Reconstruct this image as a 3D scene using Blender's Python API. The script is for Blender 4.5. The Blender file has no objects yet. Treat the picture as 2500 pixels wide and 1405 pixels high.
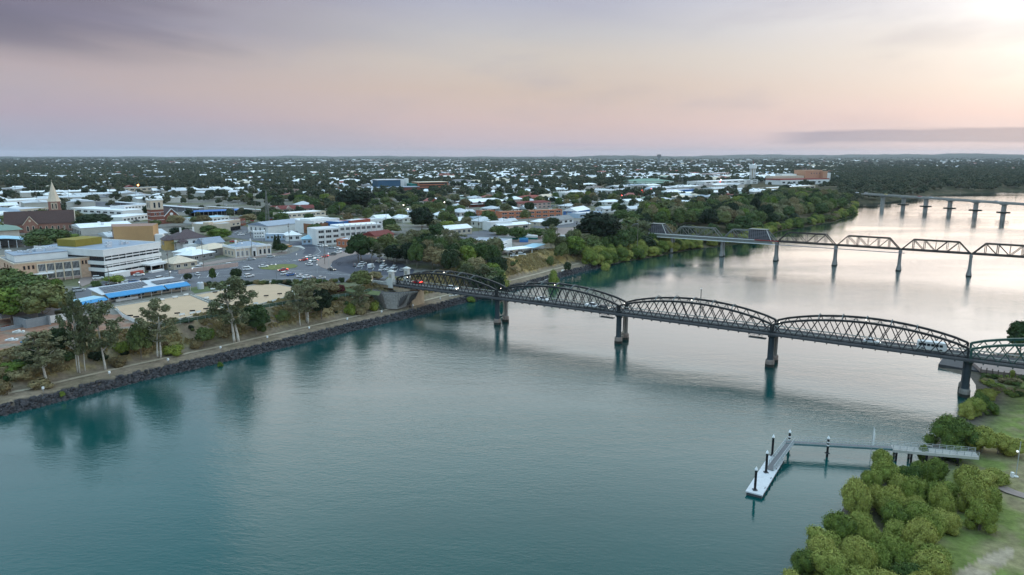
import bpy, math, random
import numpy as np
from mathutils import Vector, Matrix
R = math.radians
rnd = random.Random(7)
rng = np.random.default_rng(7)
SC = bpy.context.scene
COL = SC.collection

# ------------------------------------------------------------------ camera
F, HY, H = 1667.0, 382.0, 65.0
PITCH = math.atan((702.5 - HY) / F)
cp, sp = math.cos(PITCH), math.sin(PITCH)
cam_data = bpy.data.cameras.new('camera')
cam_data.lens = 24.0; cam_data.sensor_width = 36.0
cam_data.clip_start = 0.5; cam_data.clip_end = 60000
cam = bpy.data.objects.new('camera', cam_data)
cam.location = (0, 0, H); cam.rotation_euler = (math.pi/2 - PITCH, 0, 0)
COL.objects.link(cam); SC.camera = cam

# ------------------------------------------------------------------ light
SUN_AZ, SUN_EL = R(38), R(11)
world = bpy.data.worlds.new('World'); SC.world = world; world.use_nodes = True
def build_world():
    nt = world.node_tree; N = nt.nodes; L = nt.links; N.clear()
    def nd(t, **k):
        n = N.new(t)
        for a, b in k.items(): setattr(n, a, b)
        return n
    def M(op, a, b=None, c=None):
        n = nd('ShaderNodeMath', operation=op)
        for i, v in enumerate((a, b, c)):
            if v is None: continue
            if isinstance(v, (int, float)): n.inputs[i].default_value = v
            else: L.new(v, n.inputs[i])
        return n.outputs[0]
    def step(v, a, b):
        n = nd('ShaderNodeMapRange', interpolation_type='SMOOTHSTEP')
        n.inputs[1].default_value = a; n.inputs[2].default_value = b
        L.new(v, n.inputs[0]); return n.outputs[0]
    def mix(f, a, b):
        n = nd('ShaderNodeMix', data_type='RGBA')
        if isinstance(f, (int, float)): n.inputs[0].default_value = f
        else: L.new(f, n.inputs[0])
        for i, v in ((6, a), (7, b)):
            if isinstance(v, tuple): n.inputs[i].default_value = v
            else: L.new(v, n.inputs[i])
        return n.outputs[2]
    def lin(c):
        return tuple(((x/255)/12.92 if x/255 <= .04045 else ((x/255+.055)/1.055)**2.4) for x in c) + (1,)
    def ramp(v, stops):
        n = nd('ShaderNodeValToRGB'); e = n.color_ramp.elements
        while len(e) < len(stops): e.new(.5)
        for i, (p, c) in enumerate(stops): e[i].position = p; e[i].color = lin(c)
        L.new(v, n.inputs[0]); return n.outputs[0]
    tc = nd('ShaderNodeTexCoord'); sep = nd('ShaderNodeSeparateXYZ'); L.new(tc.outputs['Generated'], sep.inputs[0])
    x, y, z = sep.outputs
    az = M('ARCTAN2', x, y)
    comb = nd('ShaderNodeCombineXYZ'); L.new(M('MULTIPLY', az, 1.6), comb.inputs[0]); L.new(M('MULTIPLY', M('ADD', z, M('MULTIPLY', az, .12)), 13.0), comb.inputs[1])
    n1 = nd('ShaderNodeTexNoise'); n1.inputs['Scale'].default_value = 1.1; n1.inputs['Detail'].default_value = 5; L.new(comb.outputs[0], n1.inputs['Vector'])
    noise = M('SUBTRACT', n1.outputs[0], .5)
    zz = M('ADD', z, M('MULTIPLY', noise, .045))
    zs = M('MULTIPLY', M('MAXIMUM', zz, 0.0), 1.0)
    top = [(.34, (168, 194, 208)), (.55, (152, 190, 208)), (1.0, (156, 192, 216))]
    left = ramp(zs, [(.0, (158, 168, 190)), (.02, (166, 168, 188)), (.05, (178, 166, 180)), (.09, (188, 172, 175)), (.125, (178, 165, 169)), (.155, (132, 126, 146)), (.20, (134, 124, 136)), (.26, (164, 172, 184))] + top)
    mid = ramp(zs, [(.0, (188, 180, 192)), (.02, (198, 182, 190)), (.05, (208, 186, 184)), (.09, (208, 189, 178)), (.13, (206, 196, 188)), (.165, (190, 188, 190)), (.205, (166, 168, 184)), (.26, (172, 188, 200))] + top)
    right = ramp(zs, [(.0, (196, 188, 200)), (.02, (206, 192, 202)), (.045, (224, 200, 200)), (.08, (226, 210, 203)), (.12, (228, 220, 214)), (.16, (224, 221, 222)), (.205, (205, 205, 215)), (.27, (214, 216, 222))] + top)
    wl = step(M('MULTIPLY', az, -1.0), .0, .62)
    wr = M('MULTIPLY', step(az, .02, .6), M('SUBTRACT', 1.0, step(az, 1.2, 2.4)))
    c = mix(wl, mid, left); c = mix(wr, c, right)
    # sun glow behind the thin cloud
    sd = (math.sin(SUN_AZ)*math.cos(SUN_EL), math.cos(SUN_AZ)*math.cos(SUN_EL), math.sin(SUN_EL))
    dp = nd('ShaderNodeVectorMath', operation='DOT_PRODUCT'); L.new(tc.outputs['Generated'], dp.inputs[0]); dp.inputs[1].default_value = sd
    d = M('MAXIMUM', dp.outputs['Value'], 0.0)
    glow = M('ADD', M('MULTIPLY', M('POWER', d, 200.0), .38), M('MULTIPLY', M('POWER', d, 26.0), .02))
    glow = M('MULTIPLY', glow, M('ADD', 1.0, M('MULTIPLY', noise, 1.2)))
    g = nd('ShaderNodeMix', data_type='RGBA'); g.blend_type = 'ADD'; g.inputs[0].default_value = 1.0
    gc = nd('ShaderNodeVectorMath', operation='SCALE'); gc.inputs[0].default_value = (1.0, .97, .93); L.new(glow, gc.inputs['Scale'])
    L.new(c, g.inputs[6]); L.new(gc.outputs[0], g.inputs[7]); c = g.outputs[2]
    # soft streaks everywhere, and two thin grey banks low over the horizon
    comb3 = nd('ShaderNodeCombineXYZ'); L.new(M('MULTIPLY', az, 2.2), comb3.inputs[0]); L.new(M('MULTIPLY', M('SUBTRACT', z, M('MULTIPLY', az, .06)), 9.0), comb3.inputs[1])
    n3 = nd('ShaderNodeTexNoise'); n3.inputs['Scale'].default_value = 1.6; n3.inputs['Detail'].default_value = 6; n3.inputs['Roughness'].default_value = .55; L.new(comb3.outputs[0], n3.inputs['Vector'])
    st = M('MULTIPLY', step(n3.outputs[0], .46, .68), .3)
    c = mix(st, c, lin((168, 166, 180)))
    comb2 = nd('ShaderNodeCombineXYZ'); L.new(M('MULTIPLY', az, 9.0), comb2.inputs[0]); L.new(M('MULTIPLY', z, 130.0), comb2.inputs[1])
    n2 = nd('ShaderNodeTexNoise'); n2.inputs['Scale'].default_value = 1.0; n2.inputs['Detail'].default_value = 6; n2.inputs['Roughness'].default_value = .5; L.new(comb2.outputs[0], n2.inputs['Vector'])
    zb = M('ADD', z, M('MULTIPLY', M('SUBTRACT', n2.outputs[0], .5), .012))
    band = M('MULTIPLY', M('MULTIPLY', step(zb, .015, .019), M('SUBTRACT', 1.0, step(zb, .031, .035))), step(az, .33, .42))
    band2 = M('MULTIPLY', M('MULTIPLY', step(zb, .013, .015), M('SUBTRACT', 1.0, step(zb, .017, .019))), M('MULTIPLY', step(az, -.02, .06), M('SUBTRACT', 1.0, step(az, .12, .2))))
    c = mix(M('MULTIPLY', band, .9), c, lin((150, 150, 172)))
    c = mix(M('MULTIPLY', band2, .5), c, lin((180, 170, 190)))
    # dark smoke cloud high on one side
    dm = M('MULTIPLY', M('MULTIPLY', step(zz, .105, .15), M('SUBTRACT', 1.0, step(zz, .2, .3))), step(M('ADD', M('MULTIPLY', az, -1.0), M('MULTIPLY', noise, .8)), .30, .58))
    c = mix(M('MULTIPLY', dm, .75), c, lin((112, 109, 126)))
    sky = nd('ShaderNodeTexSky', sky_type='NISHITA'); sky.sun_disc = False; sky.sun_elevation = SUN_EL; sky.sun_rotation = SUN_AZ
    b1 = nd('ShaderNodeBackground'); b1.inputs['Strength'].default_value = .08; L.new(sky.outputs[0], b1.inputs[0])
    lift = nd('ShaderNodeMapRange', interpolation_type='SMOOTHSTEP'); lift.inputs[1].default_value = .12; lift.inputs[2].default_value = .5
    lift.inputs[3].default_value = .475; lift.inputs[4].default_value = 1.05; L.new(z, lift.inputs[0])  # sky strengthened overhead, above the view, to brighten the ground
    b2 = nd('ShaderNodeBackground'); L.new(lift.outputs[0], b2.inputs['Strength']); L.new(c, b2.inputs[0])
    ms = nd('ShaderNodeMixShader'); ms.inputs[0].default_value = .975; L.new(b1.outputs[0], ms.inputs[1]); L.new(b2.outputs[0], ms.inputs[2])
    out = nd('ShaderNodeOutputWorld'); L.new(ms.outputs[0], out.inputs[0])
build_world()
sun_d = bpy.data.lights.new('sun', 'SUN'); sun_d.energy = .7; sun_d.angle = R(120); sun_d.color = (1.0, .82, .66)
sun = bpy.data.objects.new('sun', sun_d); COL.objects.link(sun)
sun.rotation_euler = Vector((-math.sin(SUN_AZ)*math.cos(SUN_EL), -math.cos(SUN_AZ)*math.cos(SUN_EL), -math.sin(SUN_EL))).to_track_quat('-Z', 'Y').to_euler()
vs = SC.view_settings
vs.view_transform = 'Standard'; vs.look = 'None'; vs.gamma = 1.0; vs.use_curve_mapping = False; vs.exposure = 1.12
SC.cycles.max_bounces = 6; SC.cycles.volume_bounces = 0; SC.cycles.transparent_max_bounces = 6

# ------------------------------------------------------------------ pixel -> ground
def G(px, py, z=10.0):
    dx = (px-1250)/F; dy = -(py-702.5)/F
    d = (dx, cp+dy*sp, -sp+dy*cp); t = (z-H)/d[2]
    return Vector((d[0]*t, d[1]*t, z))
def ZF(Y, py):
    dy = -(py-702.5)/F
    return H+Y*(dy*cp-sp)/(cp+dy*sp)
def PR(X, Y, Z):
    c = Y*cp-(Z-H)*sp; u = Y*sp+(Z-H)*cp
    return 1250+F*X/c, 702.5-F*u/c

# ------------------------------------------------------------------ materials
def lin(r, g, b):
    f = lambda x: (x/255)/12.92 if x/255 <= .04045 else ((x/255+.055)/1.055)**2.4
    return (f(r), f(g), f(b))
MATS = {}
def mat(name, col, rough=.8, metal=0.0, var=.18, scale=.6, spec=.3, objcol=False, emit=0.0, bump=0.0, bscale=4.0, rand=0.0, stretch=None, attr=None):
    if name in MATS: return MATS[name]
    m = bpy.data.materials.new(name); m.use_nodes = True; MATS[name] = m
    nt = m.node_tree; N = nt.nodes; L = nt.links; b = N['Principled BSDF']
    b.inputs['Roughness'].default_value = rough; b.inputs['Metallic'].default_value = metal
    b.inputs['Specular IOR Level'].default_value = spec
    tc = N.new('ShaderNodeTexCoord'); no = N.new('ShaderNodeTexNoise')
    no.inputs['Scale'].default_value = scale; no.inputs['Detail'].default_value = 6; no.inputs['Roughness'].default_value = .65
    if stretch:
        mp = N.new('ShaderNodeMapping'); mp.inputs['Scale'].default_value = stretch
        L.new(tc.outputs['Object'], mp.inputs[0]); L.new(mp.outputs[0], no.inputs['Vector'])
    else: L.new(tc.outputs['Object'], no.inputs['Vector'])
    mr = N.new('ShaderNodeMapRange'); mr.inputs[1].default_value = .25; mr.inputs[2].default_value = .75
    mr.inputs[3].default_value = 1-var; mr.inputs[4].default_value = 1+var; L.new(no.outputs[0], mr.inputs[0])
    fac = mr.outputs[0]
    if rand:
        oi = N.new('ShaderNodeObjectInfo'); r2 = N.new('ShaderNodeMapRange'); r2.inputs[3].default_value = 1-rand; r2.inputs[4].default_value = 1+rand
        L.new(oi.outputs['Random'], r2.inputs[0]); mu = N.new('ShaderNodeMath'); mu.operation = 'MULTIPLY'; L.new(fac, mu.inputs[0]); L.new(r2.outputs[0], mu.inputs[1]); fac = mu.outputs[0]
    sc = N.new('ShaderNodeVectorMath'); sc.operation = 'SCALE'; L.new(fac, sc.inputs['Scale'])
    if objcol:
        oi = N.new('ShaderNodeObjectInfo'); L.new(oi.outputs['Color'], sc.inputs[0])
    elif attr:
        at = N.new('ShaderNodeAttribute'); at.attribute_name = attr; L.new(at.outputs['Color'], sc.inputs[0])
    else: sc.inputs[0].default_value = col
    L.new(sc.outputs[0], b.inputs['Base Color'])
    if emit:
        b.inputs['Emission Color'].default_value = (*col, 1); b.inputs['Emission Strength'].default_value = emit
    if bump:
        nb = N.new('ShaderNodeTexNoise'); nb.inputs['Scale'].default_value = bscale; nb.inputs['Detail'].default_value = 5
        L.new(tc.outputs['Object'], nb.inputs['Vector'])
        bp = N.new('ShaderNodeBump'); bp.inputs['Strength'].default_value = .7; bp.inputs['Distance'].default_value = bump
        L.new(nb.outputs[0], bp.inputs['Height']); L.new(bp.outputs[0], b.inputs['Normal'])
    return m
def foliage(name, c1, c2, c3, rough=.75):
    """leaf colour: picked per object between three hues, mottled inside the crown"""
    m = bpy.data.materials.new(name); m.use_nodes = True; MATS[name] = m
    nt = m.node_tree; N = nt.nodes; L = nt.links; b = N['Principled BSDF']
    b.inputs['Roughness'].default_value = rough; b.inputs['Specular IOR Level'].default_value = .25
    oi = N.new('ShaderNodeObjectInfo'); tc = N.new('ShaderNodeTexCoord'); no = N.new('ShaderNodeTexNoise')
    no.inputs['Scale'].default_value = .55; no.inputs['Detail'].default_value = 4; L.new(tc.outputs['Object'], no.inputs['Vector'])
    a = N.new('ShaderNodeMath'); a.operation = 'MULTIPLY_ADD'; L.new(no.outputs[0], a.inputs[0]); a.inputs[1].default_value = .7
    s = N.new('ShaderNodeMath'); s.operation = 'MULTIPLY_ADD'; L.new(oi.outputs['Random'], s.inputs[0]); s.inputs[1].default_value = .75; s.inputs[2].default_value = -.2
    L.new(s.outputs[0], a.inputs[2])
    rp = N.new('ShaderNodeValToRGB'); e = rp.color_ramp.elements; e.new(.5)
    for i, (p, c) in enumerate(((.15, c1), (.45, c2), (.85, c3))): e[i].position = p; e[i].color = (*c, 1)
    L.new(a.outputs[0], rp.inputs[0])
    n2 = N.new('ShaderNodeTexNoise'); n2.inputs['Scale'].default_value = 4; n2.inputs['Detail'].default_value = 2; L.new(tc.outputs['Object'], n2.inputs['Vector'])
    mr = N.new('ShaderNodeMapRange'); mr.inputs[1].default_value = .3; mr.inputs[2].default_value = .7; mr.inputs[3].default_value = .65; mr.inputs[4].default_value = 1.35; L.new(n2.outputs[0], mr.inputs[0])
    sc = N.new('ShaderNodeVectorMath'); sc.operation = 'SCALE'; L.new(rp.outputs[0], sc.inputs[0]); L.new(mr.outputs[0], sc.inputs['Scale']); L.new(sc.outputs[0], b.inputs['Base Color'])
    return m

# ------------------------------------------------------------------ mesh helpers
class MB:
    def __init__(s): s.v = []; s.f = []; s.m = []
    def add(s, vs, fs, m=0):
        o = len(s.v); s.v += [tuple(v) for v in vs]; s.f += [tuple(i+o for i in f) for f in fs]; s.m += [m]*len(fs); return s
    def box(s, x0, x1, y0, y1, z0, z1, m=0):
        return s.add([(x0,y0,z0),(x1,y0,z0),(x1,y1,z0),(x0,y1,z0),(x0,y0,z1),(x1,y0,z1),(x1,y1,z1),(x0,y1,z1)],
                     [(0,3,2,1),(4,5,6,7),(0,1,5,4),(1,2,6,5),(2,3,7,6),(3,0,4,7)], m)
    def bar(s, a, b, w=.2, h=None, m=0, up=(0,0,1)):
        a = Vector(a); b = Vector(b); d = (b-a).normalized(); u = Vector(up)
        if abs(d.dot(u)) > .98: u = Vector((1,0,0))
        r = d.cross(u).normalized()*(w/2); t = r.cross(d).normalized()*((h or w)/2)
        return s.add([a-r-t, a+r-t, a+r+t, a-r+t, b-r-t, b+r-t, b+r+t, b-r+t],
                     [(0,3,2,1),(4,5,6,7),(0,1,5,4),(1,2,6,5),(2,3,7,6),(3,0,4,7)], m)
    def tube(s, a, b, r0, r1=None, n=10, m=0, cap=True):
        a = Vector(a); b = Vector(b); r1 = r0 if r1 is None else r1; d = (b-a).normalized()
        u = Vector((0,0,1)) if abs(d.z) < .95 else Vector((1,0,0)); x = d.cross(u).normalized(); y = d.cross(x)
        vs = [a+(x*math.cos(t)+y*math.sin(t))*r0 for t in (2*math.pi*i/n for i in range(n))]+[b+(x*math.cos(t)+y*math.sin(t))*r1 for t in (2*math.pi*i/n for i in range(n))]
        fs = [(i,(i+1)%n,(i+1)%n+n,i+n) for i in range(n)]
        if cap: fs += [tuple(range(n-1,-1,-1)), tuple(range(n,2*n))]
        return s.add(vs, fs, m)
    def lathe(s, prof, n=14, c=(0,0), m=0):
        vs = [(c[0]+r*math.cos(2*math.pi*i/n), c[1]+r*math.sin(2*math.pi*i/n), z) for r, z in prof for i in range(n)]
        k = len(prof); fs = [(j*n+i, j*n+(i+1)%n, (j+1)*n+(i+1)%n, (j+1)*n+i) for j in range(k-1) for i in range(n)]
        fs += [tuple(range(n-1,-1,-1)), tuple((k-1)*n+i for i in range(n))]
        return s.add(vs, fs, m)
    def prism(s, pts, z0, z1, m=0, ms=None):
        n = len(pts); vs = [(p[0],p[1],z0) for p in pts]+[(p[0],p[1],z1) for p in pts]
        ar = sum(pts[i][0]*pts[(i+1)%n][1]-pts[(i+1)%n][0]*pts[i][1] for i in range(n))
        o = len(s.v); up = tuple(range(n,2*n)); dn = tuple(range(n-1,-1,-1))
        fs = [up, dn]+[(i,(i+1)%n,(i+1)%n+n,i+n) for i in range(n)]
        if ar < 0: fs = [tuple(reversed(f)) for f in fs]
        return s.add(vs, fs, m)
    def profile(s, pts, y0, y1, m=0):
        """closed outline in x-z pushed along y"""
        n = len(pts); vs = [(p[0],y0,p[1]) for p in pts]+[(p[0],y1,p[1]) for p in pts]
        return s.add(vs, [tuple(range(n)), tuple(range(2*n-1,n-1,-1))]+[(i+n,(i+1)%n+n,(i+1)%n,i) for i in range(n)], m)
    def hip(s, x0, x1, y0, y1, z, h, ov=.5, inset=None, m=0, t=.15):
        """pitched roof, ridge along the longer side; inset 0 makes gables"""
        x0-=ov; x1+=ov; y0-=ov; y1+=ov
        if x1-x0 >= y1-y0:
            k = (y1-y0)/2 if inset is None else inset; k = min(k, (x1-x0)/2-.05); ym = (y0+y1)/2
            rg = [(x0+k,ym,z+h),(x1-k,ym,z+h)]; top = [(4,5,9,8),(5,6,9),(6,7,8,9),(7,4,8)]
        else:
            k = (x1-x0)/2 if inset is None else inset; k = min(k, (y1-y0)/2-.05); xm = (x0+x1)/2
            rg = [(xm,y0+k,z+h),(xm,y1-k,z+h)]; top = [(4,5,8),(5,6,9,8),(6,7,9),(7,4,8,9)]
        return s.add([(x0,y0,z),(x1,y0,z),(x1,y1,z),(x0,y1,z),(x0,y0,z+t),(x1,y0,z+t),(x1,y1,z+t),(x0,y1,z+t)]+rg,
                     [(0,3,2,1),(0,1,5,4),(1,2,6,5),(2,3,7,6),(3,0,4,7)]+top, m)
    def ball(s, c, r, n=8, k=5, m=0):
        rx, ry, rz = (r, r, r) if isinstance(r, (int, float)) else r
        vs = [(c[0],c[1],c[2]-rz)]+[(c[0]+rx*math.sin(math.pi*j/k)*math.cos(2*math.pi*i/n), c[1]+ry*math.sin(math.pi*j/k)*math.sin(2*math.pi*i/n), c[2]-rz*math.cos(math.pi*j/k)) for j in range(1,k) for i in range(n)]+[(c[0],c[1],c[2]+rz)]
        fs = [(0,1+(i+1)%n,1+i) for i in range(n)]
        for j in range(k-2):
            fs += [(1+j*n+i,1+j*n+(i+1)%n,1+(j+1)*n+(i+1)%n,1+(j+1)*n+i) for i in range(n)]
        e = len(vs)-1; fs += [(1+(k-2)*n+i,1+(k-2)*n+(i+1)%n,e) for i in range(n)]
        return s.add(vs, fs, m)
    def mesh(s, name, mats, smooth=False):
        me = bpy.data.meshes.new(name); me.from_pydata(s.v, [], s.f)
        for m in (mats if isinstance(mats, (list, tuple)) else [mats]): me.materials.append(MATS[m] if isinstance(m, str) else m)
        me.polygons.foreach_set('material_index', s.m)
        if smooth: me.polygons.foreach_set('use_smooth', [True]*len(s.f))
        me.update(); return me
    def build(s, name, mats, parent=None, loc=(0,0,0), rz=0.0, smooth=False):
        return link(name, s.mesh(name, mats, smooth), parent, loc, rz)
def link(name, data, parent=None, loc=(0,0,0), rz=0.0):
    o = bpy.data.objects.new(name, data); COL.objects.link(o)
    o.location = loc; o.rotation_euler = (0, 0, rz)
    if parent: o.parent = parent
    return o
def tag(o, label=None, cat=None, group=None, kind=None):
    if label: o['label'] = label
    if cat: o['category'] = cat
    if group: o['group'] = group
    if kind: o['kind'] = kind
    return o
def thing(name, label, cat, loc, rz=0.0, group=None):
    return tag(link(name, None, None, loc, rz), label, cat, group)
def struct(name, mb, m, **k): return tag(mb.build(name, m, **k), kind='structure')
def copy_tree(o, parent=None):
    c = o.copy(); COL.objects.link(c); c.parent = parent
    for ch in o.children: copy_tree(ch, c)
    return c
def np_mesh(name, V, Fc, mats, midx=None, col=None, smooth=False, npf=4):
    """fast mesh from arrays, all faces with npf corners"""
    me = bpy.data.meshes.new(name); V = np.asarray(V, np.float32); Fc = np.asarray(Fc, np.int32)
    me.vertices.add(len(V)); me.vertices.foreach_set('co', V.ravel())
    me.loops.add(Fc.size); me.loops.foreach_set('vertex_index', Fc.ravel())
    me.polygons.add(len(Fc)); me.polygons.foreach_set('loop_start', np.arange(0, Fc.size, npf, dtype=np.int32))
    for m in mats: me.materials.append(m)
    if midx is not None: me.polygons.foreach_set('material_index', np.asarray(midx, np.int32))
    if col is not None:
        a = me.color_attributes.new('tint', 'FLOAT_COLOR', 'POINT'); c = np.ones((len(V), 4), np.float32); c[:, :3] = col; a.data.foreach_set('color', c.ravel())
    if smooth: me.polygons.foreach_set('use_smooth', np.ones(len(Fc), bool))
    me.update(calc_edges=True); return me
# ------------------------------------------------------------------ terrain
def vnoise(x, y, s, seed=0):
    x = np.asarray(x, float)/s; y = np.asarray(y, float)/s
    xi = np.floor(x).astype(np.int64); yi = np.floor(y).astype(np.int64); fx = x-xi; fy = y-yi
    fx = fx*fx*(3-2*fx); fy = fy*fy*(3-2*fy)
    def hsh(a, b):
        n = (a*374761393+b*668265263+seed*1442695041) & 0x7fffffff
        n = ((n ^ (n >> 13))*1274126177) & 0x7fffffff
        return ((n ^ (n >> 16)) & 0xffff)/65535.0
    return (hsh(xi,yi)*(1-fx)+hsh(xi+1,yi)*fx)*(1-fy)+(hsh(xi,yi+1)*(1-fx)+hsh(xi+1,yi+1)*fx)*fy
def fbm(x, y, s, seed=0, o=4):
    t = 0; a = .5
    for i in range(o): t = t+a*vnoise(x, y, s/2**i, seed+i*7); a *= .5
    return t/(1-.5**o)
def W(*ps): return [tuple(G(a, b, 0)[:2]) for a, b in ps]
LEFT = [(-700,-900),(-420,-260),(-240,10)] + W((-160,1062),(0,1017),(120,988),(240,957),(370,925),(500,895),(620,867),(740,838),(870,806),(1000,776),(1130,741),(1230,716),(1300,698),(1355,683),(1410,667),(1460,655),(1517,641),(1607,626),(1635,620),(1712,606),(1765,602),(1850,590),(1900,566),(1975,553),(2042,541),(2085,526),(2088,508),(2092,498),(2157,494),(2237,483),(2300,474),(2412,470),(2500,466)) + [(1400,1440),(3000,1560),(6000,1600)]
RIGHT = [(6000,1200),(2400,1000),(1200,850),(700,600),(400,380),(255,285)] + W((2540,862),(2470,862),(2400,868),(2306,874),(2292,900),(2372,922),(2384,940),(2392,975),(2345,1010),(2300,1060),(2262,1112),(2200,1150),(2130,1165),(2085,1215),(2040,1280),(1975,1350),(1900,1440),(1840,1560)) + [(22,40),(0,-100),(-60,-900)]
RIVER = LEFT+RIGHT
def seg_dist(x, y, pts, closed=False):
    d = np.full(np.shape(x), 1e9); n = len(pts)
    for i in range(n if closed else n-1):
        ax, ay = pts[i]; bx, by = pts[(i+1) % n]; ux = bx-ax; uy = by-ay; l = ux*ux+uy*uy
        t = np.clip(((x-ax)*ux+(y-ay)*uy)/l, 0, 1); d = np.minimum(d, (x-ax-t*ux)**2+(y-ay-t*uy)**2)
    return np.sqrt(d)
def inside(x, y, pts):
    r = np.zeros(np.shape(x), bool); n = len(pts)
    for i in range(n):
        ax, ay = pts[i]; bx, by = pts[(i+1) % n]
        if ay == by: continue
        c = ((ay > y) != (by > y)) & (x < (bx-ax)*(y-ay)/(by-ay)+ax); r ^= c
    return r
def land(x, y):
    """height, distance from the water, and which bank (0 levee, 1 wooded bank upstream, 2 low right bank, 3 far bank)"""
    x = np.asarray(x, float); y = np.asarray(y, float)
    dl = seg_dist(x, y, LEFT); dr = seg_dist(x, y, RIGHT); ins = inside(x, y, RIVER)
    d = np.minimum(dl, dr); d = np.where(ins, -d, d); right = dr < dl
    dw = d+np.where(np.abs(d) < 60, (fbm(x, y, 9, 3)-.5)*1.6, 0)
    up = np.clip((y-405+0*x)/25, 0, 1)*(x > 20)
    far = np.clip((y-880)/60, 0, 1)
    zA = np.interp(dw, [-40,-6,-1.2,0,2.3,3.1,13,23.5,26], [-4,-2.4,-.8,0,2.2,2.35,2.9,9.8,10])
    zB = np.interp(dw, [-40,-8,0,3,9,34,44], [-4,-1.5,0,.6,1.6,9.6,10])
    zF = np.interp(dw, [-40,-8,0,8,90], [-4,-1.2,0,2.5,10])
    zR = np.interp(dw, [-40,-8,0,3,10,35,80,300], [-4,-1,0,.35,.8,2.6,4.0,9])
    z = zA*(1-up)+zB*up; z = z*(1-far)+zF*far; z = np.where(right, zR, z)
    bump = (fbm(x, y, 14, 11)-.5)
    slope = np.exp(-((dw-21)/9)**2)
    z = z+np.where(d > 0, bump*(1.5*slope*(~right)+.7*right*np.clip(dw/12, 0, 1)*np.clip((400-y)/100, 0, 1)), 0)
    # low rise towards the horizon
    rr = np.hypot(x, y)
    z = z+np.clip((rr-4500)/12000, 0, 1)*(42*(fbm(x, y, 3200, 5)+.1))
    return z, d, np.where(right, 2, np.where(far > .5, 3, np.where(up > .5, 1, 0)))
_gx = np.arange(-460, 640, 2.5); _gy = np.arange(30, 1010, 2.5); _GX, _GY = np.meshgrid(_gx, _gy, indexing='ij')
_GZ = land(_GX.ravel(), _GY.ravel())[0].reshape(_GX.shape)
def LZ(x, y):
    i = (x+460)/2.5; j = (y-30)/2.5; a = int(i); b = int(j)
    if i < 0 or j < 0 or a >= len(_gx)-1 or b >= len(_gy)-1: return float(land(np.array([x]), np.array([y]))[0][0])
    i -= a; j -= b
    return float((_GZ[a,b]*(1-i)+_GZ[a+1,b]*i)*(1-j)+(_GZ[a,b+1]*(1-i)+_GZ[a+1,b+1]*i)*j)
def GP(px, py):
    """the point of the ground seen at a pixel"""
    z = 5.0; p = G(px, py, z)
    for i in range(14):
        q = LZ(p.x, p.y); z = z*.55+max(q, 0)*.45; p = G(px, py, z)
    return p
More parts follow.
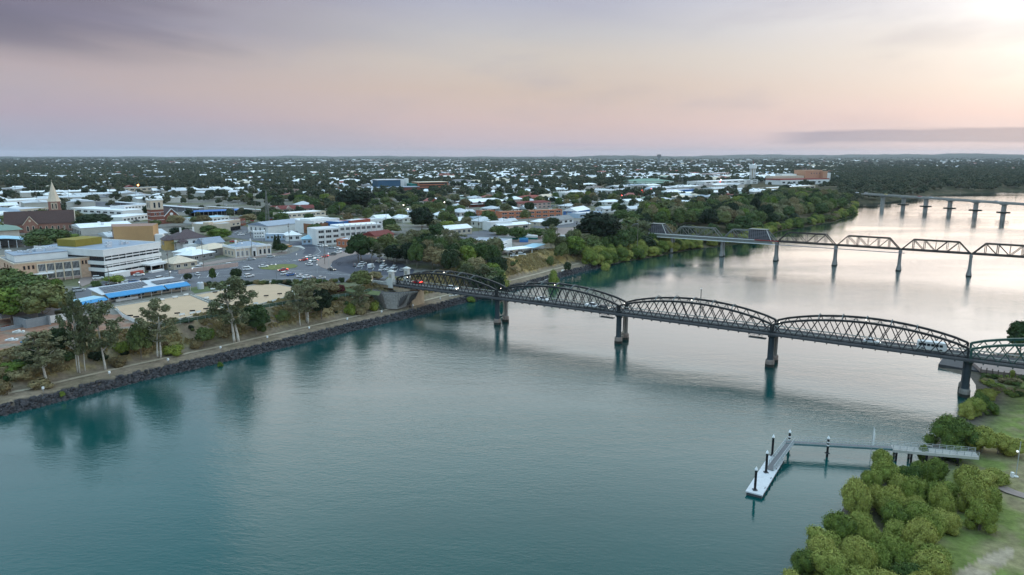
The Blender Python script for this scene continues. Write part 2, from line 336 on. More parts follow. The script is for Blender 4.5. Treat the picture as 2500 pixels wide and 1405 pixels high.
def build_terrain():
    r = [60.0]
    while r[-1] < 23000:
        a = r[-1]; r.append(a+max(1.3, a*(.0075 if a < 480 else .011 if a < 1500 else .02)))
    r = np.array(r); az = np.concatenate([np.arange(-100, -40, 1.5), np.arange(-40, 40.01, .17), np.arange(41.5, 100, 1.5)])
    RR, AA = np.meshgrid(r, np.radians(az), indexing='ij'); X = RR*np.sin(AA); Y = RR*np.cos(AA)
    x = X.ravel(); y = Y.ravel(); z, d, bank = land(x, y)
    n, m = X.shape
    idx = np.arange(n*m).reshape(n, m); Fc = np.stack([idx[:-1,:-1], idx[:-1,1:], idx[1:,1:], idx[1:,:-1]], -1).reshape(-1, 4)[:, ::-1]
    # drop what lies deep under the river far from any bank
    keep = ~((d[Fc] < -14).all(1)); Fc = Fc[keep]
    n1 = fbm(x, y, 9, 21); n2 = fbm(x, y, 30, 31, 5); n3 = fbm(x, y, 3.5, 41, 3)
    C = lambda *c: np.array(c)[None, :]
    mixc = lambda a, b, t: a*(1-t[:, None])+b*t[:, None]
    sm = lambda v, a, b: np.clip((v-a)/(b-a), 0, 1)
    rock = C(.045,.042,.045); dirt = C(.26,.20,.145); dry = C(.36,.25,.10); dryg = C(.30,.235,.12); grn = C(.10,.12,.035); brown = C(.22,.16,.115)
    c = np.repeat(C(.20,.185,.165), len(x), 0)
    c = mixc(c, C(.11,.12,.05), sm(n2, .5, .62)*.8)
    lev = (bank == 0)
    s = mixc(np.repeat(brown, len(x), 0), dryg, sm(n1, .38, .55)); s = mixc(s, grn, sm(n2, .53, .66)*.6); s = mixc(s, C(.23,.19,.14), sm(n3, .62, .8))
    gold = (x > -12) & (x < 60) & (y > 300) & (d > 13); gd = mixc(np.repeat(dry, len(x), 0), C(.22,.15,.08), sm(n1, .48, .66)); s = np.where(gold[:, None], gd, s)
    a = np.where((d < 2.8)[:, None], rock, np.where((d < 14)[:, None], mixc(np.repeat(dirt*.95, len(x), 0), C(.20,.16,.11), sm(n3, .4, .7)), s))
    lf = sm(d, 24, 31)
    c = np.where(lev[:, None], mixc(a, c, lf), c)
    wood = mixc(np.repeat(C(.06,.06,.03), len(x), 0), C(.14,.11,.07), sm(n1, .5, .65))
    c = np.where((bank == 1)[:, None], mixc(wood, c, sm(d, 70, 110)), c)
    rg = mixc(np.repeat(C(.155,.19,.055), len(x), 0), C(.24,.21,.11), sm(n1, .46, .62)); rg = mixc(rg, C(.07,.095,.03), sm(n2, .52, .64)*.7); rg = mixc(rg, C(.22,.17,.11), sm(n3, .56, .74)*.7)
    track = inside(x, y, [tuple(G(a_, b_, 3)[:2]) for a_, b_ in ((2290,1430),(2350,1372),(2430,1328),(2475,1322),(2480,1340),(2410,1400),(2370,1450))]); rg = np.where(track[:, None], mixc(np.repeat(C(.36,.29,.21), len(x), 0), C(.24,.21,.10), sm(n3, .45, .6)), rg)
    mud = C(.10,.085,.07)
    c = np.where((bank == 2)[:, None], mixc(np.repeat(mud, len(x), 0), rg, sm(d+2*(n1-.5), 3.5, 10)), c)
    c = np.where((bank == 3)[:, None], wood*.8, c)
    fr = sm(np.hypot(x, y), 1300, 3500); c = mixc(c, C(.045,.058,.03), fr)
    # red earth of the building yard
    pts = [tuple(G(a_, b_, 9)[:2]) for a_, b_ in ((-60,800),(60,775),(330,775),(340,815),(260,825),(120,835),(-80,905))]
    yard = inside(x, y, pts); c = np.where(yard[:, None], mixc(np.repeat(C(.30,.165,.115), len(x), 0), C(.24,.20,.165), sm(n3, .5, .7)), c)
    lawn = inside(x, y, [tuple(G(a_, b_, 10)[:2]) for a_, b_ in ((715,724),(800,708),(880,704),(930,712),(900,724),(840,732),(705,752),(625,768),(560,780),(545,768),(620,752),(706,728))]) & (d > 24); c = np.where(lawn[:, None], mixc(np.repeat(C(.12,.15,.055), len(x), 0), C(.22,.18,.11), sm(n3, .5, .7)), c)
    me = np_mesh('ground', np.stack([x, y, z], 1), Fc, [mat('earth', (1,1,1), rough=.95, var=.42, scale=.55, spec=.1, attr='tint', bump=.25, bscale=1.4)], col=c, smooth=True)
    tag(link('ground', me), kind='structure')
build_terrain()

# ------------------------------------------------------------------ water
def water_mat():
    """silty teal body under a mirror surface whose reflectance climbs fast towards grazing view, rippled"""
    m = bpy.data.materials.new('river_water'); m.use_nodes = True; MATS['river_water'] = m
    nt = m.node_tree; N = nt.nodes; L = nt.links; N.remove(N['Principled BSDF'])
    body = N.new('ShaderNodeBsdfDiffuse'); body.inputs[0].default_value = (.004, .062, .060, 1)
    mir = N.new('ShaderNodeBsdfGlossy'); mir.inputs[0].default_value = (1, 1, 1, 1)
    tc = N.new('ShaderNodeTexCoord')
    def noise(scale, st, det, rot=0):
        mp = N.new('ShaderNodeMapping'); mp.inputs['Scale'].default_value = st; mp.inputs['Rotation'].default_value = (0, 0, rot)
        no = N.new('ShaderNodeTexNoise'); no.inputs['Scale'].default_value = scale; no.inputs['Detail'].default_value = det; no.inputs['Roughness'].default_value = .6
        L.new(tc.outputs['Object'], mp.inputs[0]); L.new(mp.outputs[0], no.inputs['Vector']); return no.outputs[0]
    small = noise(1.25, (.5, 1.3, 1), 4, R(22)); big = noise(.2, (.6, 1.3, 1), 2, R(30)); zone = noise(.010, (.45, 1.7, 1), 4, R(-28)); silt = noise(.006, (.6, 1.4, 1), 4, R(-30))
    zr = N.new('ShaderNodeMapRange'); zr.inputs[1].default_value = .40; zr.inputs[2].default_value = .6; zr.inputs[3].default_value = .28; zr.inputs[4].default_value = 1.05; L.new(zone, zr.inputs[0])
    s1 = N.new('ShaderNodeMath'); s1.operation = 'MULTIPLY_ADD'; L.new(big, s1.inputs[0]); s1.inputs[1].default_value = 1.3; L.new(small, s1.inputs[2])
    bp = N.new('ShaderNodeBump'); bp.inputs['Distance'].default_value = .085; L.new(zr.outputs[0], bp.inputs['Strength']); L.new(s1.outputs[0], bp.inputs['Height'])
    rr = N.new('ShaderNodeMapRange'); rr.inputs[1].default_value = .42; rr.inputs[2].default_value = .6; rr.inputs[3].default_value = .015; rr.inputs[4].default_value = .07; L.new(zone, rr.inputs[0]); L.new(rr.outputs[0], mir.inputs['Roughness'])
    L.new(bp.outputs[0], mir.inputs['Normal']); L.new(bp.outputs[0], body.inputs['Normal'])
    sr = N.new('ShaderNodeMapRange'); sr.inputs[1].default_value = .35; sr.inputs[2].default_value = .65; sr.inputs[3].default_value = .82; sr.inputs[4].default_value = 1.22; L.new(silt, sr.inputs[0])
    sv = N.new('ShaderNodeVectorMath'); sv.operation = 'SCALE'; sv.inputs[0].default_value = (.001, .058, .056); L.new(sr.outputs[0], sv.inputs['Scale']); L.new(sv.outputs[0], body.inputs[0])
    lw = N.new('ShaderNodeLayerWeight'); lw.inputs['Blend'].default_value = .5; L.new(bp.outputs[0], lw.inputs['Normal'])
    pw = N.new('ShaderNodeMath'); pw.operation = 'POWER'; L.new(lw.outputs['Facing'], pw.inputs[0]); pw.inputs[1].default_value = 4.5
    ml = N.new('ShaderNodeMath'); ml.operation = 'MULTIPLY_ADD'; L.new(pw.outputs[0], ml.inputs[0]); ml.inputs[1].default_value = 1.4; ml.inputs[2].default_value = .005
    mn = N.new('ShaderNodeMath'); mn.operation = 'MINIMUM'; L.new(ml.outputs[0], mn.inputs[0]); mn.inputs[1].default_value = .93
    mx = N.new('ShaderNodeMixShader'); L.new(mn.outputs[0], mx.inputs[0]); L.new(body.outputs[0], mx.inputs[1]); L.new(mir.outputs[0], mx.inputs[2]); L.new(mx.outputs[0], N['Material Output'].inputs['Surface'])
water_mat()
wm = MB(); wm.add([(-900,-900,0),(6500,-900,0),(6500,1800,0),(-900,1800,0)], [(0,1,2,3)])
struct('river', wm, 'river_water')

# far ridges on the horizon
def ridge(dist, a0, a1, hts, seed, z0=0):
    n = 160; V = []; 
    az = np.radians(np.linspace(a0, a1, n)); hh = np.interp(np.linspace(0, 1, n), np.linspace(0, 1, len(hts)), hts)*(.8+.4*fbm(np.degrees(az)*10, 0*az, 12, seed))
    for dr, k in ((-2500, 0), (-1000, .7), (0, 1), (1500, .6), (4000, 0)):
        V.append(np.stack([(dist+dr)*np.sin(az), (dist+dr)*np.cos(az), z0-20+(hh+20)*k], 1))
    V = np.concatenate(V); i = np.arange(n-1); F4 = np.concatenate([np.stack([r_*n+i, r_*n+i+1, (r_+1)*n+i+1, (r_+1)*n+i], 1) for r_ in range(4)])
    return V, F4
hm = mat('wooded_hills', (.045,.06,.04), rough=.95, var=.3, scale=.002, spec=.1)
for i, (dist, a0, a1, hts, z0) in enumerate(((15000, 3, 17, [0,68,88,80,58,0], 0), (18500, 12, 40, [0,82,112,106,92,104,112,120,100,85], 0), (15500, 24, 48, [0,60,68,70,76,74,68], 0), (18500, -22, -6, [0,74,66,70,0], 0), (17500, -45, 45, [56,61,57,62,56,60,58,61,56], 0))):
    V, F4 = ridge(dist, a0, a1, hts, i, z0); tag(link('hills', np_mesh('hills', V, F4, [hm], smooth=True)), kind='structure')

# ------------------------------------------------------------------ roads and other surfaces
mat('asphalt', (.13,.13,.145), rough=.9, var=.22, scale=.12, spec=.25)
mat('dark_asphalt', (.062,.064,.085), rough=.85, var=.2, scale=.2)
mat('concrete', (.36,.34,.32), var=.18, scale=.5)
mat('pale_concrete', (.52,.50,.46), var=.15, scale=.5)
mat('path_track', (.42,.34,.25), rough=.95, var=.3, scale=.8)
mat('paving', (.26,.20,.18), var=.2, scale=.8)
mat('verge_grass', (.15,.165,.05), rough=.95, var=.4, scale=.7)
mat('lawn_grass', (.10,.125,.05), rough=.95, var=.3, scale=.6)
mat('road_paint', (.75,.75,.72), var=.15, scale=2)
mat('bowling_turf', (.53,.375,.25), rough=.95, var=.07, scale=.25)
mat('kerb_stone', (.45,.44,.42), var=.15)
def sheet(name, px, z, m, t=.0, kind='structure', zs=None):
    mb = MB(); pts = [G(a, b, z) for a, b in px]
    if t: mb.prism([(p.x, p.y) for p in pts], z-t, z)
    else:
        ar = sum(pts[i].x*pts[(i+1)%len(pts)].y-pts[(i+1)%len(pts)].x*pts[i].y for i in range(len(pts)))
        if ar < 0: pts.reverse()
        mb.add(pts, [tuple(range(len(pts)))])
    me = mb.mesh(name, m)
    o = link(name, me)
    return tag(o, kind=kind)
def ribbon(name, pts, w, m, t=.0, top=None, kind='structure', parent=None):
    """strip along world points (3d)"""
    pts = [Vector(p) for p in pts]; L_ = []; R_ = []
    for i, p in enumerate(pts):
        d = (pts[min(i+1, len(pts)-1)]-pts[max(i-1, 0)]); d.z = 0; d.normalize(); n = Vector((-d.y, d.x, 0))*(w/2)
        L_.append(p+n); R_.append(p-n)
    mb = MB(); n = len(pts)
    if t:
        dz = Vector((0,0,t)); V = L_+R_+[v-dz for v in L_]+[v-dz for v in R_]
        f = []
        for i in range(n-1):
            f += [(n+i, n+i+1, i+1, i), (2*n+i, 2*n+i+1, 3*n+i+1, 3*n+i), (i, i+1, 2*n+i+1, 2*n+i), (3*n+i, 3*n+i+1, n+i+1, n+i)]
        f += [(0, 2*n, 3*n, n), (n-1, 2*n-1, 4*n-1, 3*n-1)]
        mb.add(V, f)
    else: mb.add(L_+R_, [(n+i, n+i+1, i+1, i) for i in range(n-1)])
    o = mb.build(name, m, parent)
    return tag(o, kind=kind) if kind else o
Z0 = 10.06
sheet('road', [(130,760),(150,730),(225,697),(262,682),(330,671),(400,660),(480,655),(590,637),(700,622),(728,612),(735,604),(715,596),(640,590),(560,580),(520,566),(470,566),(470,556),(600,553),(640,570),(700,580),(760,592),(790,602),(840,609),(900,617),(960,640),(975,655),(958,668),(935,684),(880,686),(800,693),(735,686),(650,682),(600,686),(520,694),(460,702),(400,702),(330,706),(240,722),(190,748)], Z0, 'asphalt')
sheet('car_park', [(812,640),(830,630),(870,622),(905,624),(935,632),(985,645),(1012,660),(1005,672),(985,676),(962,674),(938,672),(895,678),(850,668),(818,660),(808,650)], Z0+.02, 'dark_asphalt')
sheet('road', [(700,600),(728,590),(768,600),(772,612),(762,622),(738,622),(745,612),(735,604)], Z0+.01, 'dark_asphalt')
sheet('road', [(1070,545),(1180,527),(1240,517),(1215,512),(1150,515),(1075,530)], Z0, 'asphalt')
sheet('road', [(1300,556),(1310,548),(1410,540),(1425,551),(1350,558)], Z0, 'asphalt')
sheet('road', [(1080,575),(1190,562),(1240,585),(1200,600),(1120,590)], Z0, 'asphalt')
sheet('road', [(1190,560),(1400,556),(1410,575),(1320,590),(1260,600),(1230,580)], Z0, 'paving')
sheet('road', [(520,470+38),(560,506),(680,524),(720,540),(700,542),(620,530)], Z0, 'asphalt')
sheet('road', [(180,500),(480,520),(560,532),(560,526),(400,505),(190,488)], Z0, 'asphalt')
sheet('footpath', [(200,700),(262,676),(262,667),(200,672),(190,690)], Z0+.1, 'paving', .16)
sheet('footpath', [(262,672),(330,666),(400,656),(480,651),(590,634),(700,619),(700,614),(580,628),(480,645),(400,651),(262,666)], Z0+.12, 'paving', .16)
sheet('verge', [(630,653),(640,650),(690,645),(718,645),(727,649),(722,653),(700,657),(665,659),(640,657)], Z0+.14, 'verge_grass', .14)
sheet('traffic_island', [(771,641),(778,632),(800,624),(840,616),(868,612),(905,618),(900,622),(866,621),(830,629),(812,638),(806,649),(812,660),(800,658),(782,652)], Z0+.14, 'paving', .14)
sheet('traffic_island', [(712,601),(735,600),(745,607),(735,612),(742,608),(730,604)], Z0+.1, 'kerb_stone', .1)
sheet('verge', [(460,704),(520,694),(600,688),(735,690),(860,705),(930,712),(925,722),(860,716),(720,700),(660,688),(600,696),(475,717)], Z0+.02, 'lawn_grass')
# bowling greens: turf plinth, ditch and pale plinth edge
GREENS = [[(278,751),(461,722),(543,756),(352,798)], [(478,722),(657,691),(712,703),(707,723),(622,746),(562,747)]]
for gpx in GREENS:
    pts = [G(a, b, 10) for a, b in gpx]; c = sum(pts, Vector())/len(pts)
    m = MB(); m.prism([tuple((c+(p-c)*1.0)[:2]) for p in pts], 9.7, 10.14); struct('bowling_green', m, 'bowling_turf')
    for i in range(len(pts)):
        a, b = pts[i], pts[(i+1) % len(pts)]; o = ((a+b)/2-c); o.z = 0; o.normalize()
        m = MB(); m.bar(a+o*.75+Vector((0,0,.14)), b+o*.75+Vector((0,0,.14)), .28, .4); struct('kerb', m, 'pale_concrete')
# levee path with its worn pale track, following the bank
def offset_line(a, b, d, step=6):
    out = []
    for i in range(a, b):
        p = Vector(LEFT[i]); q = Vector(LEFT[i+1]); n = int((q-p).length/step)+1; t = (q-p).normalized(); nn = Vector((-t.y, t.x))
        for k in range(n): out.append(p+(q-p)*k/n+nn*d)
    return out
def drape(ps, dz): return [(p[0], p[1], LZ(p[0], p[1])+dz) for p in ps]
ribbon('path', drape([p+Vector((0,0)) for p in offset_line(3, 18, 9.2)], .10), 1.7, 'path_track')
ribbon('path', drape([tuple(G(a, b, 3)[:2]) for a, b in ((1232,700),(1275,688),(1320,678),(1352,668),(1376,657))], .15), 1.6, 'pale_concrete')
# painted lines
def line(px, w=.18, m='road_paint', z=Z0+.02): ribbon('road_marking', [G(a, b, z) for a, b in px], w, m)
for l in ([(262,688),(340,681),(420,672),(500,665),(560,659),(600,654)], [(300,697),(400,686),(480,679),(560,673),(640,668)], [(640,641),(680,637),(740,633),(760,627)], [(735,604),(775,605),(783,616),(765,626),(745,632),(700,640)],
          [(600,647),(640,642),(690,639)], [(700,664),(740,666),(790,667),(850,672),(920,676)], [(705,660),(760,663),(800,664)], [(640,682),(700,680),(790,684),(880,683)], [(480,652),(560,642),(640,632),(700,626)], [(846,646),(858,640)], [(876,642),(884,637)], [(812,655),(806,648),(815,640),(832,631),(870,624),(900,624)]):
    line(l, .16)
for l in ([(404,668),(412,667)], [(424,667),(432,666)], [(444,664),(452,663)], [(497,657),(503,656)], [(510,655),(517,654)], [(560,655),(580,652)], [(590,650),(602,651)], [(605,649),(612,654)], [(590,654),(612,654)], [(717,636),(725,637)], [(820,645),(826,641),(834,641),(824,649)], [(848,602),(866,602),(900,606)], [(846,612),(870,608)], [(852,626),(868,624)]):
    line(l, .42)
for k in range(7):
    a = G(395+22*k, 690-2.4*k, Z0+.02); b = G(401+22*k, 681-2.4*k, Z0+.02)
    ribbon('road_marking', [a, b], .15, 'road_paint')
for k in range(8):
    a = G(868+14*k, 655+1.5*k, Z0+.05); b = G(874+14*k, 645+1.5*k, Z0+.05); ribbon('road_marking', [a, b], .15, 'road_paint')
# ------------------------------------------------------------------ traffic bridge
mat('black_steel', (.012,.015,.017), rough=.55, var=.3, scale=1.5, spec=.4)
mat('green_steel', (.02,.075,.06), rough=.5, var=.25, scale=1.5, spec=.4)
mat('grey_steel', (.13,.15,.155), rough=.6, var=.25, scale=1.5)
mat('rail_dark', (.055,.06,.065), rough=.6, var=.25)
mat('deck_grey', (.07,.068,.072), rough=.85, var=.25, scale=1.2, bump=.02)
mat('pale_rail', (.50,.49,.44), var=.2, scale=2)
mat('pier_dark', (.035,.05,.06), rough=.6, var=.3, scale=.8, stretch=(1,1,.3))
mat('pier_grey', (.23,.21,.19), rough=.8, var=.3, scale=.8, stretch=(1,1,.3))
mat('pier_stone', (.28,.22,.19), rough=.9, var=.3, scale=1.2)
mat('tide_stain', (.03,.03,.025), rough=.7, var=.3)
mat('panel_cream', (.40,.36,.30), var=.2, scale=2)
mat('white_masonry', (.62,.61,.58), rough=.8, var=.18, scale=.8, stretch=(1,1,.4))
mat('sandy_concrete', (.50,.38,.26), rough=.9, var=.3, scale=.6, stretch=(1,1,.3))
mat('bluestone', (.06,.055,.055), rough=.9, var=.4, scale=1.5, bump=.1)
mat('bluestone_light', (.27,.245,.225), rough=.9, var=.4, scale=1.5, bump=.1)
mat('lamp_glow', (1.0,.93,.8), emit=2.5, var=0)
N1 = Vector((-6.0, 260.9, 0)); UX = Vector((.846, -.533, 0)); NY = Vector((.533, .846, 0)); SP = 51.35; WB = 6.8
BRZ = math.atan2(UX.y, UX.x)
B0 = N1-UX*SP       # local frame: x along the bridge from the first portal, y across (0 near truss .. WB far truss)
bridge = thing('traffic_bridge', 'long black hogback lattice girder road bridge with five arched spans over the river', 'bridge', (B0.x, B0.y, 0), BRZ)
def BP(x, y, z): return Vector((B0.x, B0.y, 0))+UX*x+NY*y+Vector((0,0,z))
ZB, ZE, ZM = 10.55, 13.75, 17.6
NP = 16
bar_n = 0
far_bars = MB()
for k in range(5):
    x0 = k*SP; steel = 'green_steel' if k == 4 else 'black_steel'
    zt = lambda t: ZE+(ZM-ZE)*(1-(2*t-1)**2)**.92
    for side in (0, 1):
        y = side*WB; m = MB()
        tp = [Vector((x0+SP*i/NP, y, zt(i/NP))) for i in range(NP+1)]; bp = [Vector((x0+SP*i/NP, y, ZB+.15)) for i in range(NP+1)]
        tp[0].x += .35; tp[-1].x -= .35; bp[0].x += .35; bp[-1].x -= .35
        # top chord: one swept box section
        w_, h_ = .36, .3
        V = []; Fs = []
        for i, p in enumerate(tp): V += [(p.x, p.y-w_, p.z-h_), (p.x, p.y+w_, p.z-h_), (p.x, p.y+w_, p.z+h_), (p.x, p.y-w_, p.z+h_)]
        for i in range(NP): Fs += [(4*i+j, 4*i+(j+1)%4, 4*i+4+(j+1)%4, 4*i+4+j) for j in range(4)]
        Fs += [(3,2,1,0), (4*NP,4*NP+1,4*NP+2,4*NP+3)]
        tr = MB().add(V, Fs).build('truss', steel, bridge)
        MB().box(x0+.1, x0+SP-.1, y-.22, y+.22, ZB-.1, ZB+.35).build('bottom_chord', steel, tr)
        for e in (0, NP): MB().box(tp[e].x-.28, tp[e].x+.28, y-.3, y+.3, ZB-.1, ZE+.1).build('end_post', steel, tr)
        for i in range(NP):
            for a, b in ((bp[i], tp[i+1]), (tp[i], bp[i+1])):
                if (i == 0 and a is tp[i]) or (i == NP-1 and a is bp[i]): pass
                d = (b-a).normalized(); off = Vector((0, .07 if a is bp[i] else -.07, 0))
                if bar_n < 298 and (side == 0 or k in (2, 3, 1, 4)):
                    MB().bar(a+off, b+off, .2, .24).build('lattice_bar', steel, tr); bar_n += 1
                else: far_bars.bar(a+off, b+off, .2, .24)
    # overhead arches between the trusses
    for i in (4, 6, 8, 10, 12):
        xx = x0+SP*i/NP; z = zt(i/NP); m = MB()
        prev = None
        for j in range(9):
            t = j/8; p = Vector((xx, WB*t, z+.15+1.15*math.sin(math.pi*t)))
            q = p-Vector((0,0,.38))
            if prev: m.bar(prev[0], p, .16, .1); m.bar(prev[1], q, .1, .08); m.bar(prev[1], p, .05, .05)
            prev = (p, q)
        m.build('arch_brace', 'grey_steel' if k != 4 else 'green_steel', bridge)
    for i in range(4, 12, 2):
        m = MB(); xa = x0+SP*i/NP; xb = x0+SP*(i+2)/NP
        m.bar((xa, .2, zt(i/NP)), (xb, WB-.2, zt((i+2)/NP)), .07); m.bar((xa, WB-.2, zt(i/NP)), (xb, .2, zt((i+2)/NP)), .07); m.build('cross_brace', 'grey_steel', bridge)
    # deck, footway, railings
    MB().box(x0+.02, x0+SP-.02, .35, WB-.35, 10.75, 11.25).build('deck', 'deck_grey', bridge)
    for j in range(17): MB().box(x0+SP*j/16-.12 if 0 < j < 16 else x0+(.05 if j == 0 else SP-.3), x0+SP*j/16+.12 if 0 < j < 16 else x0+(.3 if j == 0 else SP-.05), -2.3, WB-.3, 10.2, 10.7).build('cross_girder', steel, bridge)
    MB().box(x0+.02, x0+SP-.02, -2.5, -.4, 10.9, 11.06).build('footway', 'deck_grey', bridge)
    m = MB()
    for z in (11.25, 12.15): m.box(x0+.02, x0+SP-.02, -2.55, -2.47, z, z+.07)
    m.box(x0+.02, x0+SP-.02, -2.56, -2.46, 10.62, 10.95)
    nb = 110
    for j in range(nb+1): xx = x0+.05+(SP-.1)*j/nb; m.box(xx-.02, xx+.02, -2.53, -2.49, 11.06, 12.2)
    m.build('footway_railing', 'rail_dark', bridge)
    m = MB(); m.box(x0+.02, x0+SP-.02, WB-.62, WB-.5, 11.75, 12.05); m.box(x0+.02, x0+SP-.02, .5, .6, 11.7, 11.9)
    for j in range(26): xx = x0+.4+(SP-.8)*j/25; m.box(xx-.07, xx+.07, WB-.6, WB-.5, 11.25, 11.8); m.box(xx-.05, xx+.05, .5, .58, 11.25, 11.75)
    m.build('guard_rail', 'pale_rail', bridge)
tag(far_bars.build('rear_lattice', 'black_steel', bridge), kind='stuff')
for k in range(5):
    x = k*SP
    for xx in ((x+6 if k == 0 else x+2), x+SP*.5):
        lp = MB(); lp.tube((xx, .0, ZE if xx < x+8 else ZM), (xx, .0, (ZE if xx < x+8 else ZM)+.8), .05); lamp = lp.build('bridge_lamp', 'grey_steel', bridge)
        MB().ball((xx, .0, (ZE if xx < x+8 else ZM)+.9), .15).build('lamp_globe', 'lamp_glow', lamp)
# piers: a pair of round columns, stone feet, ornamental panel with a tall oval ring between them
def ring(mb, cx, cz, rx, rz, t, w, y0, y1, n=28):
    """vertical oval ring in the y-z plane"""
    pass
for k in range(1, 6):
    x = k*SP
    pier = tag(link('pier', None, bridge, (x, WB/2, 0)))
    pm = MB(); 
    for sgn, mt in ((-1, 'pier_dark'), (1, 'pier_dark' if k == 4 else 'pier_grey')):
        y = sgn*2.95
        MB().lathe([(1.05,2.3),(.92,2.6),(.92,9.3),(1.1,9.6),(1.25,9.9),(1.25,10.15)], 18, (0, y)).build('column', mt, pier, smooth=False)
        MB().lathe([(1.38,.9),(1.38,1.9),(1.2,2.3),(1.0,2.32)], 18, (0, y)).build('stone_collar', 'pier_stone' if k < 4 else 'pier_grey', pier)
        MB().lathe([(1.42,-3),(1.42,.9),(1.3,.92)], 18, (0, y)).build('footing', 'tide_stain', pier)
    MB().box(-.9, .9, -3.9, 3.9, 10.17, 10.19+.01).build('bearing', 'black_steel', pier)
    fr = MB(); a, b, cz, n = 1.55, 2.75, 6.0, 32       # plate with an oval hole
    ys, zs = 2.02, (3.0, 9.2)
    V = []; 
    for i in range(n):
        t = 2*math.pi*(i+.5)/n; c, s_ = math.cos(t), math.sin(t); iy, iz = a*c, cz+b*s_
        kx = min(ys/abs(c) if abs(c) > 1e-6 else 1e9, ((zs[1]-cz) if s_ > 0 else (cz-zs[0]))/abs(s_) if abs(s_) > 1e-6 else 1e9); oy, oz = kx*c, cz+kx*s_
        oy = max(-ys, min(ys, oy)); oz = max(zs[0], min(zs[1], oz))
        V += [(-.12,iy,iz),(-.12,oy,oz),(.12,iy,iz),(.12,oy,oz)]
    Fs = []
    for i in range(n):
        p = 4*i; q = 4*((i+1) % n); Fs += [(p, q, q+1, p+1), (p+2, p+3, q+3, q+2), (p, p+2, q+2, q), (p+1, q+1, q+3, p+3)]
    if k in (1,): fr.add(V, Fs); fr.build('ornamental_panel', 'panel_cream', pier)
    else:
        for i in range(n):
            t0, t1 = 2*math.pi*i/n, 2*math.pi*(i+1)/n
            fr.bar((0, (a+.15)*math.cos(t0), cz+(b+.1)*math.sin(t0)), (0, (a+.15)*math.cos(t1), cz+(b+.1)*math.sin(t1)), .2, .22, up=(1,0,0))
        for sy in (-1, 1):
            fr.bar((0, sy*1.95, zs[0]), (0, sy*1.95, zs[1]), .18)
            for sz in (zs[0]+.1, zs[1]-.1): fr.bar((0, sy*1.95, sz+(-1 if sz > 6 else 1)*1.4), (0, sy*.9, sz), .14)
        fr.bar((0,-2,zs[0]),(0,2,zs[0]),.24); fr.bar((0,-2,zs[1]),(0,2,zs[1]),.24); fr.build('oval_frame', 'panel_cream', pier)
    ar = MB()
    for i in range(12):
        t0, t1 = math.pi*i/12, math.pi*(i+1)/12
        ar.bar((0, 1.7*math.cos(t0), .8+1.3*math.sin(t0)), (0, 1.7*math.cos(t1), .8+1.3*math.sin(t1)), .22, .2, up=(1,0,0))
    ar.build('foot_arch', 'panel_cream', pier)
    if k in (2, 3):
        pl = MB(); pl.box(-6.6, -1.4, -5.2, -3.2, 9.0, 9.15); o = pl.build('inspection_platform', 'grey_steel', pier)
        r_ = MB()
        for xx in (-6.5, -5.2, -3.9, -2.6): r_.bar((xx,-5.1,9.1),(xx,-5.1,10.2),.07); r_.bar((xx,-3.3,9.1),(xx,-3.3,10.2),.07)
        for yy in (-5.1, -3.3): r_.bar((-6.55,yy,10.2),(-2.5,yy,10.2),.07); r_.bar((-6.55,yy,9.7),(-2.5,yy,9.7),.05)
        r_.bar((-6.5,-5.1,10.2),(-6.5,-3.3,10.2),.07); r_.build('platform_railing', 'grey_steel', o)
# masonry portal, parapet and abutment at the town end
def pylon(x, y, label):
    t = thing('bridge_pylon', label, 'pylon', BP(x, y, 0), BRZ)
    MB().box(-1.3,1.3,-.95,.95,9.6,13.6).build('shaft', 'white_masonry', t)
    MB().box(-1.05,1.05,-.75,.75,13.62,16.4).build('upper_shaft', 'white_masonry', t)
    MB().box(-1.5,1.5,-1.15,1.15,16.4,16.75).build('cornice', 'white_masonry', t)
    m = MB(); m.hip(-1.2,1.2,-.9,.9,16.77,.7,0,m=0); m.build('cap', 'white_masonry', t)
    MB().box(-.6,.6,-.98,-.8,14.1,15.6).build('plaque', 'panel_cream', t)
pylon(-1.5, -1.6, 'white masonry bridge pylon with cap on the downstream side of the bridge entrance')
pylon(-1.5, WB+1.6, 'white masonry bridge pylon on the upstream side of the bridge entrance, beside the trees')
t = thing('parapet_wall', 'white curved parapet wall with rounded end post beside the bridge entrance', 'wall', BP(-2.9, -2.2, 0), BRZ)
MB().box(-9.5, -.1, -.25, .25, 10.6, 12.0).build('wall', 'white_masonry', t)
MB().profile([(-2.6,12.02),(0,12.02),(0,13.6),(-.5,13.4),(-1.0,12.7)][::-1], -.22, .22).build('scroll', 'white_masonry', t)
m = MB(); m.profile([(-11.2,10.6),(-9.3,10.6),(-9.3,13.2),(-9.7,13.8),(-10.7,13.8),(-11.2,13.2)][::-1], -.5, .5); m.build('end_post', 'sandy_concrete', t)
r_ = MB()
for i in range(20): r_.bar((-11.5+i*.6,-1.3,10.9),(-11.5+i*.6,-1.3,12.1),.06)
r_.bar((-11.7,-1.3,12.1),(.1,-1.3,12.1),.08); r_.bar((-11.7,-1.3,11.0),(.1,-1.3,11.0),.08); r_.build('railing', 'black_steel', t)
t = thing('bridge_abutment', 'sandy concrete abutment with twin buttress legs under the town end of the bridge', 'abutment', BP(0, 0, 0), BRZ)
MB().profile([(-14,9.6),(-14,10.85),(9,10.1),(9,9.6),(7,8.2),(3,7.7),(-1,9.3)][::-1], -2.1, WB+1).build('haunch', 'sandy_concrete', t)
for i, xx in enumerate((4.6, 8.0)):
    m = MB(); m.profile([(xx-1.4,-0.2),(xx+1.4,-.2),(xx+1.15,8.8),(xx-1.15,8.8)][::-1], -1.0-1.0*i*.2, WB); m.build('buttress_leg', 'sandy_concrete', t)
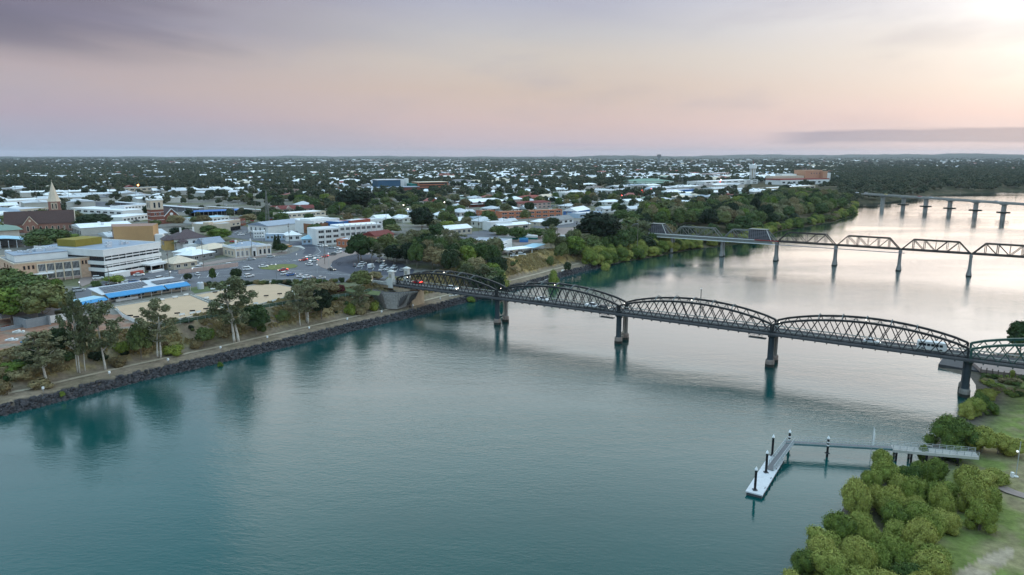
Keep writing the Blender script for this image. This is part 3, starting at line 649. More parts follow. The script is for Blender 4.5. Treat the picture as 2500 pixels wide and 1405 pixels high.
MB().box(-14, -.3, .3, WB-.3, 10.95, 11.25).build('approach_slab', 'deck_grey', t)
ribbon('road', [BP(-40, WB/2, 10.12), BP(-30, WB/2, 10.2), BP(-14, WB/2, 11.24)], 6.2, 'asphalt', t=.5)
# pitched bluestone retaining wall wrapping round the abutment, with standing ribs
def wall_curve():
    return [G(a, b, 9.4) for a, b in ((908,683+25),(935,715),(965,716),(1000,714),(1022,712))], [G(a, b, 2.9) for a, b in ((925,746),(946,755),(968,756),(990,750),(1008,741))]
tw, bw_ = wall_curve()
t = thing('retaining_wall', 'dark ribbed bluestone retaining wall below the bridge entrance beside the levee path', 'wall', (tw[0].x, tw[0].y, 0))
off = Vector((tw[0].x, tw[0].y, 0)); m = MB(); n = len(tw)
m.add([p-off for p in tw]+[p-off for p in bw_]+[p-off+Vector((.3,2.5,0)) for p in tw], [(n+i, n+i+1, i+1, i) for i in range(n-1)]+[(i, i+1, 2*n+i+1, 2*n+i) for i in range(n-1)])
m.build('wall_face', 'bluestone', t)
def lerp_poly(P, s):
    s = s*(len(P)-1); i = min(int(s), len(P)-2); return P[i].lerp(P[i+1], s-i)
for i in range(34):
    s = (i+.5)/34; a = lerp_poly(bw_, s)-off; b = lerp_poly(tw, s)-off; nrm = Vector((.1,-.9,.35))*.3
    MB().bar(a+nrm, b+nrm, .42, .4, up=(0,-1,.3)).build('wall_rib', 'bluestone_light', t)
m = MB(); m2 = [lerp_poly(tw, i/8)-off+Vector((0,.2,.0)) for i in range(9)]
for i in range(8): m.bar(m2[i]+Vector((0,0,1.0)), m2[i+1]+Vector((0,0,1.0)), .07); m.bar(m2[i], m2[i]+Vector((0,0,1.0)), .07)
m.build('railing', 'grey_steel', t)
# steel stair up the bank
s0 = GP(934, 758); s1 = s0+Vector((-6.5, 9.0, 5.2))
t = thing('bank_stair', 'green steel stair climbing the bank beside the ribbed retaining wall', 'stair', (s0.x, s0.y, s0.z)); v = s1-s0
for sx in (-.6, .6): MB().bar((sx,0,.1), (v.x+sx, v.y, v.z+.1), .1, .3).build('stringer', 'green_steel', t)
for sx in (-.6, .6):
    r_ = MB(); r_.bar((sx,0,1.1), (v.x+sx, v.y, v.z+1.1), .07)
    for i in range(6): q = v*(i/5); r_.bar((q.x+sx,q.y,q.z+.1),(q.x+sx,q.y,q.z+1.1),.06)
    r_.build('handrail', 'green_steel', t)
for i in range(20): q = v*((i+.5)/20); MB().box(q.x-.6,q.x+.6,q.y-.18,q.y+.18,q.z+.1,q.z+.16).build('step', 'grey_steel', t)

# ------------------------------------------------------------------ railway bridge
mat('weathered_steel', (.045,.04,.036), rough=.8, var=.35, scale=1.2)
mat('old_grey_steel', (.19,.19,.175), rough=.8, var=.3, scale=1.2)
mat('pier_concrete', (.24,.23,.22), rough=.85, var=.35, scale=.5, stretch=(1,1,.25))
mat('scaffold_net', (.045,.04,.052), rough=.9, var=.3, scale=1.5)
mat('scaffold_tube', (.33,.32,.34), var=.2)
mat('white_paint', (.74,.74,.73), var=.12)
mat('red_paint', (.42,.05,.045), var=.2)
mat('blue_sheet', (.03,.13,.42), var=.25)
mat('timber_deck', (.13,.10,.085), rough=.95, var=.4, scale=3)
RS = Vector((28.55, -18.65, 0)); RL = RS.length; RU = RS/RL; RN = Vector((-RU.y, RU.x, 0)); RRZ = math.atan2(RU.y, RU.x)
R0 = Vector((109, 464, 0))-RS*1.0      # pier 0 on the wooded bank; spans run to pier 8
rail = thing('railway_bridge', 'grey steel railway truss bridge with scaffold sheeting beyond the road bridge', 'bridge', (R0.x, R0.y, 0), RRZ)
ZRB, ZRT, WR_ = 12.4, 18.3, 5.0
for k in range(8):
    x0 = k*RL; steel = 'old_grey_steel' if k < 3 else 'weathered_steel'
    n = 6; xs = [x0+.6+(RL-1.2)*i/n for i in range(n+1)]
    for side in (0, 1):
        y = side*WR_; tr = MB().box(xs[0]-.3, xs[-1]+.3, y-.2, y+.2, ZRB-.4, ZRB+.4).build('truss', steel, rail)
        MB().box(xs[1]-.1, xs[-2]+.1, y-.24, y+.24, ZRT-.26, ZRT+.26).build('top_chord', steel, tr)
        for a, b in ((0, 1), (n, n-1)): MB().bar((xs[a],y,ZRB),(xs[b],y,ZRT),.5,.5).build('end_rake', steel, tr)
        for i in range(1, n):
            for dx in ((-.35, .35) if k > 2 and i != n//2 else (0,)): MB().bar((xs[i]+dx,y,ZRB),(xs[i]+dx,y,ZRT),.2).build('upright', steel, tr)
        for i in range(1, n-1):
            a, b = ((xs[i],y,ZRT),(xs[i+1],y,ZRB)) if i < n/2 else ((xs[i],y,ZRB),(xs[i+1],y,ZRT))
            MB().bar(a, b, .26, .32).build('diagonal', steel, tr)
            if k < 3: MB().bar((a[0],y,b[2]), (b[0],y,a[2]), .1, .14).build('diagonal', steel, tr)
    for i in range(1, n): MB().bar((xs[i],0,ZRT),(xs[i],WR_,ZRT),.2,.26).build('top_strut', steel, rail)
    m = MB(); 
    for i in range(1, n-1): m.bar((xs[i],0,ZRT),(xs[i+1],WR_,ZRT),.1)
    m.build('top_brace', steel, rail)
    MB().box(x0+.05, x0+RL-.05, .5, WR_-.5, ZRB+.0, ZRB+.25).build('track_deck', 'timber_deck', rail)
    for yy in (WR_/2-.53, WR_/2+.53): MB().box(x0+.05, x0+RL-.05, yy-.04, yy+.04, ZRB+.26, ZRB+.41).build('rail', 'weathered_steel', rail)
    mast = MB(); mx = x0+RL*.5; mast.tube((mx, WR_+.5, ZRB), (mx, WR_+.5, ZRT+2.2), .09, .05, 6); mast.build('mast', 'weathered_steel', rail)
    # suspended maintenance gangway under the downstream side of the first six spans
    if k < 5:
        xe = x0+RL-.05 if k < 4 else x0+RL+2.5
        MB().box(x0+.05, xe, -1.9, -.7, ZRB-1.9, ZRB-1.7).build('gangway', 'old_grey_steel', rail)
        MB().box(x0+.05, xe, -2.02, -1.92, ZRB-2.0, ZRB-1.55).build('gangway_edge', 'white_paint' if k < 3 else 'scaffold_tube', rail)
        if k < 3:
            MB().box(x0+.05, xe-(2 if k == 2 else 0), -1.9, -1.82, ZRB-1.55, ZRB-.1).build('scaffold_sheet', 'old_grey_steel', rail)
            MB().box(x0+.05, x0+RL*(.62 if k == 2 else 1)-.05, -2.1, -1.86, ZRB+.2, ZRB+.62).build('pipe_guard', 'white_paint', rail)
            if k == 2: MB().box(x0+RL*.62, x0+RL*1.05, -2.1, -1.86, ZRB+.2, ZRB+.6).build('pipe_guard', 'red_paint', rail)
        else:
            r_ = MB(); r_.bar((x0+.1,-1.95,ZRB-.8),(xe,-1.95,ZRB-.8),.06)
            for i in range(14): xx = x0+.3+(RL-.6)*i/13; r_.bar((xx,-1.95,ZRB-1.7),(xx,-1.95,ZRB-.3),.05)
            r_.build('gangway_railing', 'old_grey_steel', rail)
# scaffold boxes wrapping two of the trusses
for xa, xb in ((RL*.40, RL*.80), (RL*2.5, RL*2.82)):
    o = MB().profile([(xa,ZRB+.2),(xb+2.6,ZRB+.2),(xb-.2,ZRT+.5),(xa,ZRT+.5)][::-1], -.9, WR_+.9).build('scaffold_box', 'scaffold_net', rail)
    for j in range(7): z = ZRB+.7+j*.85; MB().box(xa-.05, xb+(ZRT-z)*.4, -1.06, -.92, z, z+.16).build('scaffold_ledger', 'scaffold_tube', o)
    for j in range(10): x = xa+(xb-xa)*j/9; MB().box(x-.04, x+.04, -1.02, -.92, ZRB+.2, ZRT+1.3).build('scaffold_standard', 'scaffold_tube', o)
    MB().box(xa-.3, xb+.2, -1.2, WR_+1.2, ZRT+.92, ZRT+1.08).build('scaffold_top', 'old_grey_steel', o)
    MB().bar((xb, -1, ZRT+1), (xb+3.1, -1, ZRB+.4), .3, .3).build('scaffold_rake', 'white_paint', o)
MB().box(-RL*.1, RL*.42, -1.9, -1.4, ZRB-2.6, ZRB-.3).build('blue_sheeting', 'blue_sheet', rail)
for k in range(9):
    x = k*RL; pier = link('pier', None, rail, (x, WR_/2, 0))
    for sgn in (-1, 1):
        MB().lathe([(1.35,-3),(1.35,.6),(1.2,1.4),(.82,3.6),(.72,10.2),(.85,10.4),(.85,11.2)], 14, (0, sgn*2.1)).build('column', 'pier_concrete', pier)
        MB().lathe([(1.38,-2.5),(1.38,.5)], 14, (0, sgn*2.1)).build('tide_band', 'tide_stain', pier)
    MB().box(-.7,.7,-2.9,2.9,11.2,12.1).build('crosshead', 'pier_concrete', pier)
    m = MB(); m.bar((0,-1.4,4),(0,1.4,9.5),.14); m.bar((0,1.4,4),(0,-1.4,9.5),.14); m.bar((0,-1.4,6.7),(0,1.4,6.7),.2); m.build('cross_brace', 'old_grey_steel', pier)

# ------------------------------------------------------------------ concrete highway bridge far upstream
C0 = Vector((486, 852, 0)); CS = Vector((9.7, -30.2, 0)); CL = CS.length; CU = CS/CL; CRZ = math.atan2(CU.y, CU.x)
mat('bridge_concrete', (.35,.325,.305), rough=.9, var=.25, scale=.3)
hb = thing('concrete_bridge', 'long low concrete girder bridge crossing the wide upstream reach', 'bridge', (C0.x, C0.y, 0), CRZ)
for k in range(-2, 9):
    MB().box(k*CL+.02, (k+1)*CL-.02, -4.5, 4.5, 15.0, 16.4).build('deck_girder', 'bridge_concrete', hb)
    MB().box(k*CL+.02, (k+1)*CL-.02, -4.9, -4.52, 15.9, 17.3).build('parapet', 'bridge_concrete', hb)
    MB().box(k*CL+.02, (k+1)*CL-.02, 4.52, 4.9, 15.9, 17.3).build('parapet', 'bridge_concrete', hb)
    if k >= -1:
        p = link('pier', None, hb, (k*CL, 0, 0))
        MB().box(-1.5,1.5,-1.9,1.9,-3,13.6).build('column', 'bridge_concrete', p)
        m = MB(); m.add([(-1.2,-1.7,13.62),(1.2,-1.7,13.62),(1.2,1.7,13.62),(-1.2,1.7,13.62),(-2.6,-4.4,14.6),(2.6,-4.4,14.6),(2.6,4.4,14.6),(-2.6,4.4,14.6),(-2.6,-4.4,15),(2.6,-4.4,15),(2.6,4.4,15),(-2.6,4.4,15)],
            [(3,2,1,0),(0,1,5,4),(1,2,6,5),(2,3,7,6),(3,0,4,7),(4,5,9,8),(5,6,10,9),(6,7,11,10),(7,4,8,11),(8,9,10,11)]); m.build('crosshead', 'bridge_concrete', p)
        if k >= 0: MB().box(-4.6,4.6,-4.2,4.2,5.2,6.8).build('fender_ring', 'tide_stain', p)
    if k % 2 == 0:
        lm = MB(); lm.tube((k*CL+8,4.2,16.4),(k*CL+8,4.2,26),.14,.08,6); lm.bar((k*CL+8,4.2,26),(k*CL+8,1.8,26.3),.12); lm.build('lamp_post', 'old_grey_steel', hb)

# ------------------------------------------------------------------ jetty and pontoon
mat('pontoon_deck', (.58,.58,.60), rough=.8, var=.14, scale=1.5)
mat('pontoon_side', (.07,.07,.075), rough=.8, var=.3)
mat('galvanised', (.42,.45,.46), rough=.5, metal=.3, var=.15, scale=3)
mat('pile_black', (.012,.012,.014), rough=.4, var=.3)
mat('pile_cone', (.80,.80,.80), rough=.5, var=.05)
mat('grey_grating', (.17,.165,.17), rough=.8, var=.25, scale=6)
mat('teal_beam', (.10,.19,.20), rough=.6, var=.2)
pa, pb = Vector((45.8,123.7,0)), Vector((48.3,121.7,0)); pd = (Vector((58.8,137.8,0))-pb); plen = pd.length; pu = pd/plen; pn = Vector((-pu.y, pu.x, 0)); prz = math.atan2(pu.y, pu.x)
po = thing('pontoon', 'pale floating pontoon moored between black piles at the end of the jetty', 'pontoon', (pb.x, pb.y, 0), prz)
for i in range(5): MB().box(plen*i/5+.02, plen*(i+1)/5-.02, 0, 3.2, .55, .8).build('deck_panel', 'pontoon_deck', po)
MB().box(.15, plen-.15, .15, 3.05, -.5, .54).build('float', 'pontoon_side', po)
for i in range(8): MB().box(plen*(i+.5)/8-.12, plen*(i+.5)/8+.12, -.16, -.01, .2, .75).build('fender', 'pontoon_side', po)
for i in range(4): m = MB(); m.box(3+i*5,3.5+i*5,.25,.33,.8,.95); m.build('cleat', 'pontoon_side', po)
def pile(px, py, ztop, label, bands=False):
    p = G(px, py, .8 if not bands else 0)
    t = thing('mooring_pile', label, 'pile', (p.x, p.y, 0), 0, 'mooring piles round the jetty')
    MB().lathe([(.24,-3),(.24,ztop)], 12).build('shaft', 'pile_black', t)
    MB().lathe([(.30,ztop),(.30,ztop+.22),(.02,ztop+.75)], 12).build('cone_cap', 'pile_cone', t)
    MB().box(-.42,.42,-.42,.42,.82,.95).build('guide_collar', 'pontoon_side', t)
    if bands:
        for z in (2.6, 3.3): MB().lathe([(.26,z),(.26,z+.3)], 12).build('white_band', 'pile_cone', t)
pile(1843, 1197, 5.0, 'black mooring pile with white cone cap at the outer end of the pontoon')
pile(1870, 1154, 5.0, 'black mooring pile with white cone cap standing through the middle of the pontoon')
pile(1885, 1113, 5.0, 'black mooring pile with white cone cap beside the foot of the gangway')
pile(1925, 1102, 4.4, 'black pile with white cone cap where the gangway meets the walkway', True)
pile(2019, 1116, 4.2, 'black pile with white bands halfway along the jetty walkway', True)
w0 = Vector((62.4,142.4,2.6)); w1 = Vector((82.8,139.6,2.6)); w2 = Vector((98.0,134.6,3.2))
g0 = pb+pu*(plen*.62)+pn*1.4+Vector((0,0,.9)); gv = (w0+Vector((-.8,-.3,0)))-g0
t = thing('gangway', 'sloping aluminium gangway ramp from the pontoon up to the jetty walkway', 'gangway', g0)
d = gv.normalized(); sd = d.cross(Vector((0,0,1))).normalized()
MB().bar((0,0,0), gv, 1.5, .08).build('tread_deck', 'grey_grating', t)
for s_ in (-.8, .8):
    r_ = MB(); q = sd*s_; up = Vector((0,0,1.05)); n = 12
    r_.bar(q, gv+q, .1, .12); r_.bar(q+up, gv+q+up, .08); r_.bar(q+up*.5, gv+q+up*.5, .05)
    for i in range(n+1): a = gv*(i/n)+q; r_.bar(a, a+up, .06)
    for i in range(n): r_.bar(gv*(i/n)+q, gv*((i+1)/n)+q+up, .04)
    r_.build('side_truss', 'galvanised', t)
jt = thing('jetty_walkway', 'narrow steel footway jetty with railings leading from the shore to the pontoon', 'jetty', (w0.x, w0.y, 0))
o_ = Vector((w0.x, w0.y, 0)); v = w1-w0; vd = Vector((v.x,v.y,0)).normalized(); vn = Vector((-vd.y, vd.x, 0))
MB().bar(w0-o_-vd*1.6, w1-o_, 1.4, .12).build('walk_deck', 'grey_grating', jt)
for s_ in (-.75, .75): MB().bar(w0-o_+vn*s_-vd*1.6-Vector((0,0,.15)), w1-o_+vn*s_-Vector((0,0,.15)), .12, .42).build('side_beam', 'teal_beam', jt)
for s_ in (-.75, .75):
    r_ = MB(); n = 14
    for z in (.55, 1.05): r_.bar(w0-o_+vn*s_+Vector((0,0,z)), w1-o_+vn*s_+Vector((0,0,z)), .05)
    for i in range(n+1): a = (w0-o_).lerp(w1-o_, i/n)+vn*s_; r_.bar(a, a+Vector((0,0,1.05)), .05)
    r_.build('railing', 'galvanised', jt)
v = w2-w1; vd = Vector((v.x,v.y,0)).normalized(); vn = Vector((-vd.y, vd.x, 0))
MB().bar(w1-o_, w2-o_, 2.6, .2).build('shore_deck', 'concrete', jt)
MB().bar(w1-o_+vn*-1.34-Vector((0,0,.2)), w2-o_+vn*-1.34-Vector((0,0,.2)), .1, .6).build('edge_beam', 'pale_concrete', jt)
for s_ in (-1.2, 1.2):
    r_ = MB(); n = 12
    for z in (.4, .75, 1.1): r_.bar(w1-o_+vn*s_+Vector((0,0,z)), w2-o_+vn*s_+Vector((0,0,z)), .06)
    for i in range(n+1): a = (w1-o_).lerp(w2-o_, i/n)+vn*s_; r_.bar(a, a+Vector((0,0,1.1)), .08)
    r_.build('railing', 'galvanised', jt)
for i in range(5):
    a = (w1-o_).lerp(w2-o_, .05+.18*i)
    for s_ in (-1.1, 1.1): q = a+vn*s_; MB().box(q.x-.16,q.x+.16,q.y-.16,q.y+.16,-2,q.z-.1).build('timber_pile', 'pile_black', jt)
    for z in (.6, 1.5): MB().bar(a+vn*-1.2+Vector((0,0,z-2.6)), a+vn*1.2+Vector((0,0,z-2.6)), .16, .25).build('cross_beam', 'pile_black', jt)
p = G(2126, 1110, 1.2)
t = thing('sail_flag', 'tall white feather banner standing at the shore end of the jetty walkway', 'banner', (p.x, p.y, 2.7))
MB().tube((0,0,-2.9),(0,0,4.9),.06,.04,6).build('mast', 'galvanised', t)
MB().profile([(.04,.6),(.5,1.0),(.55,3.2),(.3,4.4),(.04,4.9)], -.04, .04).build('cloth', 'pile_cone', t)
# boat ramp under the bridge
rp = [G(a, b, .5) for a, b in ((2291,893),(2308,868),(2520,905),(2520,932),(2360,905))]
m = MB(); c = [(p.x, p.y) for p in rp]; m.prism(c, -1.5, 1.0); o = m.build('boat_ramp', 'deck_grey'); tag(o, 'grooved grey concrete boat ramp running into the river beneath the bridge', 'ramp')
m = MB(); m.prism([tuple(G(a, b, 2.2)[:2]) for a, b in ((2355,866),(2700,900),(2700,942),(2395,902))], 1.2, 2.2); struct('road', m, 'paving')
for i in range(9):
    p = G(2395+14*i, 904+2.6*i, 2.2); tag(MB().box(-.1,.1,-.1,.1,-1,1.0).build('bollard', 'timber_deck', None, p), f'low dark timber bollard edging the ramp road, {["first","second","third","fourth","fifth","sixth","seventh","eighth","ninth"][i]} one inland from the pier', 'bollard', 'timber bollards along the ramp road')
# ------------------------------------------------------------------ trees
foliage('mangrove_leaf', (.06,.10,.022), (.18,.225,.042), (.32,.315,.075))
foliage('gum_leaf', (.10,.115,.055), (.16,.165,.08), (.22,.20,.11))
foliage('forest_leaf', (.036,.066,.02), (.075,.115,.03), (.145,.155,.055))
foliage('dark_leaf', (.012,.024,.010), (.022,.04,.016), (.035,.055,.02))
foliage('bright_leaf', (.08,.13,.02), (.13,.19,.03), (.21,.24,.04))
foliage('autumn_leaf', (.14,.105,.05), (.20,.155,.075), (.27,.22,.11))
foliage('red_leaf', (.09,.015,.02), (.12,.02,.025), (.14,.03,.03))
foliage('far_leaf', (.03,.046,.024), (.052,.068,.034), (.09,.09,.05))
mat('pale_bark', (.50,.45,.39), rough=.9, var=.35, scale=1.5)
mat('grey_bark', (.20,.17,.14), rough=.9, var=.35, scale=1.5)
def leaf_cloud(blobs, n_leaf, size, seed, spread=.32, core=.74, flat=1.0):
    """blobs: (centre, radii). leaf-sized quads facing roughly outward over a shaded core per blob"""
    r = np.random.default_rng(seed); V = []; Fq = []; o = 0
    area = np.array([(b[1][0]*b[1][1]+b[1][0]*b[1][2]+b[1][1]*b[1][2]) for b in blobs]); cnt = np.maximum(6, (n_leaf*area/area.sum()).astype(int))
    for (c, rad), n in zip(blobs, cnt):
        u = r.normal(size=(n, 3)); u /= np.linalg.norm(u, axis=1)[:, None]; u[:, 2] = np.where(u[:, 2] < -.45, -u[:, 2]*.7, u[:, 2])
        k = r.uniform(.76, 1.08, n)[:, None]+(r.random(n)[:, None] < .16)*r.uniform(.05, .35, n)[:, None]
        P = np.array(c)+u*np.array(rad)*k
        nn = u/np.array(rad); nn /= np.linalg.norm(nn, axis=1)[:, None]; nn = nn+r.normal(size=(n, 3))*spread; nn /= np.linalg.norm(nn, axis=1)[:, None]
        a = np.cross(nn, r.normal(size=(n, 3))); a /= np.linalg.norm(a, axis=1)[:, None]; b = np.cross(nn, a); s = size*r.uniform(.6, 1.25, n)[:, None]
        bend = nn*s*.25
        q = np.stack([P-a*s, P-b*s*.62+bend, P+a*s, P+b*s*.62+bend], 1).reshape(-1, 3)
        V.append(q); Fq.append(np.arange(n*4).reshape(n, 4)+o); o += n*4
        if core:
            m = MB().ball((0,0,0), 1.0, 9, 6); cv = np.array(m.v)*np.array(rad)*core*(1+.12*np.array([vnoise(np.array([x*3+c[0]]), np.array([y*3+z*2]), 1, 3)[0]-.5 for x, y, z in m.v])[:, None])+np.array(c)
            V.append(cv)
            cf = [(f if len(f) == 4 else (f[0], f[1], f[2], f[2])) for f in m.f]
            Fq.append(np.array([f for f in cf if len(set(f)) == 4])+o)
            # caps as quads around the poles
            o += len(cv)
    return np.concatenate(V), np.concatenate(Fq)
def crown_mesh(name, m, blobs, n, size, seed, **k):
    V, Fq = leaf_cloud(blobs, n, size, seed, **k); return np_mesh(name, V, Fq, [MATS[m]])
def blobs_round(r, rad, h0, h1, n, br=(.35,.55), squash=.85, hollow=.0):
    """sub-crowns spread through an egg-shaped crown between heights h0 and h1"""
    out = []; hc = (h0+h1)/2; hh = (h1-h0)/2
    for i in range(n):
        g = i*2.39996+r.random(); t = (i+.5)/n; zz = -0.55+1.5*t; zz = min(zz, .95); rr = math.sqrt(max(0, 1-zz*zz))*r.uniform(.45, .8)
        b = rad*r.uniform(*br); out.append(((rad*rr*math.cos(g)*.85, rad*rr*math.sin(g)*.85, hc+hh*zz*.72), (b, b*r.uniform(.85,1.15), b*squash)))
    return out
def trunk_mesh(name, m, h, r0, limbs, seed, lean=0.0, multi=1, spread=1.0):
    r = random.Random(seed); mb = MB()
    for k in range(multi):
        bx = (k-(multi-1)/2)*r0*2.6; p = Vector((bx, r.uniform(-.3,.3)*(multi > 1), -.6)); d = Vector((r.uniform(-.05,.05)+lean+(k-(multi-1)/2)*.03, r.uniform(-.05,.05), 1)); n = 5; pts = [p]
        for i in range(n): d = (d+Vector((r.uniform(-.07,.07), r.uniform(-.07,.07), 0))).normalized(); p = p+d*(h+.6)/n; pts.append(p)
        for i in range(n): mb.tube(pts[i], pts[i+1], r0*(1-.16*i), r0*(1-.16*(i+1)), 7, cap=(i in (0, n-1)))
        for j in range(limbs):
            a = pts[r.randint(2, n-1)]; an = r.uniform(0, 6.28); l = h*r.uniform(.25,.5)*spread; e = a+Vector((math.cos(an)*l*.8, math.sin(an)*l*.8, l*r.uniform(.5,.9)))
            mid = a.lerp(e, .5)+Vector((0,0,-.05*l)); mb.tube(a, mid, r0*.4, r0*.28, 5, cap=False); mb.tube(mid, e, r0*.28, r0*.1, 5)
    return mb.mesh(name, m, True)
rr = random.Random(5)
LIB = {}
def lib(kind, crown, trunk, h, w): LIB.setdefault(kind, []).append((crown, trunk, h, w))
for s in range(6):   # mangroves: billowing domes of tight small leaves down to the mud
    bl = blobs_round(rr, 3.1, .8, 6.0, 15+s, (.2,.56), 1.1)
    bl += [((rr.uniform(-2.0,2.0), rr.uniform(-2.0,2.0), rr.uniform(.8,1.8)), (1.3,1.3,1.3)) for _ in range(5)]
    lib('mangrove', crown_mesh('mangrove_crown', 'mangrove_leaf', bl, 8500, .17, s, core=.84, spread=.6), trunk_mesh('mangrove_trunk', 'grey_bark', 3, .16, 4, s, multi=3), 6.0, 6.0)
for s in range(5):   # gums: open airy clumps, sky showing between, pale trunk
    n = 34+3*s; bl = []
    for i in range(n):
        t = i/(n-1); z = 6.0+10.6*t; wd = 4.1*math.sin(math.pi*(.16+.76*t))**.8; an = i*2.4+rr.random()*.8; q = wd*rr.uniform(.15, 1.08); b = rr.uniform(.6, 1.25)
        bl.append(((q*math.cos(an), q*math.sin(an), z+rr.uniform(-.7,.7)), (b*.95, b*.95, b*1.2)))
    lib('gum', crown_mesh('gum_crown', 'gum_leaf', bl, 4200, .25, 20+s, core=.5, spread=.9), trunk_mesh('gum_trunk', 'pale_bark', 13.5, .25, 8, s, lean=rr.uniform(-.03,.05), multi=1+(s % 3 == 0), spread=.5), 17, 9)
for s in range(6):   # broad woodland crowns
    bl = blobs_round(rr, 5.6, 2.5, 13.5, 14+s, (.32,.5), .9)
    lib('wood', crown_mesh('wood_crown', 'forest_leaf', bl, 1500, .62, 40+s, core=.86, spread=.6), trunk_mesh('wood_trunk', 'grey_bark', 7, .3, 3, s), 13.5, 11.2)
for s in range(2):
    bl = blobs_round(rr, 5.6, 2.5, 13.5, 15, (.32,.5), .9)
    lib('wood', crown_mesh('wood_crown', 'gum_leaf', bl, 1500, .6, 48+s, core=.8, spread=.7), trunk_mesh('wood_trunk', 'pale_bark', 9, .26, 4, s), 14.5, 11.2)
for kind, ml, seed in (('dark', 'dark_leaf', 60), ('bright', 'bright_leaf', 64), ('autumn', 'autumn_leaf', 68), ('red', 'red_leaf', 70), ('green', 'forest_leaf', 75)):
    for s in range(2 if kind != 'green' else 4):
        bl = blobs_round(rr, 4.0, 1.2, 8.0, 18+s, (.3,.46), .85)
        lib(kind, crown_mesh(kind+'_crown', ml, bl, 2600, .36, seed+s, core=.84, spread=.6), trunk_mesh(kind+'_trunk', 'grey_bark', 4, .2, 3, s), 8.0, 8.0)
for s in range(3):   # shrub
    bl = [((rr.uniform(-.8,.8), rr.uniform(-.8,.8), rr.uniform(.3,1.2)), (rr.uniform(.55,.9),)*3) for _ in range(9)]
    for ml in ('bright_leaf', 'forest_leaf', 'autumn_leaf', 'mangrove_leaf', 'dark_leaf'): lib('shrub_'+ml, crown_mesh('shrub', ml, bl, 1100, .13, 90+s, core=.8, spread=.6), None, 2.0, 2.6)
for s in range(1):   # conical pine
    m = MB()
    bl = [((0,0,1.5+i*.95), (2.3*(1-i/11)+.3, 2.3*(1-i/11)+.3, .75)) for i in range(11)]
    lib('pine', crown_mesh('pine_crown', 'dark_leaf', bl, 2200, .3, 101, core=.8, spread=.5), trunk_mesh('pine_trunk', 'grey_bark', 4, .2, 0, 3), 12.5, 5)
def palm_mesh(seed):
    r = random.Random(seed); mb = MB()
    for i in range(18):
        an = i*2.4+r.random()*.3; L_ = r.uniform(2.6, 3.4); el = r.uniform(.15, 1.1); p = Vector((0,0,0)); d = Vector((math.cos(an)*math.cos(el), math.sin(an)*math.cos(el), math.sin(el))); side = Vector((-math.sin(an), math.cos(an), 0))
        prev = None
        for j in range(6):
            w = .42*math.sin(math.pi*(j+.6)/6.4); row = (p-side*w-Vector((0,0,w*.6)), p, p+side*w-Vector((0,0,w*.6)))
            if prev: mb.add([*prev, *row], [(0,1,4,3), (1,2,5,4)])
            prev = row; p = p+d*L_/5; d = (d+Vector((0,0,-.3))).normalized()
    return mb.mesh('palm_fronds', 'forest_leaf')
PALM = palm_mesh(4); PT = MB(); PT.tube((0,0,-9.4),(0,0,-4),.22,.17,8); PT.tube((0,0,-4),(0,0,.1),.17,.13,8); PALMT = PT.mesh('palm_trunk', 'grey_bark', True)

POOL = []       # everything that gets its distinguishing words at the end: (object, look, category words, position)
def pool(o, base, rank=None): POOL.append((o, base, o.matrix_world.translation.copy() if False else Vector(o.location)))
def put_tree(kind, p, h=None, w=None, name='tree', cat='tree', base=None, group=None, label=None, parts=True, variant=None, sink=0.0):
    c, t, h0, w0 = rnd.choice(LIB[kind]) if variant is None else LIB[kind][variant % len(LIB[kind])]
    h = h or h0; w = w or w0; s = (w/w0, w/w0*rnd.uniform(.9,1.1), h/h0)
    rz = rnd.uniform(0, 6.28)
    if t is not None and parts:
        o = link(name, None, None, (p[0], p[1], p[2]-sink), rz); o.scale = s
        link('crown', c, o); link('trunk', t, o)
    else:
        o = link(name, c, None, (p[0], p[1], p[2]-sink), rz); o.scale = s
    tag(o, label, cat, group)
    if not label: pool(o, base)
    return o
def tree_px(kind, px, py, top, wpx, **k):
    """a tree whose foot is seen at (px, py) and whose top reaches row top, wpx pixels wide"""
    p = GP(px, py); z1 = ZF(p.y, top); dist = p.y*cp-(p.z-H)*sp; return put_tree(kind, p, max(1.0, z1-p.z), max(.8, wpx*dist/F), **k)
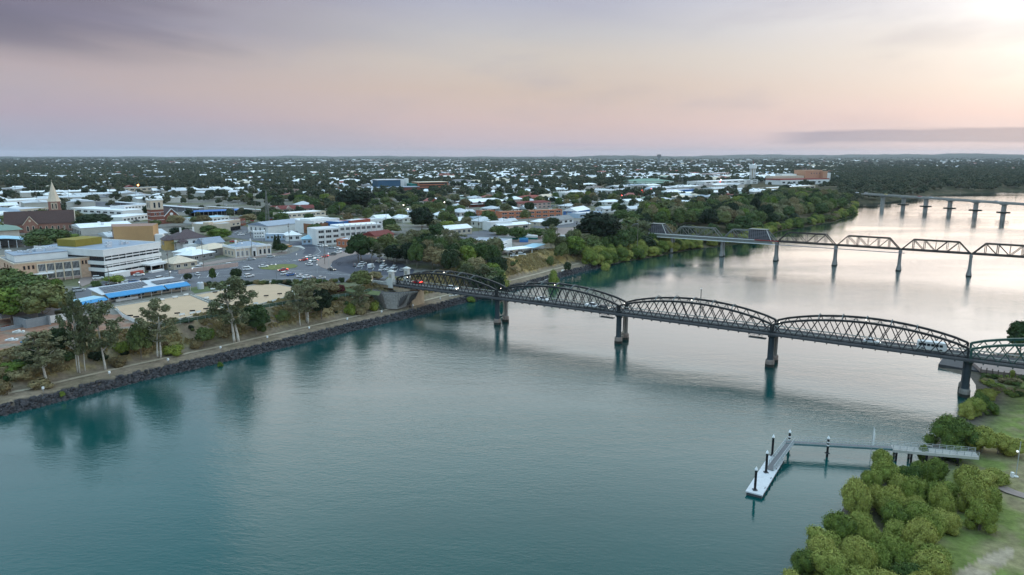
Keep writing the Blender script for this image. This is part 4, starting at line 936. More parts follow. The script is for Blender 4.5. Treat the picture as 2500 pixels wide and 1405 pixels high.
# gums standing on the levee
for (px, py, top, w, lab) in ((113,934,815,115,'crooked gum with dark crown, the lowest standing on the downstream levee'), (192,909,725,70,'slim pale gum trunk in a tight group of three on the levee'),
        (208,906,760,60,'forked white gum trunk leaning in the group of three on the levee'), (258,904,745,110,'gum with tall pale trunk below the bowling club awning'),
        (389,874,740,100,'lone gum in front of the near bowling green, its trunk straight and white'), (578,836,682,125,'big twin trunked white gum with airy crown in front of the far bowling green'),
        (733,795,700,60,'thin gum at the edge of the clump of dark trees on the levee'), (752,789,690,90,'gum with leaning pale trunks in front of the dark bushy trees on the levee')):
    tree_px('gum', px, py, top, w, name='gum_tree', group='gum trees along the levee', label=lab)
tree_px('gum', 878, 768, 700, 55, name='gum_tree', group='gum trees along the levee', label='nearly bare dead white gum beside the steel bank stair')
for (k, px, py, top, w, lab) in (('dark',785,778,705,62,'dense dark green tree behind the gums on the levee path'), ('green',625,815,745,75,'rounded green tree beside the twin trunked gum'), ('green',345,878,790,65,'dark bushy tree on the levee between two gums'),
        ('dark',150,868,800,60,'dark bushy crown under the lowest gums of the levee'), ('dark',95,905,845,60,'dark shrubby tree at the downstream end of the levee'), ('bright',30,790,705,100,'big yellow green rounded tree beside the building yard'),
        ('green',105,785,695,130,'large dark green spreading tree beside the yellow green one'), ('green',10,735,660,120,'dark tree in front of the sandstone building'), ('green',60,735,672,120,'bushy dark green tree below the sandstone building'),
        ('bright',132,712,682,40,'small yellow green tree at the steps of the sandstone building'), ('green',500,848,800,45,'small leafy tree on the bank above the path bollard'), ('red',832,722,695,24,'dark red leaved small tree on the lawn near the bridge entrance'),
        ('pine',673,612,572,17,'dark conical cypress beside the white classical building'), ('pine',681,610,570,15,'second slim cypress, roadside one of the pair beside the classical building'), ('bright',538,588,559,58,'yellow green spreading street tree behind the classical building'),
        ('green',688,618,595,32,'low bushy tree on the corner below the cypresses'), ('green',520,690,655,20,'slim upright green tree on the car park verge'), ('dark',578,688,656,30,'round clipped grey green tree in the roadside car park'),
        ('dark',460,688,668,22,'small round dark tree between the club roof and the road'), ('autumn',800,722,690,70,'olive brown open tree beside the far bowling green'), ('autumn',770,735,695,70,'brownish open tree behind the pale trunked gums'),
        ('green',880,705,662,60,'olive tree by the parapet of the bridge entrance'), ('autumn',915,690,664,40,'thin brownish tree at the car park edge near the parapet'), ('green',875,642,572,62,'leafy tree with a bare dark trunk at the car park corner'),
        ('dark',232,562,522,80,'big dark green tree between the brick church and the tan fly tower'), ('green',120,602,560,110,'dark green trees mass below the brick church nave'), ('bright',150,598,572,90,'lighter green clump in front of the white banded offices'), ('green',95,610,575,70,'rounded green tree beside the pale blue curved roof'),
        ('autumn',608,545,523,46,'bare brown purple tree behind the billboard'), ('dark',865,520,465,90,'large very dark fig tree behind the railway yard lamps'), ('dark',1030,565,508,66,'dark rounded tree behind the arched white shed'),
        ('dark',1462,602,520,118,'huge dark spreading fig beside the rail bridge end'), ('bright',1402,628,578,58,'bright green bushy tree below the storage yard'), ('green',1440,616,575,60,'dark green glossy tree beside the bright green one'),
        ('gum',1345,610,552,45,'slender olive tree in front of the storage yard containers'), ('dark',1385,668,640,20,'small dark round bush tree at the bend of the riverside path'), ('shrub_mangrove_leaf',1355,700,655,28,'yellow green waterside bush below the golden slope')):
    tree_px(k, px, py, top, w, name='tree' if 'shrub' not in k else 'bush', cat='tree' if 'shrub' not in k else 'bush', label=lab)
for (px, py, top, w, k) in ((510,828,800,26,'shrub_bright_leaf'),(690,783,756,36,'shrub_forest_leaf'),(170,880,855,40,'shrub_forest_leaf'),(300,860,830,40,'shrub_bright_leaf'),(420,868,843,45,'shrub_bright_leaf'),(290,895,872,45,'shrub_autumn_leaf'),
        (60,925,900,60,'shrub_autumn_leaf'),(10,960,925,60,'shrub_autumn_leaf'),(100,950,925,50,'shrub_autumn_leaf'),(30,905,885,60,'shrub_bright_leaf'),(240,880,855,40,'shrub_dark_leaf'),(480,850,825,28,'shrub_autumn_leaf'),(560,815,790,32,'shrub_autumn_leaf'),
        (855,765,735,30,'shrub_bright_leaf'),(880,765,730,40,'shrub_autumn_leaf'),(910,755,732,30,'shrub_bright_leaf'),(895,745,722,36,'shrub_autumn_leaf'),(1228,700,665,40,'shrub_mangrove_leaf'),(1340,646,624,20,'shrub_forest_leaf'),(1210,690,672,26,'shrub_autumn_leaf'),(1150,738,724,18,'shrub_bright_leaf'),
        (640,808,785,30,'shrub_forest_leaf'),(600,740,720,26,'shrub_dark_leaf'),(230,700,684,22,'shrub_forest_leaf'),(280,690,672,46,'shrub_bright_leaf'),(535,895,883,14,'shrub_bright_leaf'),(150,968,955,12,'shrub_bright_leaf'),
        (1480,660,640,25,'shrub_mangrove_leaf')):
    tree_px(k, px, py, top, w, name='bush', cat='bush', base={'shrub_bright_leaf':'yellow green bush','shrub_forest_leaf':'dark green bush','shrub_autumn_leaf':'dry brownish bush','shrub_dark_leaf':'very dark bush','shrub_mangrove_leaf':'olive waterside bush'}[k], group='bushes on the bank')
# a row of small reddish and green shrubs behind the bowling greens
for i in range(26):
    px = 500+i*14+rnd.uniform(-3,3); py = 699-(i*14)*.028+rnd.uniform(-1,1); k = rnd.choice(['shrub_forest_leaf','shrub_dark_leaf','shrub_autumn_leaf'])
    o = tree_px(k, px, py, py-rnd.uniform(9,13), rnd.uniform(13,19), name='bush', cat='bush', base='low clipped hedge bush', group='hedge bushes behind the bowling greens')
# clump between the car park and the sheds
clump = []
for i in range(4000):
    px = rnd.uniform(880, 1215); py = rnd.uniform(598, 690)
    if not (px-880)*.05+612 < py < 640+(px-880)*.13: continue
    if px < 1000 and py > 648 or px < 978 and py < 634: continue
    p = G(px, py, 10)
    if any((p-q).length < 6.6 for q in clump): continue
    clump.append(p)
for p in clump:
    x, y = PR(p.x, p.y, 10); k = rnd.choices(['green','gum','autumn','dark','bright','wood'], [3,4,3,2,1,3])[0]
    h = rnd.uniform(9, 14.5); put_tree(k, (p.x, p.y, LZ(p.x, p.y)), h, rnd.uniform(9, 12.5), name='tree', base={'green':'bushy dark green tree','gum':'open grey green gum','autumn':'olive brown thin crowned tree','dark':'very dark dense tree','bright':'yellow green tree','wood':'broad rounded tree'}[k], group='trees between the car park and the sheds')
# wooded bank upstream
belt = []
def try_belt(x, y, md):
    for q in belt:
        if (q[0]-x)**2+(q[1]-y)**2 < md*md: return False
    return True
LU = LEFT
cand = []
while len(cand) < 4200:
    x = rnd.uniform(20, 520); y = rnd.uniform(385, 960); cand.append((x, y))
cz, cd, cb = land(np.array([c[0] for c in cand]), np.array([c[1] for c in cand]))
nb_ = 0
for (x, y), z, d, b in zip(cand, cz, cd, cb):
    px, py = PR(x, y, z)
    if b == 2 or d < 1.5 or d > (26+np.clip((y-430)*.8, 0, 75)): continue
    if px < 1425 or (px < 1540 and d > 22): continue
    if not try_belt(x, y, 8.0): continue
    belt.append((x, y)); nb_ += 1
    first = d < 9
    if nb_ > 330: continue
    if first: put_tree('mangrove', (x, y, z), rnd.uniform(5.5,8), rnd.uniform(8,11), name='mangrove_tree', base='olive green waterside mangrove', group='mangroves along the wooded bank', parts=False)
    else:
        k = rnd.choices(['wood','dark','bright','autumn','green'], [7,2,.8,1.2,1])[0]
        put_tree(k, (x, y, z), rnd.uniform(9,17), rnd.uniform(10,16.5), name='woodland_tree', base={'wood':'broad rounded woodland tree','dark':'very dark woodland tree','bright':'yellow green woodland tree','autumn':'brownish woodland tree','green':'dense green woodland tree'}[k], group='trees of the wooded bank upstream', parts=False)
for i in range(17, 22):   # continuous fringe between the park and the rail bridge
    for dd, kk, hh in ((2.5, 'mangrove', 7), (8, 'mangrove', 8), (15, 'green', 10), (23, 'wood', 12)):
        if i == 17 and dd < 10: continue
        a = Vector(LEFT[i]); b2_ = Vector(LEFT[i+1]); L_ = (b2_-a).length; t_ = (b2_-a)/L_; nn = Vector((-t_.y, t_.x))
        for q in range(max(1, int(L_/(5.5+dd*.1)))):
            p = a+t_*(L_*(q+rnd.random()*.7)/max(1, int(L_/(5.5+dd*.1))))+nn*(dd+rnd.uniform(-1.5,1.5)); put_tree(kk, (p.x, p.y, LZ(p.x, p.y)), hh*rnd.uniform(.8,1.15), rnd.uniform(7,9.5), name='mangrove_tree' if kk == 'mangrove' else 'woodland_tree', base='olive green fringe mangrove' if kk == 'mangrove' else 'leafy park edge tree', group='fringe trees by the rail bridge', parts=False)
for i in range(23, 29):
    a = Vector(LEFT[i]); b2_ = Vector(LEFT[i+1]); L_ = (b2_-a).length; t_ = (b2_-a)/L_; nn = Vector((-t_.y, t_.x)); nq = max(1, int(L_/5.5))
    for q in range(nq):
        p = a+t_*(L_*(q+rnd.random()*.8)/nq)+nn*rnd.uniform(1,6); k = rnd.choice(['mangrove','mangrove','autumn','green']); put_tree(k, (p.x, p.y, LZ(p.x, p.y)), rnd.uniform(4,8), rnd.uniform(6,9), name='mangrove_tree' if k == 'mangrove' else 'woodland_tree', base={'mangrove':'low olive shoreline mangrove','autumn':'brownish shoreline scrub tree','green':'low green shoreline tree'}[k], group='shoreline trees below the wooded bank', parts=False)
for i in range(150):      # scrub over the levee slope
    px = rnd.uniform(-20, 900); py = 0
    s_ = rnd.uniform(3.0, 16.0); k_ = min(int(s_), 15); a = Vector(LEFT[k_]).lerp(Vector(LEFT[k_+1]), s_-int(s_)); t_ = (Vector(LEFT[k_+1])-Vector(LEFT[k_])).normalized(); p = a+Vector((-t_.y, t_.x))*rnd.uniform(14.5, 25)
    k = rnd.choices(['shrub_bright_leaf','shrub_forest_leaf','shrub_autumn_leaf','shrub_dark_leaf'], [.8,1.2,6,.4])[0]; h = rnd.uniform(.7, 2.2)
    put_tree(k, (p.x, p.y, LZ(p.x, p.y)), h, h*rnd.uniform(1.1,1.9), name='bush', cat='bush', base={'shrub_bright_leaf':'small yellow green scrub bush','shrub_forest_leaf':'small green scrub bush','shrub_autumn_leaf':'dry brown scrub bush','shrub_dark_leaf':'small dark scrub bush'}[k], group='scrub on the levee slope')
# mangroves at the foot of the picture and by the stream mouth
mg = []
cnt = 0
for i in range(6000):
    px = rnd.uniform(1880, 2480); py = rnd.uniform(1165, 1560)
    lo = np.interp(py, [1165,1215,1280,1350,1440,1560], [2140,2102,2055,2000,1932,1862]); hi = np.interp(py, [1165,1185,1205,1240,1290,1320,1345,1400,1480,1560], [2165,2200,2370,2415,2405,2330,2290,2275,2255,2220])
    if not lo < px < hi: continue
    p = GP(px, py)
    if any((p-q).length < 3.7 for q in mg): continue
    mg.append(p); cnt += 1
    big = rnd.uniform(3.6, 7.2)
    put_tree('mangrove', p, big*.93, rnd.uniform(3.7, 5.4), name='mangrove_tree', base=rnd.choice(['billowing olive green mangrove']), group='mangroves beside the jetty')
for (px, py, top, w) in ((2150,1150,1100,50),(2250,1128,1088,26),(2310,1095,1025,75),(2345,1100,1030,80),(2390,1105,1045,70),(2335,1125,1092,40),(2300,1120,1100,30),(2360,1020,985,40),(2390,1000,962,38),(2375,1015,975,45),(2412,975,950,34),(2420,1012,985,30),(2440,1108,1060,60),(2478,1115,1075,50),(2240,1160,1128,32),(2205,1165,1138,30),(2430,1180,1150,50),(2400,1190,1155,60),(2470,925,905,14)):
    tree_px('mangrove', px, py, top, w, name='mangrove_tree', base='leafy green mangrove bush near the stream mouth', group='mangroves by the stream mouth')
for i in range(60):
    px = rnd.uniform(2395, 2500); py = rnd.uniform(915, 965)+(px-2395)*.05; k = rnd.choice(['shrub_bright_leaf','shrub_forest_leaf','shrub_autumn_leaf','shrub_mangrove_leaf'])
    tree_px(k, px, py, py-rnd.uniform(6,12), rnd.uniform(14,26), name='bush', cat='bush', base='low scrubby marsh bush', group='marsh bushes below the ramp')
tree_px('green', 2490, 870, 783, 70, name='tree', label='leafy tree rising behind the far end of the road bridge'); tree_px('green', 2540, 880, 800, 90, name='tree', label='wide green tree just past the ramp behind the bridge')
# palms
for (px, py, top, lab) in ((205,655,588,'tall palm beside the white banded offices, with the sandstone building next to it'), (232,640,590,'palm with drooping crown in front of the white banded offices'), (222,672,628,'short palm between the sandstone building and the offices'), (1528,592,535,'tall palm beside the rail bridge end'), (600,620,598,'small palm in front of the classical building'), (430,612,590,'palm by the brown tiled house')):
    p = GP(px, py); z1 = ZF(p.y, top); s = (z1-p.z)/11.0; o = link('palm_tree', None, None, (p.x, p.y, p.z+9.3*s)); o.scale = (s*1.1,)*3 if s > .9 else (1,1,s); link('fronds', PALM, o); link('trunk', PALMT, o); tag(o, lab, 'palm')

# ------------------------------------------------------------------ revetment rocks, dry grass tussocks (uncountable)
def scatter_mesh(name, pts, base_v, base_f, sizes, m, seed, kind='stuff', squash=(1,1,.75)):
    r = np.random.default_rng(seed); n = len(pts); bv = np.array(base_v, float); k = len(bv)
    an = r.uniform(0, 6.28, n); ca, sa = np.cos(an), np.sin(an); s = sizes[:, None, None]*(1+r.uniform(-.25,.25,(n, k, 1)))
    v = bv[None]*s*np.array(squash); x = v[..., 0]*ca[:, None]-v[..., 1]*sa[:, None]; y = v[..., 0]*sa[:, None]+v[..., 1]*ca[:, None]
    V = np.stack([x, y, v[..., 2]], -1)+np.array(pts)[:, None, :]; Fq = np.array(base_f)[None]+(np.arange(n)*k)[:, None, None]
    o = link(name, np_mesh(name, V.reshape(-1, 3), Fq.reshape(-1, len(base_f[0])), [MATS[m]] if isinstance(m, str) else m, npf=len(base_f[0]))); return tag(o, kind=kind)
mat('revetment_rock', (.058,.054,.058), rough=.9, var=.85, scale=.9)
cube_v = [(-1,-1,-1),(1,-1,-1),(1,1,-1),(-1,1,-1),(-.7,-.7,1),(.7,-.7,1),(.7,.7,1),(-.7,.7,1)]; cube_f = [(0,3,2,1),(4,5,6,7),(0,1,5,4),(1,2,6,5),(2,3,7,6),(3,0,4,7)]
P2 = []
for i in range(2, 18):
    a = Vector(LEFT[i]); b = Vector(LEFT[i+1]); L_ = (b-a).length; t_ = (b-a)/L_; nn = Vector((-t_.y, t_.x)); den = 13 if i < 17 else 4
    for _ in range(int(L_*den)):
        u_ = rnd.uniform(0, L_); dd = rnd.uniform(-.5, 2.4); P2.append(tuple(a+t_*u_+nn*dd))
px_, py_ = np.array([p[0] for p in P2]), np.array([p[1] for p in P2]); pz_, pd_, _ = land(px_, py_)
scatter_mesh('revetment_rubble', np.stack([px_, py_, pz_+.05], 1), cube_v, cube_f, np.abs(rng.normal(.25, .12, len(P2)))+.08, 'revetment_rock', 3)
def tuft_points(n, fn):
    xs = []; ys = []
    while len(xs) < n:
        a = rnd.uniform(-220, 130); b = rnd.uniform(60, 460); xs.append(a); ys.append(b)
    return np.array(xs), np.array(ys)
X_, Y_ = rng.uniform(-230, 190, 420000), rng.uniform(80, 470, 420000)
z_, d_, b_ = land(X_, Y_); clus = fbm(X_, Y_, 7, 77)
k1 = (b_ == 0) & (d_ > 14.5) & (d_ < 29) & (clus > .40); cX_ = 1250+F*X_/(Y_*cp-(z_-H)*sp); cY_ = 702.5-F*(Y_*sp+(z_-H)*cp)/(Y_*cp-(z_-H)*sp); k2 = (b_ == 2) & (d_ > 6) & (fbm(X_, Y_, 16, 78) > .5) & ((cX_+cY_*.9 > 3440) | (cY_ < 1110))
foliage('dry_tussock', (.20,.155,.07), (.34,.26,.12), (.48,.38,.17)); foliage('green_tussock', (.13,.16,.05), (.19,.21,.075), (.30,.27,.13))
blade_v = [(-1,0,-.2),(1,0,-.2),(.5,.3,1),(-.5,.3,1),(0,-1,-.2),(0,1,-.2),(.3,.5,.9),(.3,-.5,.9)]; blade_f = [(0,1,2,3),(4,5,6,7)]
# several tints so neighbouring tufts differ
foliage('park_tussock', (.14,.17,.06), (.20,.21,.08), (.28,.25,.12))
k3 = (b_ == 2) & (d_ > 7) & (d_ < 90) & (rng.random(len(X_)) < .35)
for nm, mask, ml, sz in (('dry_grass', k1 & (X_ < -40), 'dry_tussock', .42), ('dry_grass', k1 & (X_ >= -40), 'dry_tussock', .5)):
    if not mask.any(): continue
    ii = np.nonzero(mask)[0][:16000]
    scatter_mesh(nm, np.stack([X_[ii], Y_[ii], z_[ii]], 1), blade_v, blade_f, np.abs(rng.normal(sz, .12, len(ii)))+.1, ml, 5, squash=(1,1,1))
# ------------------------------------------------------------------ buildings
for nm, c, k in (('sandstone', (.66,.44,.31), dict(var=.22, scale=.9)), ('cream_stone', (.66,.54,.42), dict(var=.12)), ('off_white', (.78,.77,.76), dict(var=.08, scale=.3)), ('cream_wall', (.55,.48,.38), dict(var=.12, scale=.4)),
        ('window_glass', (.022,.027,.035), dict(rough=.12, var=.4, spec=.6)), ('blue_glass', (.05,.12,.2), dict(rough=.15, spec=.6)), ('roof_metal', (.54,.56,.60), dict(rough=.5, var=.14, scale=.3, stretch=(1,8,1))),
        ('roof_blue_grey', (.26,.31,.39), dict(rough=.5, var=.15, scale=.3)), ('roof_white', (.78,.79,.81), dict(rough=.5, var=.12, scale=.3)), ('roof_grey', (.24,.235,.24), dict(var=.2, scale=.3)), ('tile_brown', (.085,.05,.045), dict(var=.3, scale=1.5)),
        ('tile_plum', (.10,.07,.075), dict(var=.3, scale=1.5)), ('tile_red', (.26,.06,.045), dict(var=.25, scale=1)), ('tile_dark_red', (.17,.035,.03), dict(var=.25, scale=1)), ('red_brick', (.24,.085,.06), dict(var=.3, scale=1.2)), ('brown_brick', (.26,.12,.065), dict(var=.2)),
        ('pink_brick', (.34,.17,.13), dict(var=.25, scale=1.2)), ('tan_panel', (.50,.30,.145), dict(var=.08, scale=.2)), ('tan_painted_shade', (.32,.19,.15), dict(var=.08)), ('olive_panel', (.26,.20,.035), dict(var=.1)), ('orange_wall', (.52,.28,.18), dict(var=.12)),
        ('orange_brick', (.48,.17,.09), dict(var=.2)), ('pale_blue_wall', (.42,.52,.64), dict(var=.1)), ('awning_blue', (.07,.28,.54), dict(var=.12, scale=1)), ('sky_blue_roof', (.35,.55,.66), dict(var=.1)), ('bright_blue', (.05,.16,.42), dict(var=.15)),
        ('bright_red', (.42,.09,.06), dict(var=.15)), ('solar_cell', (.012,.018,.05), dict(rough=.2, spec=.6, var=.3)), ('block_grey', (.27,.29,.31), dict(var=.15, scale=1)), ('green_roof', (.16,.27,.21), dict(var=.15)), ('dark_void', (.015,.015,.017), dict()),
        ('teal_cover', (.02,.16,.13), dict(var=.2)), ('olive_green', (.05,.09,.05), dict()), ('pink_wall', (.50,.36,.32), dict(var=.1)), ('yellow_ochre', (.50,.33,.12), dict(var=.15)), ('wood_pole', (.22,.19,.165), dict(rough=.95, var=.3))):
    mat(nm, c, **k)
mat('billboard_print', (.8,.8,.8), emit=.25, var=0)
class Bld:
    """x runs along the street front, y goes back, z from the ground; a and b are the feet of the front corners as seen"""
    def __init__(s, name, label, a, b, cat='building', z=10.0, length=None, rz=None, group=None):
        p = G(*a, z) if len(a) == 2 else Vector(a); s.z = z
        if b is not None: q = G(*b, z); s.w = (q-p).length; rz = math.atan2(q.y-p.y, q.x-p.x)
        else: s.w = length
        s.rz = rz; s.o = thing(name, label, cat, p, rz, group); LAND.append((p+Vector((math.cos(rz), math.sin(rz), 0))*s.w*.5, s.w))
    def part(s, name, m, mb, parent=None): return mb.build(name, m, parent or s.o)
    def box(s, name, m, x0, x1, y0, y1, z0, z1, parent=None): return MB().box(x0,x1,y0,y1,z0,z1).build(name, m, parent or s.o)
    def windows(s, n, x0, x1, z0, z1, frac=.6, face='front', depth=0, y=0, frame='off_white', glass='window_glass', mull=1, parent=None):
        for i in range(n):
            c = x0+(x1-x0)*(i+.5)/n; w = (x1-x0)/n*frac/2
            f = MB(); g = MB()
            if face == 'front':
                g.box(c-w, c+w, y-.03, y+.1, z0, z1)
                f.box(c-w-.1,c+w+.1,y-.1,y-.035,z0-.12,z0); f.box(c-w-.1,c+w+.1,y-.1,y-.035,z1,z1+.1)
                for j in range(mull+2): xx = c-w+2*w*j/(mull+1); f.box(xx-.05,xx+.05,y-.09,y-.035,z0,z1)
            else:
                X = y; sgn = -1 if face == 'low' else 1
                g.box(min(X,X+sgn*.03)-.05, max(X,X+sgn*.03)+.05, c-w, c+w, z0, z1)
                a, b = sorted((X+sgn*.085, X+sgn*.14)); f.box(a,b,c-w-.1,c+w+.1,z0-.12,z0); f.box(a,b,c-w-.1,c+w+.1,z1,z1+.1)
                for j in range(mull+2): yy = c-w+2*w*j/(mull+1); f.box(a,b,yy-.05,yy+.05,z0,z1)
            o = g.build('window', glass, parent or s.o); f.build('frame', frame, o)
LAND = []
def plant_units(b, n, x0, x1, y0, y1, z, m='roof_metal'):
    for i in range(n):
        x = rnd.uniform(x0, x1); y = rnd.uniform(y0, y1); w = rnd.uniform(.5, 1.4); d = rnd.uniform(.5, 1.2); h = rnd.uniform(.7, 1.7)
        o = MB().box(x-w,x+w,y-d,y+d,z,z+h).build('roof_unit', m, b.o); MB().lathe([(.3,z+h),(.3,z+h+.15)], 8, (x,y)).build('fan', 'roof_grey', o)
# --- sandstone two storey public building
b = Bld('sandstone_building', 'two storey salmon sandstone building with a grid of tall white framed windows and flat roof', (40,697), (235,675))
w = b.w; D = 34
b.box('wall', 'sandstone', 0, w, 0, D, -.5, 9.0); b.box('roof', 'roof_grey', .4, w-.4, .4, D-.4, 9.0, 9.08)
b.part('parapet', 'cream_stone', MB().box(-.1,w+.1,-.1,.4,9.0,9.5).box(-.1,.4,.4,D+.1,9.0,9.5).box(w-.4,w+.1,.4,D+.1,9.0,9.5).box(.4,w-.4,D-.3,D+.1,9.0,9.5))
x0, x1 = w*.27, w*.80
b.box('recess', 'cream_stone', x0, x1, -.12, .05, .2, 8.4)
for i in range(6): xx = x0+(x1-x0)*i/5; b.box('pier', 'cream_stone', xx-.22, xx+.22, -.75, -.12, 0, 8.5)
b.box('spandrel', 'off_white', x0+.2, x1-.2, -.5, -.14, 3.9, 4.7)
b.windows(5, x0, x1, 5.0, 8.0, .8, y=-.15, mull=4); b.windows(4, x0+(x1-x0)/5, x1, 1.5, 3.8, .8, y=-.15, mull=4)
b.box('sill_panel', 'pink_wall', x0+(x1-x0)/5, x1, -.3, -.14, .3, 1.3)
b.windows(3, w*.82, w*.95, 6.4, 7.9, .5, mull=0, frame='brown_brick'); b.windows(3, w*.09, w*.25, 6.4, 7.9, .45, mull=0, frame='brown_brick'); b.windows(2, w*.05, w*.26, 2.0, 3.1, .4, mull=0, frame='brown_brick')
b.windows(3, 3, 20, 6.2, 7.8, .3, 'low', y=0, frame='brown_brick'); b.windows(2, 5, 16, 1.5, 3.4, .3, 'low', y=0, frame='brown_brick')
b.box('canopy', 'off_white', w*.20, w*.44, -3.6, -.76, 4.0, 4.3)
for xx in (w*.21, w*.29, w*.36): b.box('canopy_column', 'off_white', xx-.15, xx+.15, -3.2, -2.9, -.4, 4.0)
d_ = b.box('door', 'window_glass', w*.28, w*.36, -.25, -.14, .2, 3.2)
for j in range(4): MB().box(w*.28+w*.0267*j-.05, w*.28+w*.0267*j+.05, -.32, -.26, .2, 3.2).build('frame', 'off_white', d_)
for j in range(4): b.box('step', 'pale_concrete', w*.18, w*.46, -5.6+.5*j, -3.7+.001*j, -.5+.16*j, -.33+.16*j)
b.box('penthouse', 'off_white', w*.06, w*.72, 7, 22, 9.1, 12.0); b.box('penthouse_roof', 'roof_blue_grey', w*.06-.2, w*.72+.2, 6.8, 22.2, 12.0, 12.25)
plant_units(b, 12, w*.1, w*.68, 9, 20, 12.26)
for xx in (w*.02, w*.05): b.part('tank', 'roof_metal', MB().lathe([(.9,9.1),(.9,12.6),(.2,13.0)], 10, (xx+2, 24)))
# --- white banded offices
b = Bld('office_building', 'white four storey offices with broad horizontal bands beside the sandstone building', (258,680), (397,654))
w = b.w; D = 44
zs = [0, 3.2, 6.3, 9.4, 12.6]
b.box('core_wall', 'window_glass', .8, w-.8, .8, D-.5, -.5, 11.5)
for i, (za, zb_) in enumerate(((2.9,4.5),(6.1,7.7),(9.9,12.6))): b.box('band', 'off_white', 0, w, 0, D, za, zb_)
b.box('roof', 'roof_blue_grey', .5, w-.5, .5, D-.5, 12.6, 12.68)
b.part('parapet', 'off_white', MB().box(-.05,w+.05,-.05,.35,12.6,13.1).box(-.05,.35,.35,D,12.6,13.1).box(w-.35,w+.05,.35,D,12.6,13.1))
for i in range(9):
    xx = .9+(w-1.8)*i/8
    for za, zb_ in ((4.5,6.1),(7.7,9.9)): b.box('mullion', 'off_white', xx-.07, xx+.07, .35, .78, za, zb_)
for za in (5.2, 8.6):
    for i in range(3): xx = 1+(w-2)*i/3; b.box('sun_shade', 'off_white', xx+.3, xx+(w-2)/3-.2, .1, .6, za, za+.55)
b.box('ground_wall', 'off_white', 0.7, w*.5, .55, .78, -.5, 1.6)
for i in range(7): b.box('shopfront_frame', 'pale_concrete', w*.1+i*w*.12-.1, w*.1+i*w*.12+.1, .4, .78, -.4, 2.9)
b.box('canopy', 'off_white', w*.62, w*1.12, -5.5, -.1, 3.0, 3.7); b.box('canopy_fascia', 'roof_white', w*.62, w*1.12, -5.7, -5.52, 2.8, 4.0)
for xx in (w*.64, w*.86, w*1.1): b.box('canopy_post', 'off_white', xx-.15, xx+.15, -5.4, -5.1, -.4, 3.0)
b.box('planter', 'off_white', w*.55, w*.78, -8.5, -6.5, -.3, .9); b.box('planter', 'off_white', w*.98, w*1.2, -8.5, -6.8, -.3, .9)
b.box('service_box', 'off_white', -1, w*.26, -5.5, -.9, -.5, 2.6); b.box('red_skip', 'bright_red', w*.33, w*.5, -5.2, -3.0, -.4, 1.5); b.box('white_hoarding', 'off_white', w*.3, w*.6, -2.4, -2.2, -.4, 2.4)
b.box('plant_room', 'olive_panel', w*.18, w*.62, 24, 36, 12.7, 16.0)
plant_units(b, 4, w*.2, w*.8, 8, 20, 12.69)
# --- fly tower
p = G(282,600,10)
b = Bld('fly_tower', 'plain tan windowless fly tower with slanting end wall behind the banded offices', (282,604), (377,601))
w = b.w; b.part('tower', 'tan_panel', MB().profile([(0,0),(w,0),(w,12.6),(-.5,12.6)][::-1], 0, 15))
b.part('side_wall', 'tan_painted_shade', MB().add([(-.03,-.03,0),(-.53,-.03,12.6),(-5,15.03,12.9),(-5,15.03,0)], [(0,1,2,3)]).add([(-.53,.0,12.62),(w,.0,12.62),(w,15,12.9),(-5,15,12.9)], [(0,1,2,3)], 0))  # side wall and roof get a darker tan, shade put into the colour
b.box('low_annex', 'off_white', -14, w*.25, -7, -2, 0, 4.5); b.box('side_unit', 'off_white', w+.3, w+5, 1, 6, 0, 7.0)
# --- brick church with steeple
b = Bld('church', 'long brick church with dark brown roof, gabled transept and tall pale steeple', (14,571), (184,563))
w = b.w; b.box('nave_wall', 'pink_brick', 0, w, 0, 15, -.5, 6.0)
r_ = MB(); r_.hip(0, w, 0, 15, 6.0, 9.2, .5, .1); b.part('roof', 'tile_brown', r_)
b.part('gable_coping', 'cream_stone', MB().bar((w+.6,-.4,5.9),(w+.6,7.5,15.6),.5).bar((w+.6,15.4,5.9),(w+.6,7.5,15.6),.5))
b.box('gable_end', 'pink_brick', w-.3, w+.3, .2, 14.8, 0, 6.2)
# transept gable
t0, t1 = w*.26, w*.46; tm = (t0+t1)/2
b.part('transept_wall', 'pink_brick', MB().profile([(t0,-.5),(t1,-.5),(t1,5.8),(tm,11.4),(t0,5.8)][::-1], -3.2, 3))
b.part('transept_roof', 'tile_brown', MB().add([(t0-.5,-3.5,5.6),(tm,-3.5,11.8),(tm,6,11.8),(t0-.5,3,5.6)], [(0,1,2,3)]).add([(t1+.5,-3.5,5.6),(tm,-3.5,11.8),(tm,6,11.8),(t1+.5,3,5.6)], [(0,3,2,1)]))
b.part('transept_coping', 'cream_stone', MB().bar((t0-.4,-3.4,5.6),(tm,-3.4,11.9),.4).bar((t1+.4,-3.4,5.6),(tm,-3.4,11.9),.4))
def lancet(x, y, z0, h, wd=.55):
    n = 6; pr = [(x-wd,z0),(x+wd,z0)]+[(x+wd*math.cos(math.pi*i/n), z0+h+wd*1.3*math.sin(math.pi*i/n)) for i in range(n+1)]
    o = MB().profile([(x+(px_-x)*1.5, z0+(pz_-z0)*1.12-.15) for px_, pz_ in pr][::-1], y-.1, y+.1).build('window', 'cream_stone', b.o); MB().profile(pr[::-1], y-.16, y-.11).build('pane', 'window_glass', o)
for x in (w*.05, w*.11, w*.17): lancet(x, 0, 1.0, 2.6)
for x in (t0+2.6, t1-2.6, ): lancet(x, -3.2, 1.2, 3.0)
o = MB(); 
b.part('rose_window', 'cream_stone', MB().tube((tm,-3.45,8.7),(tm,-3.2,8.7),.8,.8,14))
for i in range(6): lancet(w*(.50+.085*i), 0, 1.6, 2.0, .5)
for i in range(8): b.box('buttress', 'cream_stone', w*(.02+.137*i)-.2, w*(.02+.137*i)+.2, -.7, 0, -.5, 3.8)
